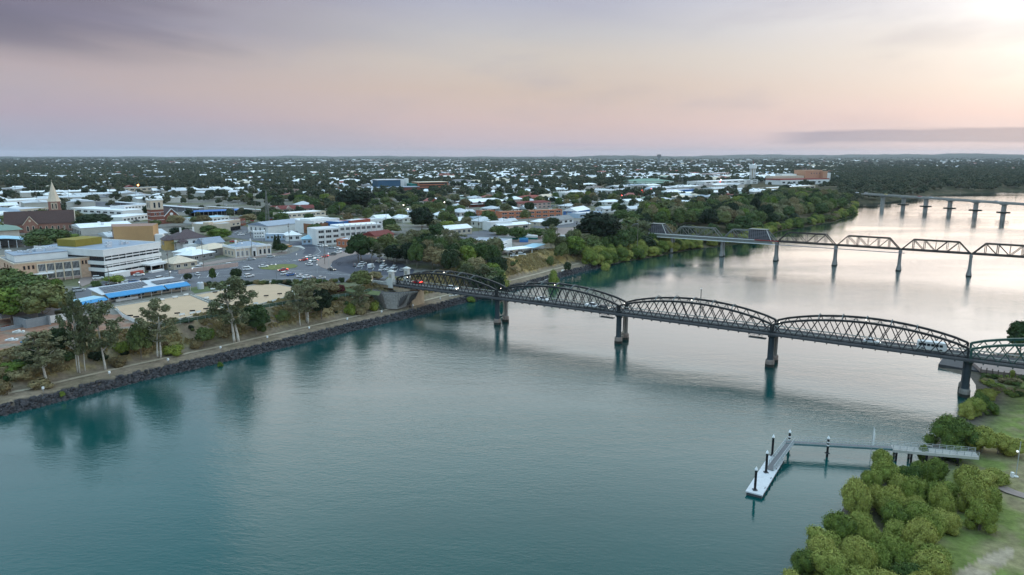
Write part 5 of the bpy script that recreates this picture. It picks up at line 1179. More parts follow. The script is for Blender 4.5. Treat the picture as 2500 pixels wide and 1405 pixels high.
tx = w*.72; ty = 19
b.box('tower', 'pink_brick', tx-3.9, tx+3.9, ty-3.9, ty+3.9, -.5, 21.2)
for sx in (-1, 1): b.box('belfry_surround', 'cream_stone', tx+sx*1.1-.95, tx+sx*1.1+.95, ty-4.05, ty-3.92, 15.2, 20.4); b.box('belfry_opening', 'window_glass', tx+sx*1.1-.4, tx+sx*1.1+.4, ty-4.12, ty-4.06, 15.9, 19.6)
for i in range(2): b.box('belfry_opening', 'window_glass', tx+3.93, tx+4.0, ty-2.2+2.6*i, ty-1.2+2.6*i, 15.9, 19.6)
sp_ = MB(); n = 8; z0 = 21.2
prof = [(4.9,z0),(3.9,z0+2.0),(2.5,z0+6.6),(.14,z0+14.6)]; V = []; 
for r0, z in prof: V += [(tx+r0*math.cos(math.pi/8+2*math.pi*i/n), ty+r0*math.sin(math.pi/8+2*math.pi*i/n), z) for i in range(n)]
sp_.add(V, [(j*n+i, j*n+(i+1)%n, (j+1)*n+(i+1)%n, (j+1)*n+i) for j in range(3) for i in range(n)]+[tuple(range(n-1,-1,-1)), tuple(range(3*n,4*n))]); b.part('spire', 'cream_stone', sp_)
b.part('cross', 'cream_stone', MB().box(tx-.08,tx+.08,ty-.08,ty+.08,z0+14.6,z0+16.4).box(tx-.5,tx+.5,ty-.07,ty+.07,z0+15.5,z0+15.7))
b.box('side_hall', 'red_brick', -16, -3, 2, 14, -.5, 7); b.part('hall_roof', 'roof_blue_grey', MB().hip(-16,-3,2,14,7,3,.5,.1))
# --- second church with square brick tower
b = Bld('tower_church', 'red brick church with square cream topped tower and stripy gables', (372,549), (402,547))
w = b.w
b.box('tower', 'red_brick', 0, w, 0, w, 0, 12); b.box('belfry', 'cream_stone', -.1, w+.1, -.1, w+.1, 12.02, 19.4); b.box('cornice', 'off_white', -.5, w+.5, -.5, w+.5, 19.42, 20.2)
for i in range(4): b.box('pinnacle', 'off_white', (0, w-1.1)[i%2]-.2, (0, w-1.1)[i%2]+1.3, (0, w-1.1)[i//2]-.2, (0, w-1.1)[i//2]+1.3, 20.22, 21.4)
for i in range(3): b.box('string_course', 'off_white', -.12, w+.12, -.12, w+.12, 3.4+3.2*i, 3.7+3.2*i)
b.windows(2, 1.2, w-1.2, 13.5, 17.8, .45, y=-.12, mull=0); b.windows(2, 1.2, w-1.2, 13.5, 17.8, .45, 'low', y=-.12, mull=0); b.windows(2, 1.2, w-1.2, 7.5, 9.3, .3, mull=0)
b.part('nave_wall', 'red_brick', MB().profile([(w+.5,0),(w+13,0),(w+13,5.5),(w+6.7,11.5),(w+.5,5.5)][::-1], 2, 26)); 
b.part('nave_roof', 'tile_plum', MB().profile([(w+.0,5.3),(w+6.7,11.7),(w+13.5,5.3),(w+13.5,5.7),(w+6.7,12.2),(w+.0,5.7)], 1.6, 26.4))
b.part('gable_coping', 'off_white', MB().bar((w+.2,1.5,5.5),(w+6.7,1.5,12.2),.5).bar((w+13.3,1.5,5.5),(w+6.7,1.5,12.2),.5)); b.part('rose_window', 'off_white', MB().tube((w+6.7,1.7,7.6),(w+6.7,2,7.6),1.3,1.3,14))
b.part('porch', 'red_brick', MB().profile([(w+9,0),(w+15,0),(w+15,3.2),(w+12,6),(w+9,3.2)][::-1], -3, 2)); b.part('porch_coping', 'off_white', MB().bar((w+8.8,-3.1,3.1),(w+12,-3.1,6.3),.4).bar((w+15.2,-3.1,3.1),(w+12,-3.1,6.3),.4))
# --- brown tiled house
b = Bld('tiled_house', 'large white and ochre house with plum tiled hip roofs and white chimneys', (428,612), (506,606))
w = b.w; b.box('wall', 'off_white', 0, w, 0, 17, -.5, 6.5); b.part('roof', 'tile_plum', MB().hip(0,w,0,17,6.5,5,.9)); b.box('ochre_wing', 'yellow_ochre', -5, 0, 2, 12, -.5, 6.0); b.part('wing_roof', 'tile_plum', MB().hip(-5,1.5,2,12,6,3,.6))
for x in (w*.3, w*.7): b.box('chimney', 'off_white', x-.5, x+.5, 7, 8, 9, 12.6)
b.windows(3, w*.25, w*.95, 3.6, 5.2, .4); b.windows(3, w*.2, w*.95, .6, 2.2, .35); b.windows(3, 3, 10, 3.2, 5.2, .5, 'low', y=-5, frame='off_white')
b.box('front_wing', 'off_white', w*.2, w*.9, -5, -.05, -.5, 3.6); b.part('porch_roof', 'tile_plum', MB().hip(w*.1,w*.35,-4,0,5.0,2.2,.4)); b.windows(4, w*.25, w*.85, .8, 2.2, .35, y=-5)
# --- cream deco shops
b = Bld('deco_shops', 'cream two storey parade of shops with pink bands and dark awning', (514,572), (588,560))
w = b.w; b.box('wall', 'cream_wall', 0, w, 0, 15, -.3, 7.0); b.box('parapet_band', 'pink_wall', -.05, w+.05, -.15, 0, 5.9, 6.4); b.box('parapet', 'cream_stone', 0, w, -.1, .4, 7.0, 7.8); b.box('roof', 'roof_metal', .4, w, .4, 15, 7.0, 7.1)
b.box('corner_block', 'cream_stone', -2, 3, -.6, 4, -.3, 8.6); b.windows(6, 3.5, w-.5, 3.9, 5.2, .45); b.box('shop_glass', 'window_glass', .5, w-.5, -.06, 0, .1, 2.4); b.box('awning', 'dark_void', -1, w, -2.6, -.2, 2.6, 2.9)
b = Bld('deco_shops', 'cream two storey wing of shops next to the tiled house, with terracotta roofline', (470,566), (512,572))
w = b.w; b.box('wall', 'cream_wall', 0, w, 0, 16, -.3, 6.8); b.box('parapet_band', 'pink_wall', -.05, w+.05, -.2, 0, 6.0, 6.8); b.box('roof', 'roof_metal', .3, w-.3, .3, 16, 6.8, 6.9); b.windows(4, .5, w-.5, 3.7, 4.9, .6); b.box('shop_glass', 'window_glass', .5, w-.5, -.06, 0, .1, 2.4); b.box('awning', 'dark_void', 0, w, -2.4, -.25, 2.6, 2.9)
# --- classical white building
b = Bld('classical_building', 'single storey white classical building with arched windows and central pediment', (576,631), (662,622))
w = b.w; D = 17; b.box('wall', 'cream_stone', 0, w, 0, D, -.3, 5.0); b.box('cornice', 'off_white', -.35, w+.35, -.35, D, 5.0, 5.35); b.box('parapet', 'off_white', 0, w, -.05, .35, 5.37, 6.1); b.box('parapet', 'off_white', 0, .35, .37, D, 5.37, 6.1)
b.part('roof', 'roof_blue_grey', MB().hip(1,w-1,1,D-1,5.36,2.4,0)); b.box('plinth', 'off_white', -.12, w+.12, -.12, 0, -.3, .5)
def arch_win(x, dk):
    n = 8; pr = [(x-.55,1.0),(x+.55,1.0)]+[(x+.55*math.cos(math.pi*i/n), 3.1+.55*math.sin(math.pi*i/n)) for i in range(n+1)]
    o = MB().profile([(x+(a-x)*1.4, 1.0+(c-1.0)*1.1-.1) for a, c in pr][::-1], -.12, 0).build('window', 'off_white', b.o); MB().profile(pr[::-1], -.17, -.13).build('pane', dk, o)
for i in range(8):
    if i in (3, 4): continue
    arch_win(w*(.06+.126*i), 'window_glass' if i > 4 else 'roof_grey')
for i in range(9): b.box('pilaster', 'off_white', w*.125*i-.18 if 0 < i < 8 else (0 if i == 0 else w-.36), w*.125*i+.18 if 0 < i < 8 else (.36 if i == 0 else w), -.22, -.005, .5, 5.0)
b.box('portico', 'off_white', w*.43, w*.57, -.9, -.23, -.3, 5.0); b.box('door', 'dark_void', w*.47, w*.53, -.95, -.91, 0, 3.1); b.part('pediment', 'off_white', MB().profile([(w*.41,5.4),(w*.59,5.4),(w*.5,7.0)][::-1], -1.0, -.4))
for x in (w*.2, w*.62): b.box('chimney', 'off_white', x-.4, x+.4, 8, 8.8, 6.5, 9.0)
b.windows(3, 2, 15, 1.2, 3.4, .35, 'low', y=0)
def simple_house(label, a, bb, wall, roof, h, rh, depth, nwin=3, gable=False, name='house', extra=None, cat='house', inset=None, z=10.0):
    b = Bld(name, label, a, bb, cat, z=z); w = b.w
    b.box('wall', wall, 0, w, 0, depth, -.3, h)
    b.part('roof', roof, MB().hip(0,w,0,depth,h,rh,.6,.12 if gable else inset))
    if nwin: b.windows(nwin, .4, w-.4, h*.35 if h < 4.5 else h*.62, h*.78 if h < 4.5 else h*.85, .5)
    if nwin and h >= 4.5: b.windows(nwin, .4, w-.4, h*.14, h*.36, .5)
    b.windows(max(1, int(depth/5)), 1, depth-1, h*.35, h*.75, .3, 'low', y=0)
    if extra: extra(b)
    return b
def flat_bld(label, a, bb, wall, h, depth, rows=1, nwin=6, roof='roof_metal', name='building', glass='window_glass', extra=None, group=None, frac=.6, z=10.0):
    b = Bld(name, label, a, bb, group=group, z=z); w = b.w
    b.box('wall', wall, 0, w, 0, depth, -.3, h); b.box('roof', roof, .3, w-.3, .3, depth-.3, h, h+.08)
    b.part('parapet', wall, MB().box(-.05,w+.05,-.05,.3,h,h+.5).box(-.05,.3,.3,depth,h,h+.5).box(w-.3,w+.05,.3,depth,h,h+.5))
    for r in range(rows): b.windows(nwin, .5, w-.5, h*(r+.38)/rows, h*(r+.75)/rows, frac, glass=glass)
    if extra: extra(b)
    return b
simple_house('grey blue gabled cottage roof beside the classical building', (500,612), (548,606), 'off_white', 'roof_blue_grey', 3.6, 3.4, 9, 2, True)
simple_house('cream hip roofed pavilion beside the white banded offices', (425,660), (482,652), 'cream_wall', 'cream_stone', 3.0, 3.2, 12, 3)
simple_house('white hip roofed shelter between the cream pavilion and the classical building', (470,640), (525,630), 'roof_grey', 'roof_white', 3.2, 2.2, 11, 3)
simple_house('small white hip roof shelter wedged behind the cream pavilion', (455,632), (500,624), 'off_white', 'roof_white', 3.2, 2.2, 9, 2)
simple_house('brown roofed hall joined to the classical building, with a chimney', (510,628), (565,618), 'roof_grey', 'cream_stone', 4.0, 2.4, 12, 2)
t = thing('street_wall', 'long low pinkish masonry wall along the street front of the cream pavilion', 'wall', G(436,670,10), math.atan2((G(582,651,10)-G(436,670,10)).y, (G(582,651,10)-G(436,670,10)).x))
Lw = (G(582,651,10)-G(436,670,10)).length
for i in range(20): MB().box(Lw*i/20+.03, Lw*(i+1)/20-.03, 0, .3, -.2, 2.0).build('wall_panel', 'pink_wall', t)
# --- sheds, shops and offices round the bend
simple_house('long grey roofed warehouse with white front behind the pale blue shop', (655,572), (742,562), 'off_white', 'roof_blue_grey', 5.6, 2.6, 22, 0, True, name='warehouse', cat='warehouse')
flat_bld('bright white boxy shop with square windows at the bend', (619,583), (647,582), 'off_white', 4.4, 9, 2, 4, name='shop')
flat_bld('pale blue painted low shop beside the bright white one', (648,588), (700,587), 'pale_blue_wall', 3.8, 10, 1, 5, name='shop')
b = simple_house('white hip roofed house with dark solar panels at the bend', (700,590), (736,588), 'off_white', 'roof_white', 3.8, 2.6, 12, 2)
for i in range(3):
    for j in range(2): o = MB().add([(0,0,0),(2.0,0,0),(2.0,1.5,.75),(0,1.5,.75),(0,0,-.05),(2,0,-.05),(2,1.5,.7),(0,1.5,.7)], [(0,1,2,3),(7,6,5,4),(0,4,5,1),(1,5,6,2),(2,6,7,3),(3,7,4,0)]).build('solar_panel', 'solar_cell', b.o, (2.0+2.1*i, 1.2+1.6*j, 4.45+.82*j))
simple_house('pale blue weatherboard cottage with white porch beside the three storey offices', (737,598), (773,597), 'pale_blue_wall', 'sky_blue_roof', 3.4, 2.6, 10, 3)
b = Bld('office_building', 'white three storey offices with rows of dark windows and projecting fins at the bend', (772,600), (933,587))
w = b.w; xs = w*.34
b.box('wing_wall', 'off_white', 0, xs, -1.5, 14, -.3, 10.2); b.box('main_wall', 'off_white', xs, w, 0, 14, -.3, 11.2); b.box('roof', 'roof_metal', .3, xs, -1.2, 13.7, 10.2, 10.3); b.box('roof', 'roof_white', xs+.3, w-.3, .3, 13.7, 11.2, 11.3)
for r in range(3):
    b.windows(3, .6, xs-.4, 1.2+3.3*r, 2.8+3.3*r, .72, y=-1.5, mull=2); b.windows(8, xs+.5, w-.3, 1.4+3.5*r, 3.1+3.5*r, .72, mull=3)
for i in range(9): xx = xs+(w-xs)*i/8; b.box('fin', 'off_white', xx-.22, xx+.22, -.75, -.11, 0, 12.0)
for i in range(4): xx = xs*i/3; b.box('fin', 'off_white', xx-.2, xx+.2, -2.1, -1.62, 0, 10.2)
flat_bld('brown brick walled block beside the stepped white upper storey', (742,570), (768,572), 'brown_brick', 6.6, 14, 1, 0, name='building')
flat_bld('white stepped two storey block with salmon panels behind the three storey offices', (768,571), (830,562), 'off_white', 8.6, 18, 2, 6, name='building', extra=lambda b: (b.box('salmon_panel','orange_wall',.5,b.w-.5,-.05,-.005,3.4,4.6), b.box('upper_storey','off_white',2,b.w*.8,5,15,8.6,10.0)))
flat_bld('vivid blue box storey rising behind the three storey offices', (828,569), (856,565), 'bright_blue', 7.6, 12, 1, 0)
flat_bld('vivid red long box storey next to the blue one behind the offices', (857,566), (905,560), 'bright_red', 7.6, 12, 1, 0)
flat_bld('white long low block behind the red box storey', (880,560), (935,556), 'off_white', 6.4, 16, 1, 5)
b = simple_house('orange rendered house with brown gable roof below the three storey offices', (917,599), (962,593), 'orange_wall', 'tile_dark_red', 5.6, 2.6, 12, 4, True)
flat_bld('low orange rendered shop in front of the brown gabled house', (822,604), (866,606), 'orange_brick', 4.6, 10, 1, 4, name='shop', frac=.4)
b = simple_house('cream white walled hall with curved pale roof behind the clump of trees', (1078,578), (1152,571), 'cream_wall', 'roof_white', 4.2, 2.6, 12, 6, True, name='hall', cat='hall')
flat_bld('large white rendered industrial shed above the golden slope', (1180,636), (1250,612), 'off_white', 6.6, 22, 1, 0, name='warehouse', roof='roof_blue_grey', extra=lambda b: (b.box('vent','window_glass',b.w*.5,b.w*.8,-.06,-.0,5.0,5.4), b.windows(2,2,8,1,2.6,.3)))
# carports over parked cars
def carport(label, a, bb, depth, h, roof):
    b = Bld('carport', label, a, bb, 'carport'); w = b.w
    for x in (.3, w/2, w-.3):
        for y in (.3, depth-.3): b.box('post', 'roof_white', x-.09, x+.09, y-.09, y+.09, -.2, h)
    b.part('roof', roof, MB().hip(0,w,0,depth,h,1.0,.4))
    return b
carport('white hip roofed open carport on the rim of the golden slope', (1240,625), (1300,618), 9, 3.0, 'roof_white'); carport('smaller grey blue roofed carport at the end of the white one', (1300,618), (1330,608), 8, 2.7, 'sky_blue_roof')
flat_bld('white boxy works building beside the storage yard street', (1198,565), (1250,562), 'off_white', 6.2, 14, 1, 2, name='warehouse'); 
simple_house('long cream walled low workshop with white roof by the yard road', (1222,566), (1295,560), 'cream_wall', 'roof_white', 4.0, 1.6, 14, 3, True, name='workshop', cat='workshop')
simple_house('white gabled house with dark roof beside the dark fig tree', (1350,552), (1400,545), 'off_white', 'roof_grey', 3.8, 3.0, 12, 4, True); simple_house('small cream cottage beside the red motel end wall', (1316,553), (1352,549), 'cream_wall', 'roof_white', 3.2, 2.0, 9, 3)
flat_bld('long red and terracotta two storey motel with recessed balconies', (1222,537), (1372,530), 'orange_brick', 6.6, 10, 2, 9, name='motel', roof='orange_wall', frac=.7)
flat_bld('short red wing of the long terracotta motel', (1178,530), (1208,528), 'orange_brick', 5.2, 10, 1, 3, name='motel', roof='orange_wall')
b = simple_house('wide white roofed restaurant with dark arches and red end panels', (1138,507), (1240,502), 'red_brick', 'roof_white', 5.0, 3.4, 22, 0, name='restaurant', cat='restaurant')
for i in range(5): b.part('arch', 'dark_void', MB().tube((b.w*(.1+.2*i),-1.4,4.2),(b.w*(.1+.2*i),-.9,4.2),2.2,2.2,14))
b.box('verandah_roof', 'roof_white', -3, b.w+3, -4.5, -.1, 3.2, 3.5)
simple_house('brown roofed pink walled two storey motel block beside the fig', (1268,513), (1345,508), 'pink_wall', 'tile_dark_red', 6.4, 2.0, 12, 7, name='motel', cat='motel')
simple_house('bright red hip roofed diner with white walls behind the brown roofed motel', (1278,494), (1330,491), 'red_brick', 'tile_red', 4.6, 3.0, 16, 4, name='diner', cat='restaurant'); simple_house('cream hip roof hall just beyond the bright red diner', (1325,490), (1362,487), 'cream_wall', 'cream_stone', 4.2, 3.0, 14, 3)
flat_bld('long white roofed store with red brick front beyond the motels', (1380,482), (1452,478), 'off_white', 6, 24, 1, 6, roof='roof_white', name='store', extra=lambda b: b.box('brick_front','red_brick',0,b.w*.9,-3,-.1,0,3.4))
simple_house('shop with a blue painted gable end near the river park', (1408,527), (1440,521), 'bright_blue', 'roof_white', 3.8, 3.4, 14, 0, True, name='shop', cat='shop'); flat_bld('white and pale blue workshop row in front of the blue gable', (1412,533), (1470,528), 'pale_blue_wall', 3.6, 14, 1, 3, name='workshop')
for i, (px, py, w_) in enumerate(((1475,520,26),(1505,515,30),(1540,520,24),(1478,502,40),(1530,500,40),(1570,512,30))):
    simple_house(['small white gabled house','white house with steep roof','pale roofed house','long white roofed store','low cream roofed store','little grey roofed house'][i]+' above the wooded bank, '+['first','second','third','fourth','fifth','sixth'][i]+' from the blue gable', (px,py), (px+w_,py-2), 'off_white', rnd.choice(['roof_white','roof_metal','roof_grey']), 3.6, 2.4, 12, 2, i % 2 == 0)
flat_bld('long bright blue walled shed above the wooded bank', (1622,474), (1703,471), 'bright_blue', 5.0, 26, 1, 0, roof='roof_metal', name='warehouse')
for i, (px, py, w_) in enumerate(((1675,480,32),(1710,478,30),(1745,477,34),(1660,490,30),(1800,470,55))):
    simple_house(['white','white','white','cream','very long white'][i]+' roofed store beside the blue shed, '+['first','second','third','fourth','fifth'][i]+' counted from it', (px,py), (px+w_,py-2), 'off_white', ['roof_white','roof_white','roof_white','cream_stone','roof_metal'][i], 4, 2, 18, 3, name='store', cat='store')
flat_bld('wide low green roofed hall behind the blue shed', (1552,457), (1650,455), 'olive_green', 6, 50, 1, 0, roof='green_roof', name='hall')
simple_house('green hip roof sports hall beyond the wooded bank stores', (1555,452), (1645,450), 'off_white', 'green_roof', 6, 5, 60, 0, name='hall', cat='hall')
# hospital
b = Bld('hospital', 'hospital with long red roofed wings and an orange upper block above the wooded bank', (1905,452), (2045,449))
w = b.w; b.box('wing_wall', 'off_white', 0, w*.85, 0, 40, -.3, 9); b.box('wing_roof', 'tile_red', -.5, w*.86, 2, 41, 9, 11.2); b.box('upper_block', 'orange_wall', w*.62, w*.92, 30, 60, 0, 27); b.box('stair_tower', 'orange_wall', w*.88, w*.96, 22, 30, 0, 25); b.box('white_wing', 'off_white', w*.94, w*1.08, 30, 60, 0, 21); b.box('plant_level', 'cream_wall', w*.06, w*.6, 30, 50, 9, 16); b.box('rear_wing', 'off_white', w*.35, w*.6, 50, 70, 0, 19)
b.windows(9, 2, w*.8, 3, 6, .5, mull=0); b.windows(4, w*.7, w*.9, 19, 22, .25, y=30, mull=0)
for i in range(3): b.box('flue', 'roof_grey', w*.64+i*9, w*.64+i*9+.8, 40, 41, 27, 31)
b = Bld('school_building', 'long orange and blue glass institutional building with flat roofs in the middle distance', (930,468), (1094,464))
w = b.w; b.box('orange_block', 'orange_brick', w*.55, w, 0, 30, 0, 13); b.box('blue_block', 'blue_glass', 0, w*.33, 15, 45, 0, 17); b.box('roof', 'roof_metal', w*.0-1, w*.34, 14, 46, 17, 18); b.box('low_roof', 'roof_blue_grey', -w*.3, w*.15, -20, 8, 6, 7); b.box('low_block', 'pale_blue_wall', -w*.28, w*.1, -18, 6, 0, 6)
b.box('low_roof', 'roof_blue_grey', w*.15, w*.5, -22, 6, 6.5, 7.5); b.box('low_block', 'red_brick', w*.15, w*.5, -21, 5, 0, 6.5); b.box('teal_wall', 'teal_cover', w*.45, w*.56, 5, 30, 0, 11); b.box('white_lift_core', 'off_white', w*.34, w*.40, 20, 30, 0, 18); b.box('white_lift_core', 'off_white', w*.44, w*.48, 25, 35, 0, 19)
for r in range(3): b.box('window_band', 'window_glass', w*.56, w*.99, -.15, -.01, 2.5+3.8*r, 4.4+3.8*r); b.box('roof', 'cream_stone', w*.54, w*1.01, -1, 31, 13+.02*r, 13.02+.02*r+.3) if r == 0 else None
# water tower
p = G(1836,447,10); t = thing('water_tower', 'tall white concrete water tower with drum tank on open ribbed legs', 'water tower', p)
for i in range(8): a = 2*math.pi*i/8; MB().bar((5.4*math.cos(a),5.4*math.sin(a),0),(5.4*math.cos(a),5.4*math.sin(a),29.5),1.5,1.5).build('leg', 'off_white', t)
MB().lathe([(3.2,0),(3.2,29.5)], 14).build('core', 'cream_wall', t); MB().lathe([(7.2,29.5),(7.6,30),(7.6,37.5),(7.0,38)], 20).build('tank', 'off_white', t); MB().lathe([(7.75,33.2),(7.75,34)], 20).build('tank_band', 'off_white', t); MB().lathe([(.3,38),(.3,46)], 6).build('mast', 'red_paint', t)
p = G(1608,404,10); t = thing('silo_tower', 'dark blocky tower silhouette on the far horizon with a wider head', 'tower', p)
MB().box(-6,6,-6,6,0,48).build('shaft', 'block_grey', t); MB().box(-11,11,-9,9,48,66).build('head', 'roof_grey', t)
def lattice_tower(px, py, top, wb, label, m='old_grey_steel', arms=True):
    p = G(px, py, 10); h = ZF(p.y, top)-10; t = thing('lattice_tower', label, 'tower', p); n = 8
    for sx in (-1, 1):
        for sy in (-1, 1): MB().bar((sx*wb,sy*wb,0),(sx*wb*.16,sy*wb*.16,h),max(.16, .004*h)).build('leg', m, t)
    for side in range(4):
        mb = MB()
        for i in range(n):
            z0, z1 = h*i/n, h*(i+1)/n; w0, w1 = wb*(1-.84*i/n), wb*(1-.84*(i+1)/n); c = [(-1,-1),(1,-1),(1,1),(-1,1)]; a, q = c[side], c[(side+1)%4]
            mb.bar((a[0]*w0,a[1]*w0,z0),(q[0]*w1,q[1]*w1,z1),.12); mb.bar((q[0]*w0,q[1]*w0,z0),(a[0]*w1,a[1]*w1,z1),.12)
        mb.build('bracing', m, t)
    if arms:
        for z in (.62, .76, .9): MB().bar((-wb*.9,0,h*z),(wb*.9,0,h*z),.5).build('cross_arm', m, t)
lattice_tower(1661,468,422,5.5,'grey lattice power pylon behind the blue shed'); lattice_tower(1354,402,374,4,'thin lattice radio mast on the horizon',arms=False)
lattice_tower(655,560,466,1.5,'tall slim lattice radio mast above the red roofed station',arms=False); lattice_tower(1531,470,400,3,'thin lattice pylon between the green roofed hall and the horizon')
# --- bowls club
b = Bld('bowls_club', 'low bowls club with sky blue awnings and rows of solar panels on its roof', (262,741), (462,709))
w = b.w; b.box('wall', 'cream_wall', 0, w, 2.2, 13, -.3, 3.0)
b.part('roof', 'roof_metal', MB().add([(-1,1.6,3.02),(w,1.6,3.02),(w,13.4,4.2),(-1,13.4,4.2),(-1,1.6,3.2),(w,1.6,3.2),(w,13.4,4.4),(-1,13.4,4.4)], [(0,3,2,1),(4,5,6,7),(0,1,5,4),(1,2,6,5),(2,3,7,6),(3,0,4,7)]))
for x0, x1 in ((0,w*.685),(w*.70,w)):
    n = 8; 
    for i in range(n): a, c = x0+(x1-x0)*i/n, x0+(x1-x0)*(i+1)/n; b.part('awning_panel', 'awning_blue', MB().add([(a,1.55,3.5),(c,1.55,3.5),(c,-1.4,2.35),(a,-1.4,2.35),(a,-1.4,2.0+.1*(i%2)),(c,-1.4,2.0+.1*((i+1)%2)),(a,1.55,3.42),(c,1.55,3.42)], [(0,3,2,1),(3,4,5,2),(6,7,2,3),(0,1,7,6)]))
for i in range(9): b.box('awning_post', 'roof_white', w*i/8-.05 if 0 < i < 8 else (.05 if i == 0 else w-.15), w*i/8+.05 if 0 < i < 8 else (.15 if i == 0 else w-.05), -1.3, -1.2, -.2, 2.2)
b.windows(6, 1, w-1, .6, 2.1, .55, y=2.2)
b.box('counter', 'off_white', w*.10, w*.36, .2, .6, -.1, .9)
def solar(x, y, z, sl=.102):
    return MB().add([(x,y,z),(x+1.05,y,z),(x+1.05,y+1.7,z+1.7*sl),(x,y+1.7,z+1.7*sl),(x,y,z+.05),(x+1.05,y,z+.05),(x+1.05,y+1.7,z+1.7*sl+.05),(x,y+1.7,z+1.7*sl+.05)], [(0,3,2,1),(4,5,6,7),(0,1,5,4),(1,2,6,5),(2,3,7,6),(3,0,4,7)])
for r in range(4):
    for c in range(14 if r else 12):
        x = 1.0+c*1.22+r*.35; 
        if x < w*.62: b.part('solar_panel', 'solar_cell', solar(x, 3.3+r*2.15, 3.45+(1.7+r*2.15)*.102))
for r in range(3):
    for c in range(10): b.part('solar_panel', 'solar_cell', solar(w*.66+c*1.1, 4.2+r*1.85, 3.5+(2.6+r*1.85)*.102))
b = Bld('club_annex', 'small blue awninged hut beside the bowls club', (200,757), (262,744)); w = b.w
b.box('wall', 'off_white', 0, w, 1.5, 7, -.3, 2.6); b.box('roof', 'sky_blue_roof', -.4, w+.2, 1.0, 7.4, 2.6, 2.8)
for i in range(4): a, c = w*i/4, w*(i+1)/4; b.part('awning_panel', 'awning_blue', MB().add([(a,.95,2.75),(c,.95,2.75),(c,-.9,2.0),((a+c)/2,-.9,1.75),(a,-.9,2.0)], [(0,4,3,2,1)]).add([(a,.95,2.7),(c,.95,2.7),(c,-.9,1.95),((a+c)/2,-.9,1.7),(a,-.9,1.95)], [(0,1,2,3,4)]))
for x in (w*.3, w*.75): b.box('bench', 'off_white', x-.8, x+.8, -1.6, -1.2, .3, .5)
# grey blockwork under construction
b = Bld('block_building', 'unfinished grey blockwork building in the red earth yard', (66,806), (166,787), z=9.5); w = b.w
b.box('wall', 'block_grey', 0, w*.5, 0, .4, -.3, 3.4); b.box('wall', 'block_grey', 0, .4, .4, 9, -.3, 3.4); b.box('wall', 'block_grey', w*.5, w*.5+.4, -1.2, 6, -.3, 3.6); b.box('wall', 'off_white', w*.5+.4, w, 1, 1.4, -.3, 3.0); b.box('wall', 'block_grey', 0.4, w, 8.6, 9, -.3, 3.2); b.box('floor_slab', 'concrete', .4, w*.5, .4, 8.6, -.2, .1); b.box('inner_wall', 'block_grey', w*.25, w*.25+.3, .4, 8.6, .1, 2.8); b.box('wall', 'block_grey', -6, -.1, 3, 3.4, -.3, 1.6)
b.box('dark_roof', 'roof_grey', -2, w+8, 12, 22, 2.6, 4.0)
for i, (px, py, m_, lab) in enumerate(((45,812,'off_white','heap of white wrapped pallets in the red earth yard'), (65,836,'awning_blue','blue covered material pile beside the yard road'), (18,800,'red_brick','small stack of red bricks in the yard'), (28,832,'roof_white','flat white sheet lying in the yard'))):
    p = GP(px, py); t = thing('material_pile', lab, 'pile of materials', p)
    for j in range(5): MB().box(-1.6+j*.7, -1.0+j*.7, -.6+.1*j, .5, -.2, .4+.2*(j%3)).build('bundle', m_, t)
# pale curved roof behind the sandstone building
b = Bld('market_hall', 'open sided hall with pale sky blue curved roof below the church', (-60,612), (62,604)); w = b.w
pr = [(w*i/12, 4.6+1.6*math.sin(math.pi*i/12)) for i in range(13)]; b.part('roof', 'sky_blue_roof', MB().profile(pr+[(x, z-.25) for x, z in pr[::-1]], 0, 20)); 
for i in range(7): b.box('post', 'roof_white', w*i/6-.15+(.15 if i == 0 else -.15 if i == 6 else 0), w*i/6+.15+(.15 if i == 0 else -.15 if i == 6 else 0), .3, .6, 0, 4.6)
b.box('rear_wall', 'block_grey', 0, w, 17, 17.4, 0, 4.5)
# station and long roofs
for (a, c, wall, roof, h, d, lab) in (((270,503),(480,520),'roof_grey','roof_metal',4.2,9,'very long narrow station platform roof in the railway yard'), ((505,512),(655,522),'cream_wall','roof_white',3.0,3,'long thin cream platform canopy beyond the blue solar shed'),
        ((470,530),(600,524),'dark_void','bright_blue',4.0,22,'broad vivid blue roof over parked cars beside the railway'), ((655,524),(768,520),'pink_wall','tile_dark_red',4.6,16,'long dark red roofed station building with small gables'),
        ((700,545),(796,537),'cream_wall','roof_white',7.4,20,'white two storey hotel with verandah behind the warehouse')):
    if 'red roofed station' in lab:
        b = simple_house(lab, a, c, wall, roof, h, 3, d, 7, True, name='station')
        for i in range(3): b.part('gable', 'pink_wall', MB().profile([(b.w*(.2+.25*i)-3,4.6),(b.w*(.2+.25*i)+3,4.6),(b.w*(.2+.25*i),7.4)][::-1], -.6, 5))
    elif 'hotel' in lab:
        b = flat_bld(lab, a, c, wall, h, d, 2, 8, roof=roof, name='hotel'); b.box('verandah', 'roof_white', -.5, b.w+.5, -2.4, -.1, 3.4, 3.6)
    else: b = Bld('long_shed', lab, a, c, 'shed'); b.box('wall', wall, 0, b.w, d*.3, d*.9, 0, h-.05); b.box('roof', roof, -.5, b.w+.5, 0, d, h, h+.35); [b.box('post', 'roof_metal', b.w*(i+.5)/12-.12, b.w*(i+.5)/12+.12, .3, .55, 0, h) for i in range(12)]
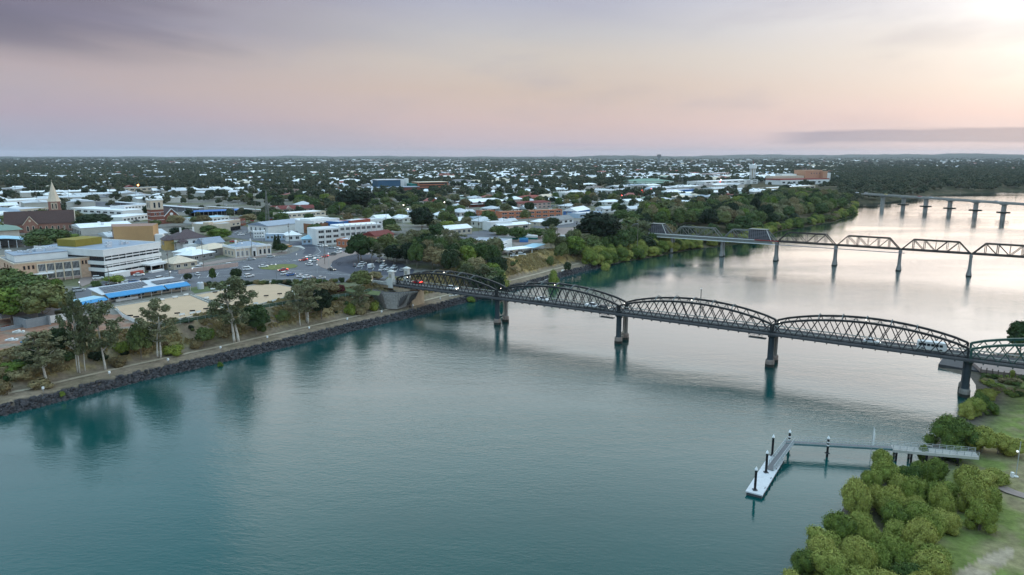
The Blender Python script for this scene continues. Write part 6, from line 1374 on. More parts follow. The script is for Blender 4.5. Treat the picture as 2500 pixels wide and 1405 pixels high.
for (a, c, wall, roof, h, d, lab) in (((20,505),(135,498),'off_white','roof_white',6,40,'wide white roofed supermarket shed behind the church spire'), ((0,530),(125,520),'cream_wall','roof_metal',5,34,'long pale grey roofed warehouse just behind the brick church'), ((170,520),(300,528),'off_white','roof_white',4.5,26,'low pale roofed arcade between the two churches'),
        ((300,545),(370,535),'off_white','roof_white',4.4,24,'flat white roofed store beside the square church tower'), ((305,522),(370,516),'off_white','roof_metal',6.8,18,'white two storey block with dark square windows behind the tower church'), ((300,470),(415,465),'cream_wall','roof_metal',6,20,'long low motel building under the orange flare lamp'),
        ((228,437),(300,434),'off_white','roof_white',9,40,'big white angular hall roof standing among the distant woods'), ((0,443),(20,442),'teal_cover','bright_blue',9,20,'teal and blue box store at the edge of the woods'), ((480,548),(560,541),'off_white','sky_blue_roof',4.2,20,'pale blue roofed shop row behind the cream parade'), ((560,556),(600,550),'red_brick','roof_grey',5,14,'dark gabled brick hall beside the white hoarding'),
        ((0,470),(60,466),'block_grey','roof_metal',5,20,'grey roofed depot at the woodland edge'), ((1160,470),(1275,466),'off_white','roof_blue_grey',6,24,'blue grey roofed school hall in the middle distance'), ((1720,455),(1850,449),'off_white','roof_white',8,40,'white roofed retail shed below the water tower'), ((1740,436),(1780,433),'pink_wall','roof_metal',12,30,'pale pink blocky building beside the water tower'),
        ((1880,470),(1990,462),'cream_wall','roof_white',6,20,'long white roofed ward building in front of the hospital')):
    flat_bld(lab, a, c, wall, h, d, 2 if h > 6 else 1, 8, roof=roof, name='large_building')
# yard things: tank wagons, container, loader
for (px, py, L_, m1, m2, lab) in ((1217,585,24,'off_white','teal_cover','white topped green site cabin at the open end of the yard'), (1245,582,26,'roof_white','teal_cover','long green and white barge hull in the storage yard'), (1284,585,14,'off_white','teal_cover','short green and white hull next to the blue container'), (1268,592,10,'awning_blue','bright_blue','blue shipping container in the storage yard'), (1367,585,14,'off_white','teal_cover','green skirted white tank beside the slender olive tree'), (1194,550,9,'awning_blue','bright_blue','small blue container beside the workshop'), (1355,608,6,'teal_cover','olive_green','dark green water tank at the fence')):
    p = G(px, py, 10); t = thing('storage_unit', lab, 'container', p, R(-8)); s = 1.0
    MB().box(0, L_*.55, 0, 3, 1.3, 2.7).build('body', m1, t); MB().box(-.05, L_*.55+.05, -.05, 3.05, 0, 1.28).build('skirt', m2, t)
p = G(1308,578,10); t = thing('wheel_loader', 'orange wheel loader parked among the storage yard barges', 'loader', p, R(20))
MB().box(0,4,0,2.2,.7,1.8).build('body', 'orange_brick', t); MB().box(1.2,2.8,.2,2.0,1.82,3.2).build('cab', 'window_glass', t); MB().bar((4,1.1,1.6),(6.2,1.1,2.8),.4).build('boom', 'orange_brick', t); MB().box(6,7,-.1,2.3,2.2,3.1).build('bucket', 'roof_grey', t)
for x in (.6, 3.2):
    for y in (-.35, 2.2): MB().tube((x,y,.7),(x,y+.35,.7),.75,.75,14).build('wheel', 'dark_void', t)
# billboard
p = G(616,562,10); t = thing('billboard', 'bright roadside billboard with a blue, yellow and red picture and a white panel', 'billboard', p, R(14))
for x in (1, 9): MB().box(x-.15,x+.15,-.1,.2,0,4.6).build('post', 'roof_grey', t)
MB().box(-.2,5.2,-.3,-.11,1.6,5.2).build('picture_panel', 'awning_blue', t); MB().box(.4,2.2,-.36,-.31,2.2,3.9).build('picture_patch', 'bright_red', t); MB().box(2.6,4.4,-.36,-.31,2.0,3.4).build('picture_patch', 'yellow_ochre', t); MB().box(-.2,2.0,-.36,-.31,1.2,1.9).build('picture_patch', 'olive_panel', t)
MB().box(5.25,10.6,-.3,-.11,1.8,5.0).build('white_panel', 'billboard_print', t); MB().box(-3,-.4,-.3,-.1,.6,2.2).build('low_panel', 'billboard_print', t)
# greens furniture: white benches and black scoreboards round the greens
seats = [(378,738),(388,736),(396,735),(428,729),(455,723),(485,766),(520,760),(505,731),(560,702),(590,699),(610,694),(640,690),(700,688),(520,709),(350,800),(445,772),(470,768),(625,745),(670,738),(715,724),(690,690),(660,692)]
ordw = ['first','second','third','fourth','fifth','sixth','seventh','eighth','ninth','tenth','eleventh','twelfth','thirteenth','fourteenth','fifteenth','sixteenth','seventeenth','eighteenth','nineteenth','twentieth','twenty-first','twenty-second']
for i, (px, py) in enumerate(seats):
    p = G(px, py, 10.1); t = thing('bench', 'x', 'bench', p, R(50+rnd.uniform(-4,4)), 'white benches round the bowling greens'); del t['label']; pool(t, 'white slatted bench')
    MB().box(-.95,.95,-.22,.22,.4,.47).build('seat', 'off_white', t); MB().box(-.95,.95,.23,.28,.55,.95).build('backrest', 'off_white', t)
    for x in (-.75, .75): MB().box(x-.05,x+.05,-.2,.22,-.1,.39).build('leg', 'roof_grey', t)
for i, (px, py) in enumerate(((340,783),(333,779),(470,764),(503,759),(433,770),(650,727),(683,722),(525,718),(318,776))):
    p = G(px, py, 10.1); t = thing('scoreboard', 'x', 'scoreboard', p, R(20), 'black scoreboards on the bowling greens'); del t['label']; pool(t, 'small black scoreboard')
    MB().box(-.9,.9,-.05,.05,.5,1.0).build('board', 'dark_void', t); MB().box(-.05,.05,.06,.12,-.2,.9).build('stand', 'roof_grey', t)
p = G(490,706,10); t = thing('water_tank', 'pale green round water tank at the end of the bowls club', 'tank', p); MB().lathe([(1.3,0),(1.3,2.6),(1.0,2.9)], 16).build('drum', 'roof_metal', t); MB().lathe([(.3,2.9),(.3,3.05)], 10).build('lid', 'roof_grey', t)
# fence along the levee top below the greens
def fence(pxs, z, h, label, m='galvanised', step=2.6, solid=None):
    pts = [G(a, c, z) for a, c in pxs]; o_ = pts[0]; t = thing('fence', label, 'fence', o_)
    for a, c in zip(pts, pts[1:]):
        n = max(1, int((c-a).length/step))
        for i in range(n): q = a.lerp(c, i/n)-o_; MB().box(q.x-.05,q.x+.05,q.y-.05,q.y+.05,-.3,h).build('post', m, t)
        for zz in (h-.05, h*.5): MB().bar(a-o_+Vector((0,0,zz)), c-o_+Vector((0,0,zz)), .05).build('rail', m, t)
        if solid: MB().bar(a-o_+Vector((0,0,h*.5)), c-o_+Vector((0,0,h*.5)), .03, h*.8).build('mesh_panel', solid, t)
fence(((360,806),(440,790),(560,768),(625,756),(705,742),(860,722),(905,712)), 9.9, 1.3, 'low grey green mesh fence along the levee top below the greens', solid='olive_green')
fence(((350,797),(300,777),(285,760)), 10, 1.5, 'white paling fence at the end of the near bowling green', 'off_white', solid='off_white')
# ------------------------------------------------------------------ vehicles
mat('car_body', (.8,.8,.8), rough=.25, var=.02, spec=.6, objcol=True)
mat('tyre_rubber', (.015,.015,.015), rough=.9, var=.2)
mat('head_lamp', (1,.95,.85), emit=1.2, var=0); mat('tail_lamp', (.5,.02,.02), rough=.3, var=0); mat('tail_lamp_lit', (1,.06,.04), emit=4.5, var=0); mat('head_lamp_lit', (1,.93,.8), emit=6, var=0)
def car_shell(prof_low, prof_top, w, wt):
    """body sections along x: low outline (x,z0,z1) and cabin outline (x,z)"""
    mb = MB(); n = len(prof_low); V = []
    for x, z0, z1, k in prof_low:
        hw = w/2*k; V += [(x,-hw,z0),(x,-hw*1.0,z1-.18),(x,-hw*.9,z1),(x,hw*.9,z1),(x,hw,z1-.18),(x,hw,z0)]
    Fs = []
    for i in range(n-1):
        for j in range(6): a = 6*i+j; b_ = 6*i+(j+1)%6; Fs.append((a, b_, b_+6, a+6))
    Fs += [(5,4,3,2,1,0), tuple(6*(n-1)+j for j in range(6))]; mb.add(V, Fs)
    return mb
def cabin(xs, w, wt, zb, zt, roof=True):
    x0, x1, x2, x3 = xs; g = MB(); 
    V = [(x0,-w/2,zb),(x3,-w/2,zb),(x3,w/2,zb),(x0,w/2,zb),(x1,-wt/2,zt),(x2,-wt/2,zt),(x2,wt/2,zt),(x1,wt/2,zt)]
    g.add(V, [(0,1,5,4),(1,2,6,5),(2,3,7,6),(3,0,4,7),(4,5,6,7),(0,3,2,1)])
    r = MB(); r.add([(x1-.06,-wt/2-.02,zt),(x2+.06,-wt/2-.02,zt),(x2+.06,wt/2+.02,zt),(x1-.06,wt/2+.02,zt),(x1+.05,-wt/2+.08,zt+.07),(x2-.05,-wt/2+.08,zt+.07),(x2-.05,wt/2-.08,zt+.07),(x1+.05,wt/2-.08,zt+.07)], [(0,3,2,1),(4,5,6,7),(0,1,5,4),(1,2,6,5),(2,3,7,6),(3,0,4,7)])
    return g, r
KINDS = {
 'sedan': (4.6, 1.8, [(-2.3,.35,.8,.82),(-2.1,.25,.95,.95),(-1.2,.25,.98,1),(.8,.25,.95,1),(1.9,.25,.85,.96),(2.3,.35,.65,.8)], (-1.75,-1.05,.35,1.15), .95, 1.42),
 'wagon': (4.7, 1.85, [(-2.35,.4,.95,.88),(-2.2,.28,1.05,.97),(-1,.28,1.08,1),(1.0,.28,1.05,1),(2.0,.28,.95,.96),(2.35,.4,.75,.82)], (-2.25,-1.95,.35,1.2), 1.05, 1.68),
 'ute': (5.2, 1.9, [(-2.6,.45,1.15,.97),(-2.5,.4,1.2,1),(-.6,.4,1.2,1),(1.2,.4,1.15,1),(2.3,.4,1.05,.97),(2.6,.5,.85,.85)], (-.75,-.5,.75,1.5), 1.17, 1.8),
 'hatch': (4.1, 1.75, [(-2.05,.35,.9,.88),(-1.9,.25,.98,.97),(-1,.25,1.0,1),(.8,.25,.97,1),(1.7,.25,.88,.95),(2.05,.35,.7,.8)], (-1.95,-1.55,.3,1.1), .98, 1.5),
 'van': (5.3, 1.95, [(-2.65,.4,2.1,.95),(-2.5,.3,2.25,.97),(0,.3,2.3,.97),(1.3,.3,2.2,.97),(2.0,.3,1.2,.97),(2.65,.4,.9,.85)], (.9,1.0,1.45,2.05), 1.25, 2.15),
}
PROTO = {}
wheel_me = MB().tube((0,-.12,0),(0,.12,0),.33,.33,14).mesh('wheel', 'tyre_rubber'); rim_me = MB().tube((0,-.135,0),(0,.135,0),.19,.19,10).mesh('rim', 'galvanised')
for kd, (L_, w_, prof, cx, zb, zt) in KINDS.items():
    body = car_shell(prof, None, w_, 0).mesh('body', 'car_body'); g, r = cabin(cx, w_*.93, w_*.74, zb-.03, zt)
    gm = g.mesh('cabin_glass', 'window_glass'); rm = r.mesh('cabin_roof', 'car_body')
    hl = MB().box(L_/2-.16,L_/2-.02,-w_/2+.16,-w_/2+.5,.6,.75).mesh('headlight', 'head_lamp'); hl2 = MB().box(L_/2-.16,L_/2-.02,w_/2-.5,w_/2-.16,.6,.75).mesh('headlight', 'head_lamp')
    tl = MB().box(-L_/2-.01,-L_/2+.12,-w_/2+.14,-w_/2+.4,.7,.9).mesh('tail_light', 'tail_lamp'); tl2 = MB().box(-L_/2-.01,-L_/2+.12,w_/2-.4,w_/2-.14,.7,.9).mesh('tail_light', 'tail_lamp')
    PROTO[kd] = (body, gm, rm, (hl, hl2), (tl, tl2), L_, w_)
TLIT = MB().box(-.06,.06,-.17,.17,-.11,.11).mesh('brake_glow', 'tail_lamp_lit'); HLIT = MB().ball((0,0,0),.16).mesh('headlight', 'head_lamp_lit')
COLS = {'white': (.75,.75,.76), 'silver': (.42,.44,.46), 'grey': (.16,.17,.18), 'black': (.02,.02,.024), 'red': (.45,.03,.03), 'blue': (.03,.12,.32), 'orange': (.7,.28,.03), 'yellow': (.6,.45,.05)}
def car(kind, col, p, ang, label=None, base=None, lit=None, group=None, small=False):
    body, gm, rm, hls, tls, L_, w_ = PROTO[kind]
    t = link('parked_car' if not lit else 'car', None, None, p, ang); tag(t, label, 'van' if kind == 'van' else 'utility truck' if kind == 'ute' else 'car', group)
    c = (*COLS[col], 1)
    for nm, me in (('body', body), ('cabin_glass', gm), ('cabin_roof', rm)): o = link(nm, me, t); o.color = c
    if not small:
        for x in (-L_*.3, L_*.3):
            for y in (-w_/2+.08, w_/2-.08): o = link('wheel', wheel_me, t, (x, y, .33)); link('rim', rim_me, o)
        for me in hls: link('headlight', me, t)
        for me in tls: link('tail_light', me, t)
    else:
        for x in (-L_*.3, L_*.3):
            for y in (-w_/2+.08, w_/2-.08): link('wheel', wheel_me, t, (x, y, .33))
    if lit == 'tail': [link('brake_light', TLIT, t, (-L_/2-.06, y, .85)) for y in (-w_*.33, w_*.33)]
    if lit == 'head': [link('headlight', HLIT, t, (L_/2, y, .7)) for y in (-w_*.33, w_*.33)]
    if not label: pool(t, base or f'{col} {dict(sedan="sedan", wagon="four wheel drive wagon", ute="utility truck", hatch="small hatchback", van="van")[kind]}')
    return t
ROAD = [  # px, py, kind, colour, heading in degrees, lit
 (482,649,'ute','white',225,0),(481,657,'wagon','white',222,0),(562,650,'wagon','white',36,'tail'),(605,660,'wagon','white',30,0),(643,653,'sedan','white',30,0),(690,662,'sedan','red',215,'tail'),(482,673,'hatch','white',130,0),
 (608,677,'wagon','white',60,0),(696,671,'wagon','white',62,0),(710,673,'sedan','blue',58,0),(735,677,'sedan','white',60,0),(750,679,'sedan','white',58,0),(765,683,'sedan','black',60,0),(783,682,'sedan','silver',62,0),
 (612,635,'sedan','silver',40,0),(660,629,'sedan','silver',40,0),(740,637,'sedan','red',235,'tail'),(756,629,'sedan','white',230,0),(765,639,'sedan','white',235,'tail'),(755,648,'sedan','white',140,0),(776,632,'sedan','white',232,0),
 (792,629,'sedan','red',230,'tail'),(705,604,'hatch','orange',60,0),(784,602,'wagon','white',20,0),(790,603,'sedan','white',20,0),(581,571,'sedan','silver',60,0),(600,572,'sedan','silver',60,0),(588,575,'sedan','white',50,0),(392,683,'wagon','white',55,0),(409,684,'sedan','black',55,0),
 (811,607,'sedan','silver',-15,0),(826,609,'sedan','white',-40,0),(825,619,'ute','white',235,'tail'),(811,624,'wagon','grey',215,0),(810,661,'sedan','black',-35,0),(867,650,'sedan','grey',100,0),(880,652,'hatch','white',62,0),(885,646,'sedan','white',62,0),
 (928,640,'sedan','white',-12,0),(936,652,'ute','white',75,0),(932,661,'sedan','white',75,0),(947,660,'sedan','white',75,0),(962,657,'ute','white',75,0),(958,667,'sedan','silver',75,0),(896,672,'sedan','white',-10,0),(906,655,'van','white',80,0),(984,662,'hatch','silver',60,0),
 (240,682,'wagon','white',40,0),(339,674,'sedan','white',42,0),(192,712,'wagon','silver',50,0),(311,692,'sedan','white',52,0),(328,691,'sedan','blue',52,0),(355,687,'hatch','black',50,0),(109,697,'sedan','white',45,0),(70,690,'sedan','white',45,0),(243,674,'hatch','red',130,0),
 (273,697,'sedan','black',55,0),(372,690,'sedan','grey',55,0),(570,592,'sedan','red',20,0),(605,595,'sedan','white',20,0),(622,597,'sedan','red',20,0),(590,594,'sedan','white',20,0),
 (1255,627,'sedan','white',-5,0),(1274,624,'wagon','white',-5,0),(1248,620,'ute','white',-5,0),(1268,617,'ute','white',0,0),(1312,547,'wagon','silver',10,0),(1299,547,'sedan','white',10,0),(1275,560,'ute','white',10,0),(1163,545,'van','white',40,0)]
for px, py, kd, cl, an, lit in ROAD:
    car(kd, cl, G(px, py, Z0+.03), R(an), lit=lit or None, group='cars and trucks on the riverside streets')
for i in range(34):   # dealer's yard
    px = 1062+rnd.uniform(0, 92); py = 524+rnd.uniform(0, 22); car(rnd.choice(['sedan','wagon','hatch','ute']), rnd.choice(['white','white','silver','grey','white','blue']), G(px, py, 10.05), R(rnd.choice([40,42,130])), base='pale car in the crowded car yard', group='cars in the crowded yard', small=True)
for i in range(46):
    px = rnd.uniform(60,800); py = rnd.uniform(500,556); car(rnd.choice(['sedan','wagon','ute']), rnd.choice(['white','silver','white','red','grey']), G(px, py, 10.05), R(rnd.choice([42,132])), base='small car among the town rooftops', group='cars in the streets behind the churches', small=True)
for i in range(30):
    px = rnd.uniform(1080,1420); py = rnd.uniform(512,520)-(px-1080)*.03; car(rnd.choice(['sedan','wagon']), rnd.choice(['white','silver','white','red']), G(px, py, 10.05), R(rnd.choice([40,-40])), base='distant street car', group='cars on the far shopping streets', small=True)
def on_bridge(kd, cl, s, lane, d, label, lit=None):
    p = BP(s, lane, 11.28); car(kd, cl, p, BRZ+(0 if d > 0 else math.pi), label=label, lit=lit)
def bridge_s(px):      # distance along the deck that shows at column px
    lo, hi = -5, 260
    for _ in range(40):
        m = (lo+hi)/2; q = BP(m, 3.4, 12)
        if PR(*q)[0] < px: lo = m
        else: hi = m
    return lo
on_bridge('sedan', 'red', bridge_s(1012), 4.9, -1, 'red car with lit brake lights just past the bridge portal', 'tail')
on_bridge('wagon', 'white', bridge_s(1110), 2.0, 1, 'white four wheel drive with headlights on the first bridge span', 'head')
on_bridge('ute', 'white', bridge_s(1328), 2.0, 1, 'white utility truck on the second bridge span')
on_bridge('ute', 'white', bridge_s(1450), 2.0, 1, 'white utility truck close behind a black car on the bridge')
on_bridge('sedan', 'black', bridge_s(1478), 2.0, 1, 'black car at the pier between the second and third bridge spans')
on_bridge('sedan', 'white', bridge_s(2130), 2.0, 1, 'white sedan at the middle of the fourth bridge span')
# small bus
s = bridge_s(2275); p = BP(s, 2.2, 11.28); t = thing('bus', 'long white minibus with dark windows on the fourth bridge span', 'bus', p, BRZ)
MB().profile([(-3.6,.4),(3.6,.4),(3.7,1.3),(3.3,2.5),(3.0,2.65),(-3.5,2.65),(-3.65,2.4)][::-1], -1.05, 1.05).build('body', 'off_white', t)
for i in range(6): MB().box(-3.2+i*1.0,-2.4+i*1.0,-1.09,-1.06,1.45,2.15).build('window', 'window_glass', t)
for i in range(6): MB().box(-3.2+i*1.0,-2.4+i*1.0,1.06,1.09,1.45,2.15).build('window', 'window_glass', t)
MB().box(3.4,3.72,-.9,.9,1.45,2.2).build('windscreen', 'window_glass', t)
for x in (-2.2, 2.2):
    for y in (-.95, .95): MB().tube((x,y-.12,.45),(x,y+.12,.45),.45,.45,14).build('wheel', 'tyre_rubber', t)
# vehicles on the far concrete bridge
for i, (s, col) in enumerate(((-60,'white'),(-28,'yellow'),(22,'red'),(38,'white'),(118,'silver'),(205,'grey'),(-75,'white'))):
    p = C0+CU*s+Vector((0,0,16.42)); car('wagon', col, p, CRZ, label=f'{col} vehicle far off on the concrete bridge, {["just past its wooded abutment","beside its second lamp post","red and near the third pier","following the red one","over the middle piers","at its river end","entering from the wooded shore"][i]}', small=True)

# ------------------------------------------------------------------ poles, lamps, bollards
mat('globe_white', (.8,.8,.78), rough=.4, emit=.35, var=0)
mat('flare_orange', (1.0,.34,.05), emit=14, var=0)
def power_pole(px, py, top, arms=1, base='wooden power pole with cross arm', label=None):
    p = G(px, py, 10) if py < 700 else GP(px, py); h = max(4, ZF(p.y, top)-p.z); t = thing('power_pole', label, 'power pole', p, R(rnd.choice([40, -50, 42])), 'wooden power poles across town')
    if not label: pool(t, base)
    MB().tube((0,0,-.5),(0,0,h),.17,.11,8).build('shaft', 'wood_pole', t)
    for i in range(arms): MB().box(-1.2,1.2,-.06,.06,h-.6-i*1.0,h-.45-i*1.0).build('cross_arm', 'wood_pole', t)
    for x in (-1.1, -.4, .4, 1.1): MB().lathe([(.05,h-.44),(.08,h-.3),(.03,h-.2)], 6, (x,0)).build('insulator', 'off_white', t)
    if h > 8: MB().box(-.35,.35,.15,.7,h-2.6,h-1.8).build('transformer', 'roof_grey', t) if rnd.random() < .35 else None
    return t
for a in ((616,628,565),(497,654,582),(707,595,545),(828,572,547),(793,646,593),(909,664,610),(415,690,610),(268,700,650),(194,655,585),(41,492,452),(92,505,447),(122,500,468),(170,500,452),(270,488,443),(297,480,455),(404,500,452),(460,500,458),(333,492,460),(582,500,445),
          (627,560,450),(548,528,480),(575,560,500),(658,540,500),(748,520,500),(830,530,500),(840,590,520),(872,512,478),(893,512,500),(916,540,500),(943,545,503),(968,520,495),(1031,505,478),(1090,540,500),(1168,545,498),(1168,568,520),(1290,575,515),(1378,520,488),(1230,560,525),(1361,590,555),
          (1556,600,538),(1455,565,530),(1620,455,420),(1713,440,402),(1680,418,392),(1575,470,440),(1700,460,430),(1500,480,455),(1302,460,440),(1250,470,445),(1210,470,440),(1115,470,440),(860,460,430),(980,450,425)):
    power_pole(*a, arms=1)
def lamp(px, py, top, base, globe=True, arm=1.6, label=None):
    p = G(px, py, 10) if py < 715 else GP(px, py); h = max(2.5, ZF(p.y, top)-p.z); t = thing('street_lamp', label, 'street lamp', p, R(rnd.choice([40, 220])), 'street lamps of the riverside streets')
    if not label: pool(t, base)
    MB().tube((0,0,-.3),(0,0,h),.09,.06,8).build('pole', 'galvanised', t)
    if globe: MB().ball((0,0,h+.2),.28).build('globe', 'globe_white', t)
    else: MB().bar((0,0,h),(arm,0,h+.4),.08).build('arm', 'galvanised', t); MB().box(arm-.1,arm+.6,-.13,.13,h+.32,h+.44).build('lamp_head', 'globe_white', t)
for a in ((418,691,665,'pole lamp with white globe'),(195,705,693,'pole lamp with white globe'),(676,690,647,'tall grey street lamp'),(594,640,595,'slim lamp pole'),(642,600,575,'slim lamp pole'),(804,672,620,'slim grey lamp pole'),(471,676,658,'pole lamp with white globe'),(934,640,626,'pole lamp with white globe'),(908,700,686,'pole lamp with white globe'),(725,640,622,'traffic lamp pole'),(797,632,600,'traffic lamp pole'),(790,620,600,'traffic lamp pole'),(775,668,648,'short lamp pole')):
    lamp(*a)
for a in ((676,690,647),(793,640,600),(710,640,612),(870,512,480),(983,560,500),(1000,540,500)):
    lamp(a[0], a[1], a[2], 'curved arm street lamp', False)
# short white bollard lights along the levee path
for i, (px, py) in enumerate(((106,958),(268,919),(411,887),(539,857),(653,831),(755,808),(848,786),(932,768),(1008,752),(1075,736))):
    p = GP(px, py); t = thing('path_light', None, 'path light', (p.x, p.y, p.z), 0, 'white drum lights along the levee path'); pool(t, 'squat white drum light')
    MB().tube((0,0,-.3),(0,0,.9),.08,.08,6).build('post', 'roof_grey', t); MB().lathe([(.32,.9),(.32,1.5)], 10).build('drum', 'off_white', t)
t = thing('white_railing', 'short white panelled railing beside the path under the bridge', 'railing', GP(1096,726), R(40))
for i in range(6): MB().box(i*1.7,i*1.7+1.3,-.05,.05,.3,.8).build('railing_panel', 'off_white', t)
# navigation poles by the bridge
for px, py, top, lab in ((1710,870-60,706,'dark slender river marker pole behind the third bridge span'), (2128,800,748,'dark slender river marker pole behind the fourth bridge span')):
    p = G(px, py-60, 0); t = thing('marker_pole', lab, 'marker pole', p); h = ZF(p.y, top); MB().tube((0,0,-2),(0,0,h),.2,.15,8).build('shaft', 'black_steel', t); MB().box(-.2,.2,-.2,.2,h,h+.3).build('lantern', 'pile_cone', t)
p = G(1381,667,0); t = thing('beacon', 'small white river beacon on a thin post off the riverside path', 'beacon', p); MB().tube((0,0,-2),(0,0,3.2),.1,.08,6).build('post', 'roof_grey', t); MB().box(-.8,.8,-.1,.1,3.2,3.9).build('sign_board', 'pile_cone', t)
for px, py in ((2480,1165),): 
    p = GP(px, py); t = thing('street_lamp', 'grey park lamp pole beside the track near the stream mouth', 'street lamp', p); MB().tube((0,0,-.3),(0,0,7.6),.09,.06,8).build('pole', 'galvanised', t); MB().ball((-.4,0,5.5),.25).build('globe', 'globe_white', t); MB().box(-1.0,-.5,-.25,.25,.0,1.0).build('cabinet', 'off_white', t); MB().box(-.35,.35,-.35,.35,-.2,.25).build('footing', 'off_white', t)
ribbon('path', drape([tuple(G(a, c, 3)[:2]) for a, c in ((2375,1143),(2420,1160),(2470,1185),(2540,1210),(2700,1240))], .2), 2.6, 'paving')
# people walking under the abutment
def person(px, py, top_c, leg_c, label, ang=0):
    p = GP(px, py); sk = bpy.data.meshes.new('body')
    P_ = [(0,0,.95),(0,0,1.2),(0,0,1.42),(0,0,1.52),(0,.01,1.66),(.19,0,1.4),(.26,.05,1.14),(.25,.16,.92),(-.19,0,1.4),(-.26,-.05,1.14),(-.25,.1,.92),(.1,0,.88),(.12,.12,.48),(.12,.02,.08),(.12,.16,.05),(-.1,0,.88),(-.12,-.1,.48),(-.12,-.24,.1),(-.12,-.12,.04)]
    E_ = [(0,1),(1,2),(2,3),(3,4),(2,5),(5,6),(6,7),(2,8),(8,9),(9,10),(0,11),(11,12),(12,13),(13,14),(0,15),(15,16),(16,17),(17,18)]
    Rr = [.15,.16,.15,.06,.11,.07,.05,.035,.07,.05,.035,.1,.07,.05,.045,.1,.07,.05,.045]
    sk.from_pydata(P_, E_, []); sk.materials.append(MATS[top_c]); o = link('person', sk, None, p, ang)
    m = o.modifiers.new('skin', 'SKIN'); sv = sk.skin_vertices[0].data
    for i, r in enumerate(Rr): sv[i].radius = (r, r)
    sv[0].use_root = True
    s = o.modifiers.new('smooth', 'SUBSURF'); s.levels = 1; s.render_levels = 1
    h = MB().ball((0,.01,1.74),(.115,.125,.07)).build('hair', 'dark_void', o)
    tag(o, label, 'person')
person(1001, 755, 'dark_void', 0, 'person in dark clothes walking on the path below the abutment', .8); person(1007, 754, 'roof_grey', 0, 'second walker in grey beside the one in dark clothes', .8); person(157, 688, 'dark_void', 0, 'person in black standing on the pavement outside the sandstone building', 0)
# orange flare lamps
for px, py, lab in ((339,474,'tall pole lamp glowing bright orange near the motel by the woods'), (837,522,'pole lamp glowing bright orange beside the big fig tree')):
    p = G(px, py, 10); zt = ZF(p.y, 453 if px < 500 else 507); t = thing('flood_lamp', lab, 'street lamp', p); h = zt-10; MB().tube((0,0,0),(0,0,h),.15,.1,8).build('pole', 'galvanised', t); MB().ball((0,0,h+.3),.95).build('lamp_head', 'flare_orange', t)
for i, (px, py, m_) in enumerate(((1331,393,'head_lamp_lit'),(1441,390,'head_lamp_lit'),(1515,405,'head_lamp_lit'),(1393,392,'head_lamp_lit'),(1265,407,'tail_lamp_lit'),(1587,406,'head_lamp_lit'),(1580,411,'head_lamp_lit'),(1758,445,'tail_lamp_lit'),(1760,440,'head_lamp_lit'),(1567,466,'tail_lamp_lit'),(1570,470,'tail_lamp_lit'),(1085,495,'head_lamp_lit'),(985,502,'head_lamp_lit'),(996,512,'head_lamp_lit'),(1650,390,'head_lamp_lit'),(1590,462,'tail_lamp_lit'),(1518,478,'tail_lamp_lit'))):
    z = 18; p = G(px, py, z); s = p.y/1700; t = thing('far_lamp', None, 'street lamp', (p.x, p.y, 10), 0, 'lit lamps in the far town'); pool(t, 'lit red lamp' if 'tail' in m_ else 'lit white lamp'); MB().tube((0,0,0),(0,0,8),.12,.1,5).build('pole', 'roof_grey', t); MB().ball((0,0,8.2+.3*s),.45*s+.25).build('lamp_head', m_, t)

# ------------------------------------------------------------------ the town beyond
U1 = Vector((math.cos(R(42)), math.sin(R(42)), 0)); U2 = Vector((-U1.y, U1.x, 0))
boxes = [(p, w*.6+7) for p, w in LAND]
cells = []
for i in range(-90, 120):
    for j in range(-40, 130):
        if i % 7 == 0 or j % 3 == 0: continue
        q = U1*(i*21.0)+U2*(j*27.0)+Vector((0,200,0)); cells.append((q.x+rnd.uniform(-2,2), q.y+rnd.uniform(-3,3), i, j))
CX, CY = np.array([c[0] for c in cells]), np.array([c[1] for c in cells]); cz, cd, cb = land(CX, CY)
mat('house_roof', (.5,.5,.5), rough=.55, var=.15, scale=.4, objcol=True); mat('house_wall', (.56,.54,.50), var=.12, rand=.25)
ROOFC = [('white roofed', (.80,.81,.83), 38), ('pale grey roofed', (.54,.56,.59), 26), ('blue grey roofed', (.27,.33,.40), 9), ('dark grey roofed', (.13,.13,.14), 9), ('red roofed', (.26,.06,.045), 7), ('cream roofed', (.50,.44,.34), 9), ('green roofed', (.17,.25,.20), 4), ('brown roofed', (.14,.08,.06), 5)]
def house_mesh(v):
    r = random.Random(v); w = r.uniform(11,15); d = r.uniform(9,12); h = r.choice([3.2,3.4,4.6]); mb = MB(); mb.box(-w/2,w/2,-d/2,d/2,-.3,h,0); mb.hip(-w/2,w/2,-d/2,d/2,h,r.uniform(2.2,3.2),.6,None if v%3 else .2,1)
    if v % 2: mb.box(-w/2+1,-w/2+6,-d/2-4.5,-d/2-.02,-.3,h-.05,0); mb.hip(-w/2+1,-w/2+6,-d/2-4.5,-d/2+2,h-.04,2.0,.5,.1,1)
    else: mb.box(-w/2,w/2,-d/2-2.4,-d/2-.62,h-.5,h-.35,1)
    for s in (-1, 1):
        for k in range(3): x = -w/2+w*(k+.5)/3; y = s*(d/2+.02); mb.box(x-.7,x+.7,y-.03,y+.03,h*.4,h*.8,2)
        for k in range(2): y = -d/2+d*(k+.5)/2; x = s*(w/2+.02); mb.box(x-.03,x+.03,y-.7,y+.7,h*.4,h*.8,2)
    return mb.mesh('house', ['house_wall', 'house_roof', 'window_glass'])
HM = [house_mesh(v) for v in range(8)]
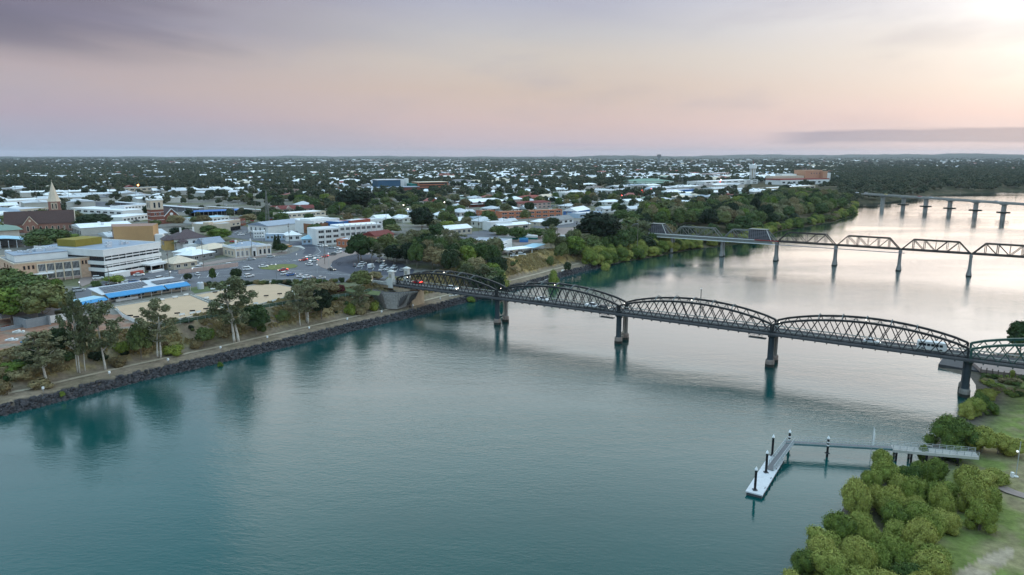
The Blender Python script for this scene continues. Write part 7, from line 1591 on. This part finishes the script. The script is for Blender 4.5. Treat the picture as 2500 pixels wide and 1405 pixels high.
def shed_mesh(v):
    r = random.Random(50+v); w = r.uniform(26,44); d = r.uniform(18,30); h = r.uniform(4.5,6.5); mb = MB(); mb.box(-w/2,w/2,-d/2,d/2,-.3,h,0); mb.hip(-w/2,w/2,-d/2,d/2,h,r.uniform(1.2,2.2),.4,.3,1)
    for k in range(6): x = -w/2+w*(k+.5)/6; mb.box(x-1.4,x+1.4,-d/2-.05,-d/2+.02,.1,h*.6,2)
    for k in range(3): mb.box(-w/2+w*(k+.3)/3-.7,-w/2+w*(k+.3)/3+.7,-2,-.6,h+1.0,h+2.4,1)
    return mb.mesh('shed', ['house_wall', 'house_roof', 'window_glass'])
SM = [shed_mesh(v) for v in range(6)]
near, farh, treesp = [], [], []
order = np.argsort(CY)
clumpn = fbm(CX, CY, 160, 90)
for k in order:
    x, y, z, d, b, i, j = CX[k], CY[k], cz[k], cd[k], cb[k], cells[k][2], cells[k][3]
    if d < 40 or b == 2: continue
    px, py = PR(x, y, z)
    if y < 60 or not -500 < px < 3000: continue
    if y < 400 or py > 590: continue
    if b in (1, 3) and (d < 95 or px > 2050): continue
    if any((p.x-x)**2+(p.y-y)**2 < r_*r_ for p, r_ in boxes): continue
    if y > 3200: continue
    inframe = -30 < px < 2530
    v = clumpn[k]
    dense_wood = (px < 560 and py < 462 and v > .36) or (px > 1950) or (v > .62)
    if dense_wood:
        treesp += [(x+rnd.uniform(-8,8), y+rnd.uniform(-9,9)) for _ in range(2)]; continue
    commercial = (px < 620 and py > 468) or (1420 < px < 1900 and py < 478 and py > 432)
    if commercial:
        if i % 2 == 1 and j % 3 == 1: (near if inframe and len(near) < 300 else farh).append((x, y, z, 's'))
        elif i % 2 == 0 and rnd.random() < .55: (near if inframe and len(near) < 300 else farh).append((x, y, z, 'h'))
        elif rnd.random() < .5: treesp.append((x, y))
    else:
        if rnd.random() < .95: (near if inframe and len(near) < 300 else farh).append((x, y, z, 'h'))
        treesp.append((x+rnd.uniform(-10,10), y+rnd.choice([-13,13])+rnd.uniform(-3,3)))
        if rnd.random() < .45: treesp.append((x+rnd.uniform(-10,10), y+rnd.choice([-13,13])+rnd.uniform(-3,3)))
tot = [c[2] for c in ROOFC]
RZ0 = R(42)
for x, y, z, t_ in near:
    rc = rnd.choices(ROOFC, tot)[0]; me = rnd.choice(HM if t_ == 'h' else SM)
    if t_ == 's': rc = rnd.choices(ROOFC[:4], tot[:4])[0]
    o = link('house' if t_ == 'h' else 'commercial_building', me, None, (x, y, z), RZ0+rnd.choice([0,math.pi/2,math.pi,-math.pi/2])+rnd.uniform(-.05,.05)); c = rc[1]; o.color = (*c, 1); o.scale = (1.14, 1.14, 1.05)
    tag(o, None, 'house' if t_ == 'h' else 'commercial building', 'houses of the town' if t_ == 'h' else 'commercial sheds of the town'); pool(o, rc[0]+(' weatherboard house' if t_ == 'h' else ' commercial building'))
# uncountable remainder of the town: one mesh, low boxes with pitched roofs, out to the horizon
extra = []
for _ in range(17000):
    v = rnd.uniform(10, 60); D = 55*F/v; px = rnd.uniform(-400, 2900); x = (px-1250)/F*D; y = D
    pyy = 382+v
    n_ = fbm(np.array([x]), np.array([y]), 420, 60)[0]
    if D < 1500: continue
    if px > 2050 and n_ < .58: continue
    if px < 560 and n_ < .46: continue
    if n_ < .34 and D < 4000: continue
    if D > 4200 and n_ < .52: continue
    extra.append((x, y))
farh += [(x, y, 10, 'h') for x, y in extra]
fx = np.array([a[0] for a in farh]); fy = np.array([a[1] for a in farh]); fz, fd, fb = land(fx, fy); ok = (fd > 40); fx, fy, fz = fx[ok], fy[ok], fz[ok]
n = len(fx); w = rng.uniform(8, 13, n); dd = rng.uniform(6, 10, n); hh = rng.uniform(3, 4.5, n); big = rng.random(n) < .14; w[big] *= 3; dd[big] *= 2.2; hh[big] *= 1.5; an = RZ0+rng.choice([0, math.pi/2], n)
tpl = np.array([(-1,-1,0),(1,-1,0),(1,1,0),(-1,1,0),(-1,-1,1),(1,-1,1),(1,1,1),(-1,1,1),(-1.08,-1.1,1),(1.08,-1.1,1),(1.08,1.1,1),(-1.08,1.1,1),(-.5,0,1.75),(.5,0,1.75)], float)
V = tpl[None]*np.stack([w, dd, hh], 1)[:, None, :]; ca, sa = np.cos(an)[:, None], np.sin(an)[:, None]; xx = V[..., 0]*ca-V[..., 1]*sa+fx[:, None]; yy = V[..., 0]*sa+V[..., 1]*ca+fy[:, None]; zz_ = V[..., 2]+fz[:, None]
V = np.stack([xx, yy, zz_], -1).reshape(-1, 3)
ft = np.array([(0,1,5),(0,5,4),(1,2,6),(1,6,5),(2,3,7),(2,7,6),(3,0,4),(3,4,7),(8,9,13),(8,13,12),(9,10,13),(10,11,12),(10,12,13),(11,8,12)])
Fq = (ft[None]+(np.arange(n)*14)[:, None, None]).reshape(-1, 3)
rcol = np.array([c[1] for c in ROOFC])[rng.choice(len(ROOFC), n, p=np.array(tot)/sum(tot))]; wcol = np.array((.5,.48,.45))*rng.uniform(.6,1.2,(n,1))
col = np.repeat(wcol[:, None, :], 14, 1); col[:, 8:] = rcol[:, None, :]
me = np_mesh('far_houses', V, Fq, [mat('far_house_paint', (1,1,1), attr='tint', var=.1, rough=.7)], col=col.reshape(-1, 3), npf=3); tag(link('distant_houses', me), kind='stuff')
# town trees: the largest as things, the rest scattered
town = sorted([(math.hypot(x, y), x, y) for x, y in treesp if y > 440])
tx_ = np.array([t[1] for t in town]); ty_ = np.array([t[2] for t in town]); tz_, td_, tb_ = land(tx_, ty_)
nt_ = 0; rest = []
for (dist, x, y), z, d in zip(town, tz_, td_):
    px, py = PR(x, y, z)
    if d < 25 or any((p.x-x)**2+(p.y-y)**2 < (r_*.62)**2 for p, r_ in boxes): continue
    if nt_ < 290 and -20 < px < 2520:
        k = rnd.choices(['wood','dark','bright','autumn','green'], [6,3,.7,.9,2])[0]; nt_ += 1
        put_tree(k, (x, y, z), rnd.uniform(6,12), rnd.uniform(9,15), name='town_tree', base={'wood':'rounded backyard tree','dark':'very dark backyard tree','bright':'yellow green backyard tree','autumn':'brownish backyard tree','green':'dense green backyard tree'}[k], group='trees among the houses', parts=False)
    else: rest.append((x, y, z, rnd.uniform(.6, 1.2)))
for _ in range(26000):
    v = rnd.uniform(4, 66)**1.0; D = 55*F/v; px = rnd.uniform(-700, 3200); x = (px-1250)/F*D
    if D > 15000: continue
    n_ = fbm(np.array([x]), np.array([D]), 420, 60)[0]; dens = .9 if (px > 2000 or px < 560 or n_ < .5) else .42
    if D > 5000: dens = .8
    if rnd.random() > dens: continue
    rest.append((x, D, 0, rnd.uniform(.7, 1.15)*min(2.2, max(1, D/1800))))
for _ in range(1500):   # gardens and street trees between the roofs
    v = rnd.uniform(60, 150); D = 55*F/v; px = rnd.uniform(-300, 1950); x = (px-1250)/F*D
    if fbm(np.array([x]), np.array([D]), 90, 66)[0] < .46: continue
    rest.append((x, D, 0, rnd.uniform(.4, .85)))
for _ in range(9000):   # woods behind the far bank
    x = rnd.uniform(380, 2100); y = rnd.uniform(880, 2300); px = PR(x, y, 10)[0]
    if px < 2050 or px > 3300: continue
    rest.append((x, y, 0, rnd.uniform(.8, 1.25)))
for x, y in [c for c in belt[330:]]: rest.append((x, y, 0, 1.0))
ra = np.array(rest); z_, d_, b_ = land(ra[:, 0], ra[:, 1]); okk = (d_ > 5)
bx_ = np.array([(p.x, p.y, r_*.6) for p, r_ in boxes]); 
hitb = ((ra[:, None, 0]-bx_[None, :, 0])**2+(ra[:, None, 1]-bx_[None, :, 1])**2 < bx_[None, :, 2]**2).any(1); okk &= ~hitb
ra, z_ = ra[okk], z_[okk]
FT = []
hid = bpy.data.collections.new('tree_sources')
for s in range(5):
    bl = blobs_round(rr, 5.6, 1.5, 11.5, 7, (.36,.55), .85); V, Fq = leaf_cloud(bl, 170, 1.15, 200+s, core=.9, spread=.5); o = bpy.data.objects.new('tree_source', np_mesh('far_crown', V, Fq, [MATS['far_leaf']])); hid.objects.link(o); FT.append(o)
me = bpy.data.meshes.new('distant_trees'); pts = np.stack([ra[:, 0], ra[:, 1], z_], 1); me.vertices.add(len(pts)); me.vertices.foreach_set('co', pts.astype(np.float32).ravel())
at = me.attributes.new('size', 'FLOAT', 'POINT'); at.data.foreach_set('value', ra[:, 3].astype(np.float32))
o = link('distant_trees', me); tag(o, kind='stuff')
ng = bpy.data.node_groups.new('scatter_trees', 'GeometryNodeTree'); ng.interface.new_socket('Geometry', in_out='INPUT', socket_type='NodeSocketGeometry'); ng.interface.new_socket('Geometry', in_out='OUTPUT', socket_type='NodeSocketGeometry')
N = ng.nodes; L = ng.links; gi = N.new('NodeGroupInput'); go = N.new('NodeGroupOutput'); ip = N.new('GeometryNodeInstanceOnPoints'); ci = N.new('GeometryNodeCollectionInfo'); ci.inputs[0].default_value = hid; ci.inputs['Separate Children'].default_value = True; ci.inputs['Reset Children'].default_value = True
ip.inputs['Pick Instance'].default_value = True; rv = N.new('FunctionNodeRandomValue'); rv.data_type = 'FLOAT'; rv.inputs[3].default_value = 6.28; cx = N.new('ShaderNodeCombineXYZ'); L.new(rv.outputs[1], cx.inputs[2]); na = N.new('GeometryNodeInputNamedAttribute'); na.data_type = 'FLOAT'; na.inputs[0].default_value = 'size'
ri = N.new('FunctionNodeRandomValue'); ri.data_type = 'INT'; ri.inputs[4].default_value = 0; ri.inputs[5].default_value = 4
sz = N.new('ShaderNodeCombineXYZ'); mn = N.new('ShaderNodeMath'); mn.operation = 'MINIMUM'; mn.inputs[1].default_value = 1.15; L.new(na.outputs[0], mn.inputs[0]); L.new(na.outputs[0], sz.inputs[0]); L.new(na.outputs[0], sz.inputs[1]); L.new(mn.outputs[0], sz.inputs[2])
L.new(gi.outputs[0], ip.inputs['Points']); L.new(ci.outputs[0], ip.inputs['Instance']); L.new(ri.outputs[2], ip.inputs['Instance Index']); L.new(cx.outputs[0], ip.inputs['Rotation']); L.new(sz.outputs[0], ip.inputs['Scale']); L.new(ip.outputs[0], go.inputs[0])
md = o.modifiers.new('scatter', 'NODES'); md.node_group = ng
print('COUNTS near', len(near), 'far', n, 'rest', len(ra), 'town', nt_, 'belt', nb_, 'mang', len(mg))

# the evening air: one closed box of even, thin haze
hz = bpy.data.materials.new('evening_haze'); hz.use_nodes = True; nt = hz.node_tree; nt.nodes.remove(nt.nodes['Principled BSDF'])
pv = nt.nodes.new('ShaderNodeVolumePrincipled'); pv.inputs['Color'].default_value = (.80,.88,1.0,1); pv.inputs['Density'].default_value = 0.000028; pv.inputs['Anisotropy'].default_value = .25
nt.links.new(pv.outputs[0], nt.nodes['Material Output'].inputs['Volume'])
o = MB().box(-26500,26500,-26500,26500,-25,260).mesh('haze', [hz]); tag(link('haze', o), kind='stuff')
# ------------------------------------------------------------------ words that single each repeat out
MARKS = [('the bridge portal', G(980,690,10)), ('the sandstone building', G(140,685,10)), ('the white banded offices', G(330,665,10)), ('the brick church', G(100,566,10)), ('the tower church', G(388,548,10)), ('the tan fly tower', G(330,600,10)),
    ('the bowls club', G(360,725,10)), ('the far bowling green', G(620,715,10)), ('the classical building', G(618,625,10)), ('the tiled house', G(465,608,10)), ('the three storey offices', G(850,592,10)), ('the orange gabled house', G(938,596,10)),
    ('the arched white hall', G(1108,580,10)), ('the golden slope', G(1260,640,10)), ('the storage yard', G(1260,580,10)), ('the terracotta motel', G(1290,532,10)), ('the arched restaurant', G(1190,504,10)), ('the blue gabled shop', G(1425,524,10)),
    ('the long blue shed', G(1660,472,10)), ('the water tower', G(1836,447,10)), ('the hospital', G(1975,450,10)), ('the blue glass school', G(1010,466,10)), ('the station building', G(710,522,10)), ('the dark fig', G(865,520,10)), ('the rail bridge', Vector((150,435,10))),
    ('the concrete bridge', Vector((470,900,10))), ('the jetty', Vector((82,139,3))), ('the pontoon', Vector((50,124,1))), ('the boat ramp', Vector((130,190,1))), ('the corner cypresses', G(677,611,10)), ('the billboard', G(620,560,10)), ('the roadside island', G(678,655,10)),
    ('the white angular hall', G(262,436,10)), ('the platform roof', G(375,512,10)), ('the supermarket shed', G(78,501,10)), ('the green roofed hall', G(1600,455,10)), ('the radio mast', G(655,560,10)), ('the hotel verandah', G(748,540,10)), ('the big pylon', G(1661,468,10)), ('the school hall', G(1215,468,10))]
ORD = ['', 'second', 'third', 'fourth', 'fifth', 'sixth', 'seventh', 'eighth', 'ninth', 'tenth', 'eleventh', 'twelfth', 'thirteenth', 'fourteenth', 'fifteenth', 'sixteenth', 'seventeenth', 'eighteenth', 'nineteenth', 'twentieth']
TENS = {2: 'twenty', 3: 'thirty', 4: 'forty', 5: 'fifty', 6: 'sixty', 7: 'seventy', 8: 'eighty', 9: 'ninety'}
def ordinal(i):
    if i < 20: return ORD[i]
    t, u = divmod(i+1, 10)
    return (TENS[t]+'-'+(['', 'first']+ORD[1:9])[u]) if u else {2:'twentieth',3:'thirtieth',4:'fortieth',5:'fiftieth',6:'sixtieth',7:'seventieth',8:'eightieth',9:'ninetieth'}[t]
groups = {}
for o, base, p in POOL:
    d, nm, q = min(((p-q).length, nm, q) for nm, q in MARKS)
    rp = math.hypot(p.x, p.y); rq = math.hypot(q.x, q.y); ang = math.atan2(p.x, p.y)-math.atan2(q.x, q.y); lat = ang*rp
    rel = ('beyond' if rp > rq else 'before') if abs(rp-rq) > abs(lat) else ('upstream of' if lat > 0 else 'downstream of')
    groups.setdefault(f'{base} {rel} {nm}', []).append((d, o))
for key, lst in groups.items():
    lst.sort(key=lambda a: a[0])
    for i, (d, o) in enumerate(lst):
        o['label'] = key if len(lst) == 1 else f'{key}, {"first" if i == 0 else ordinal(i)} out from it'
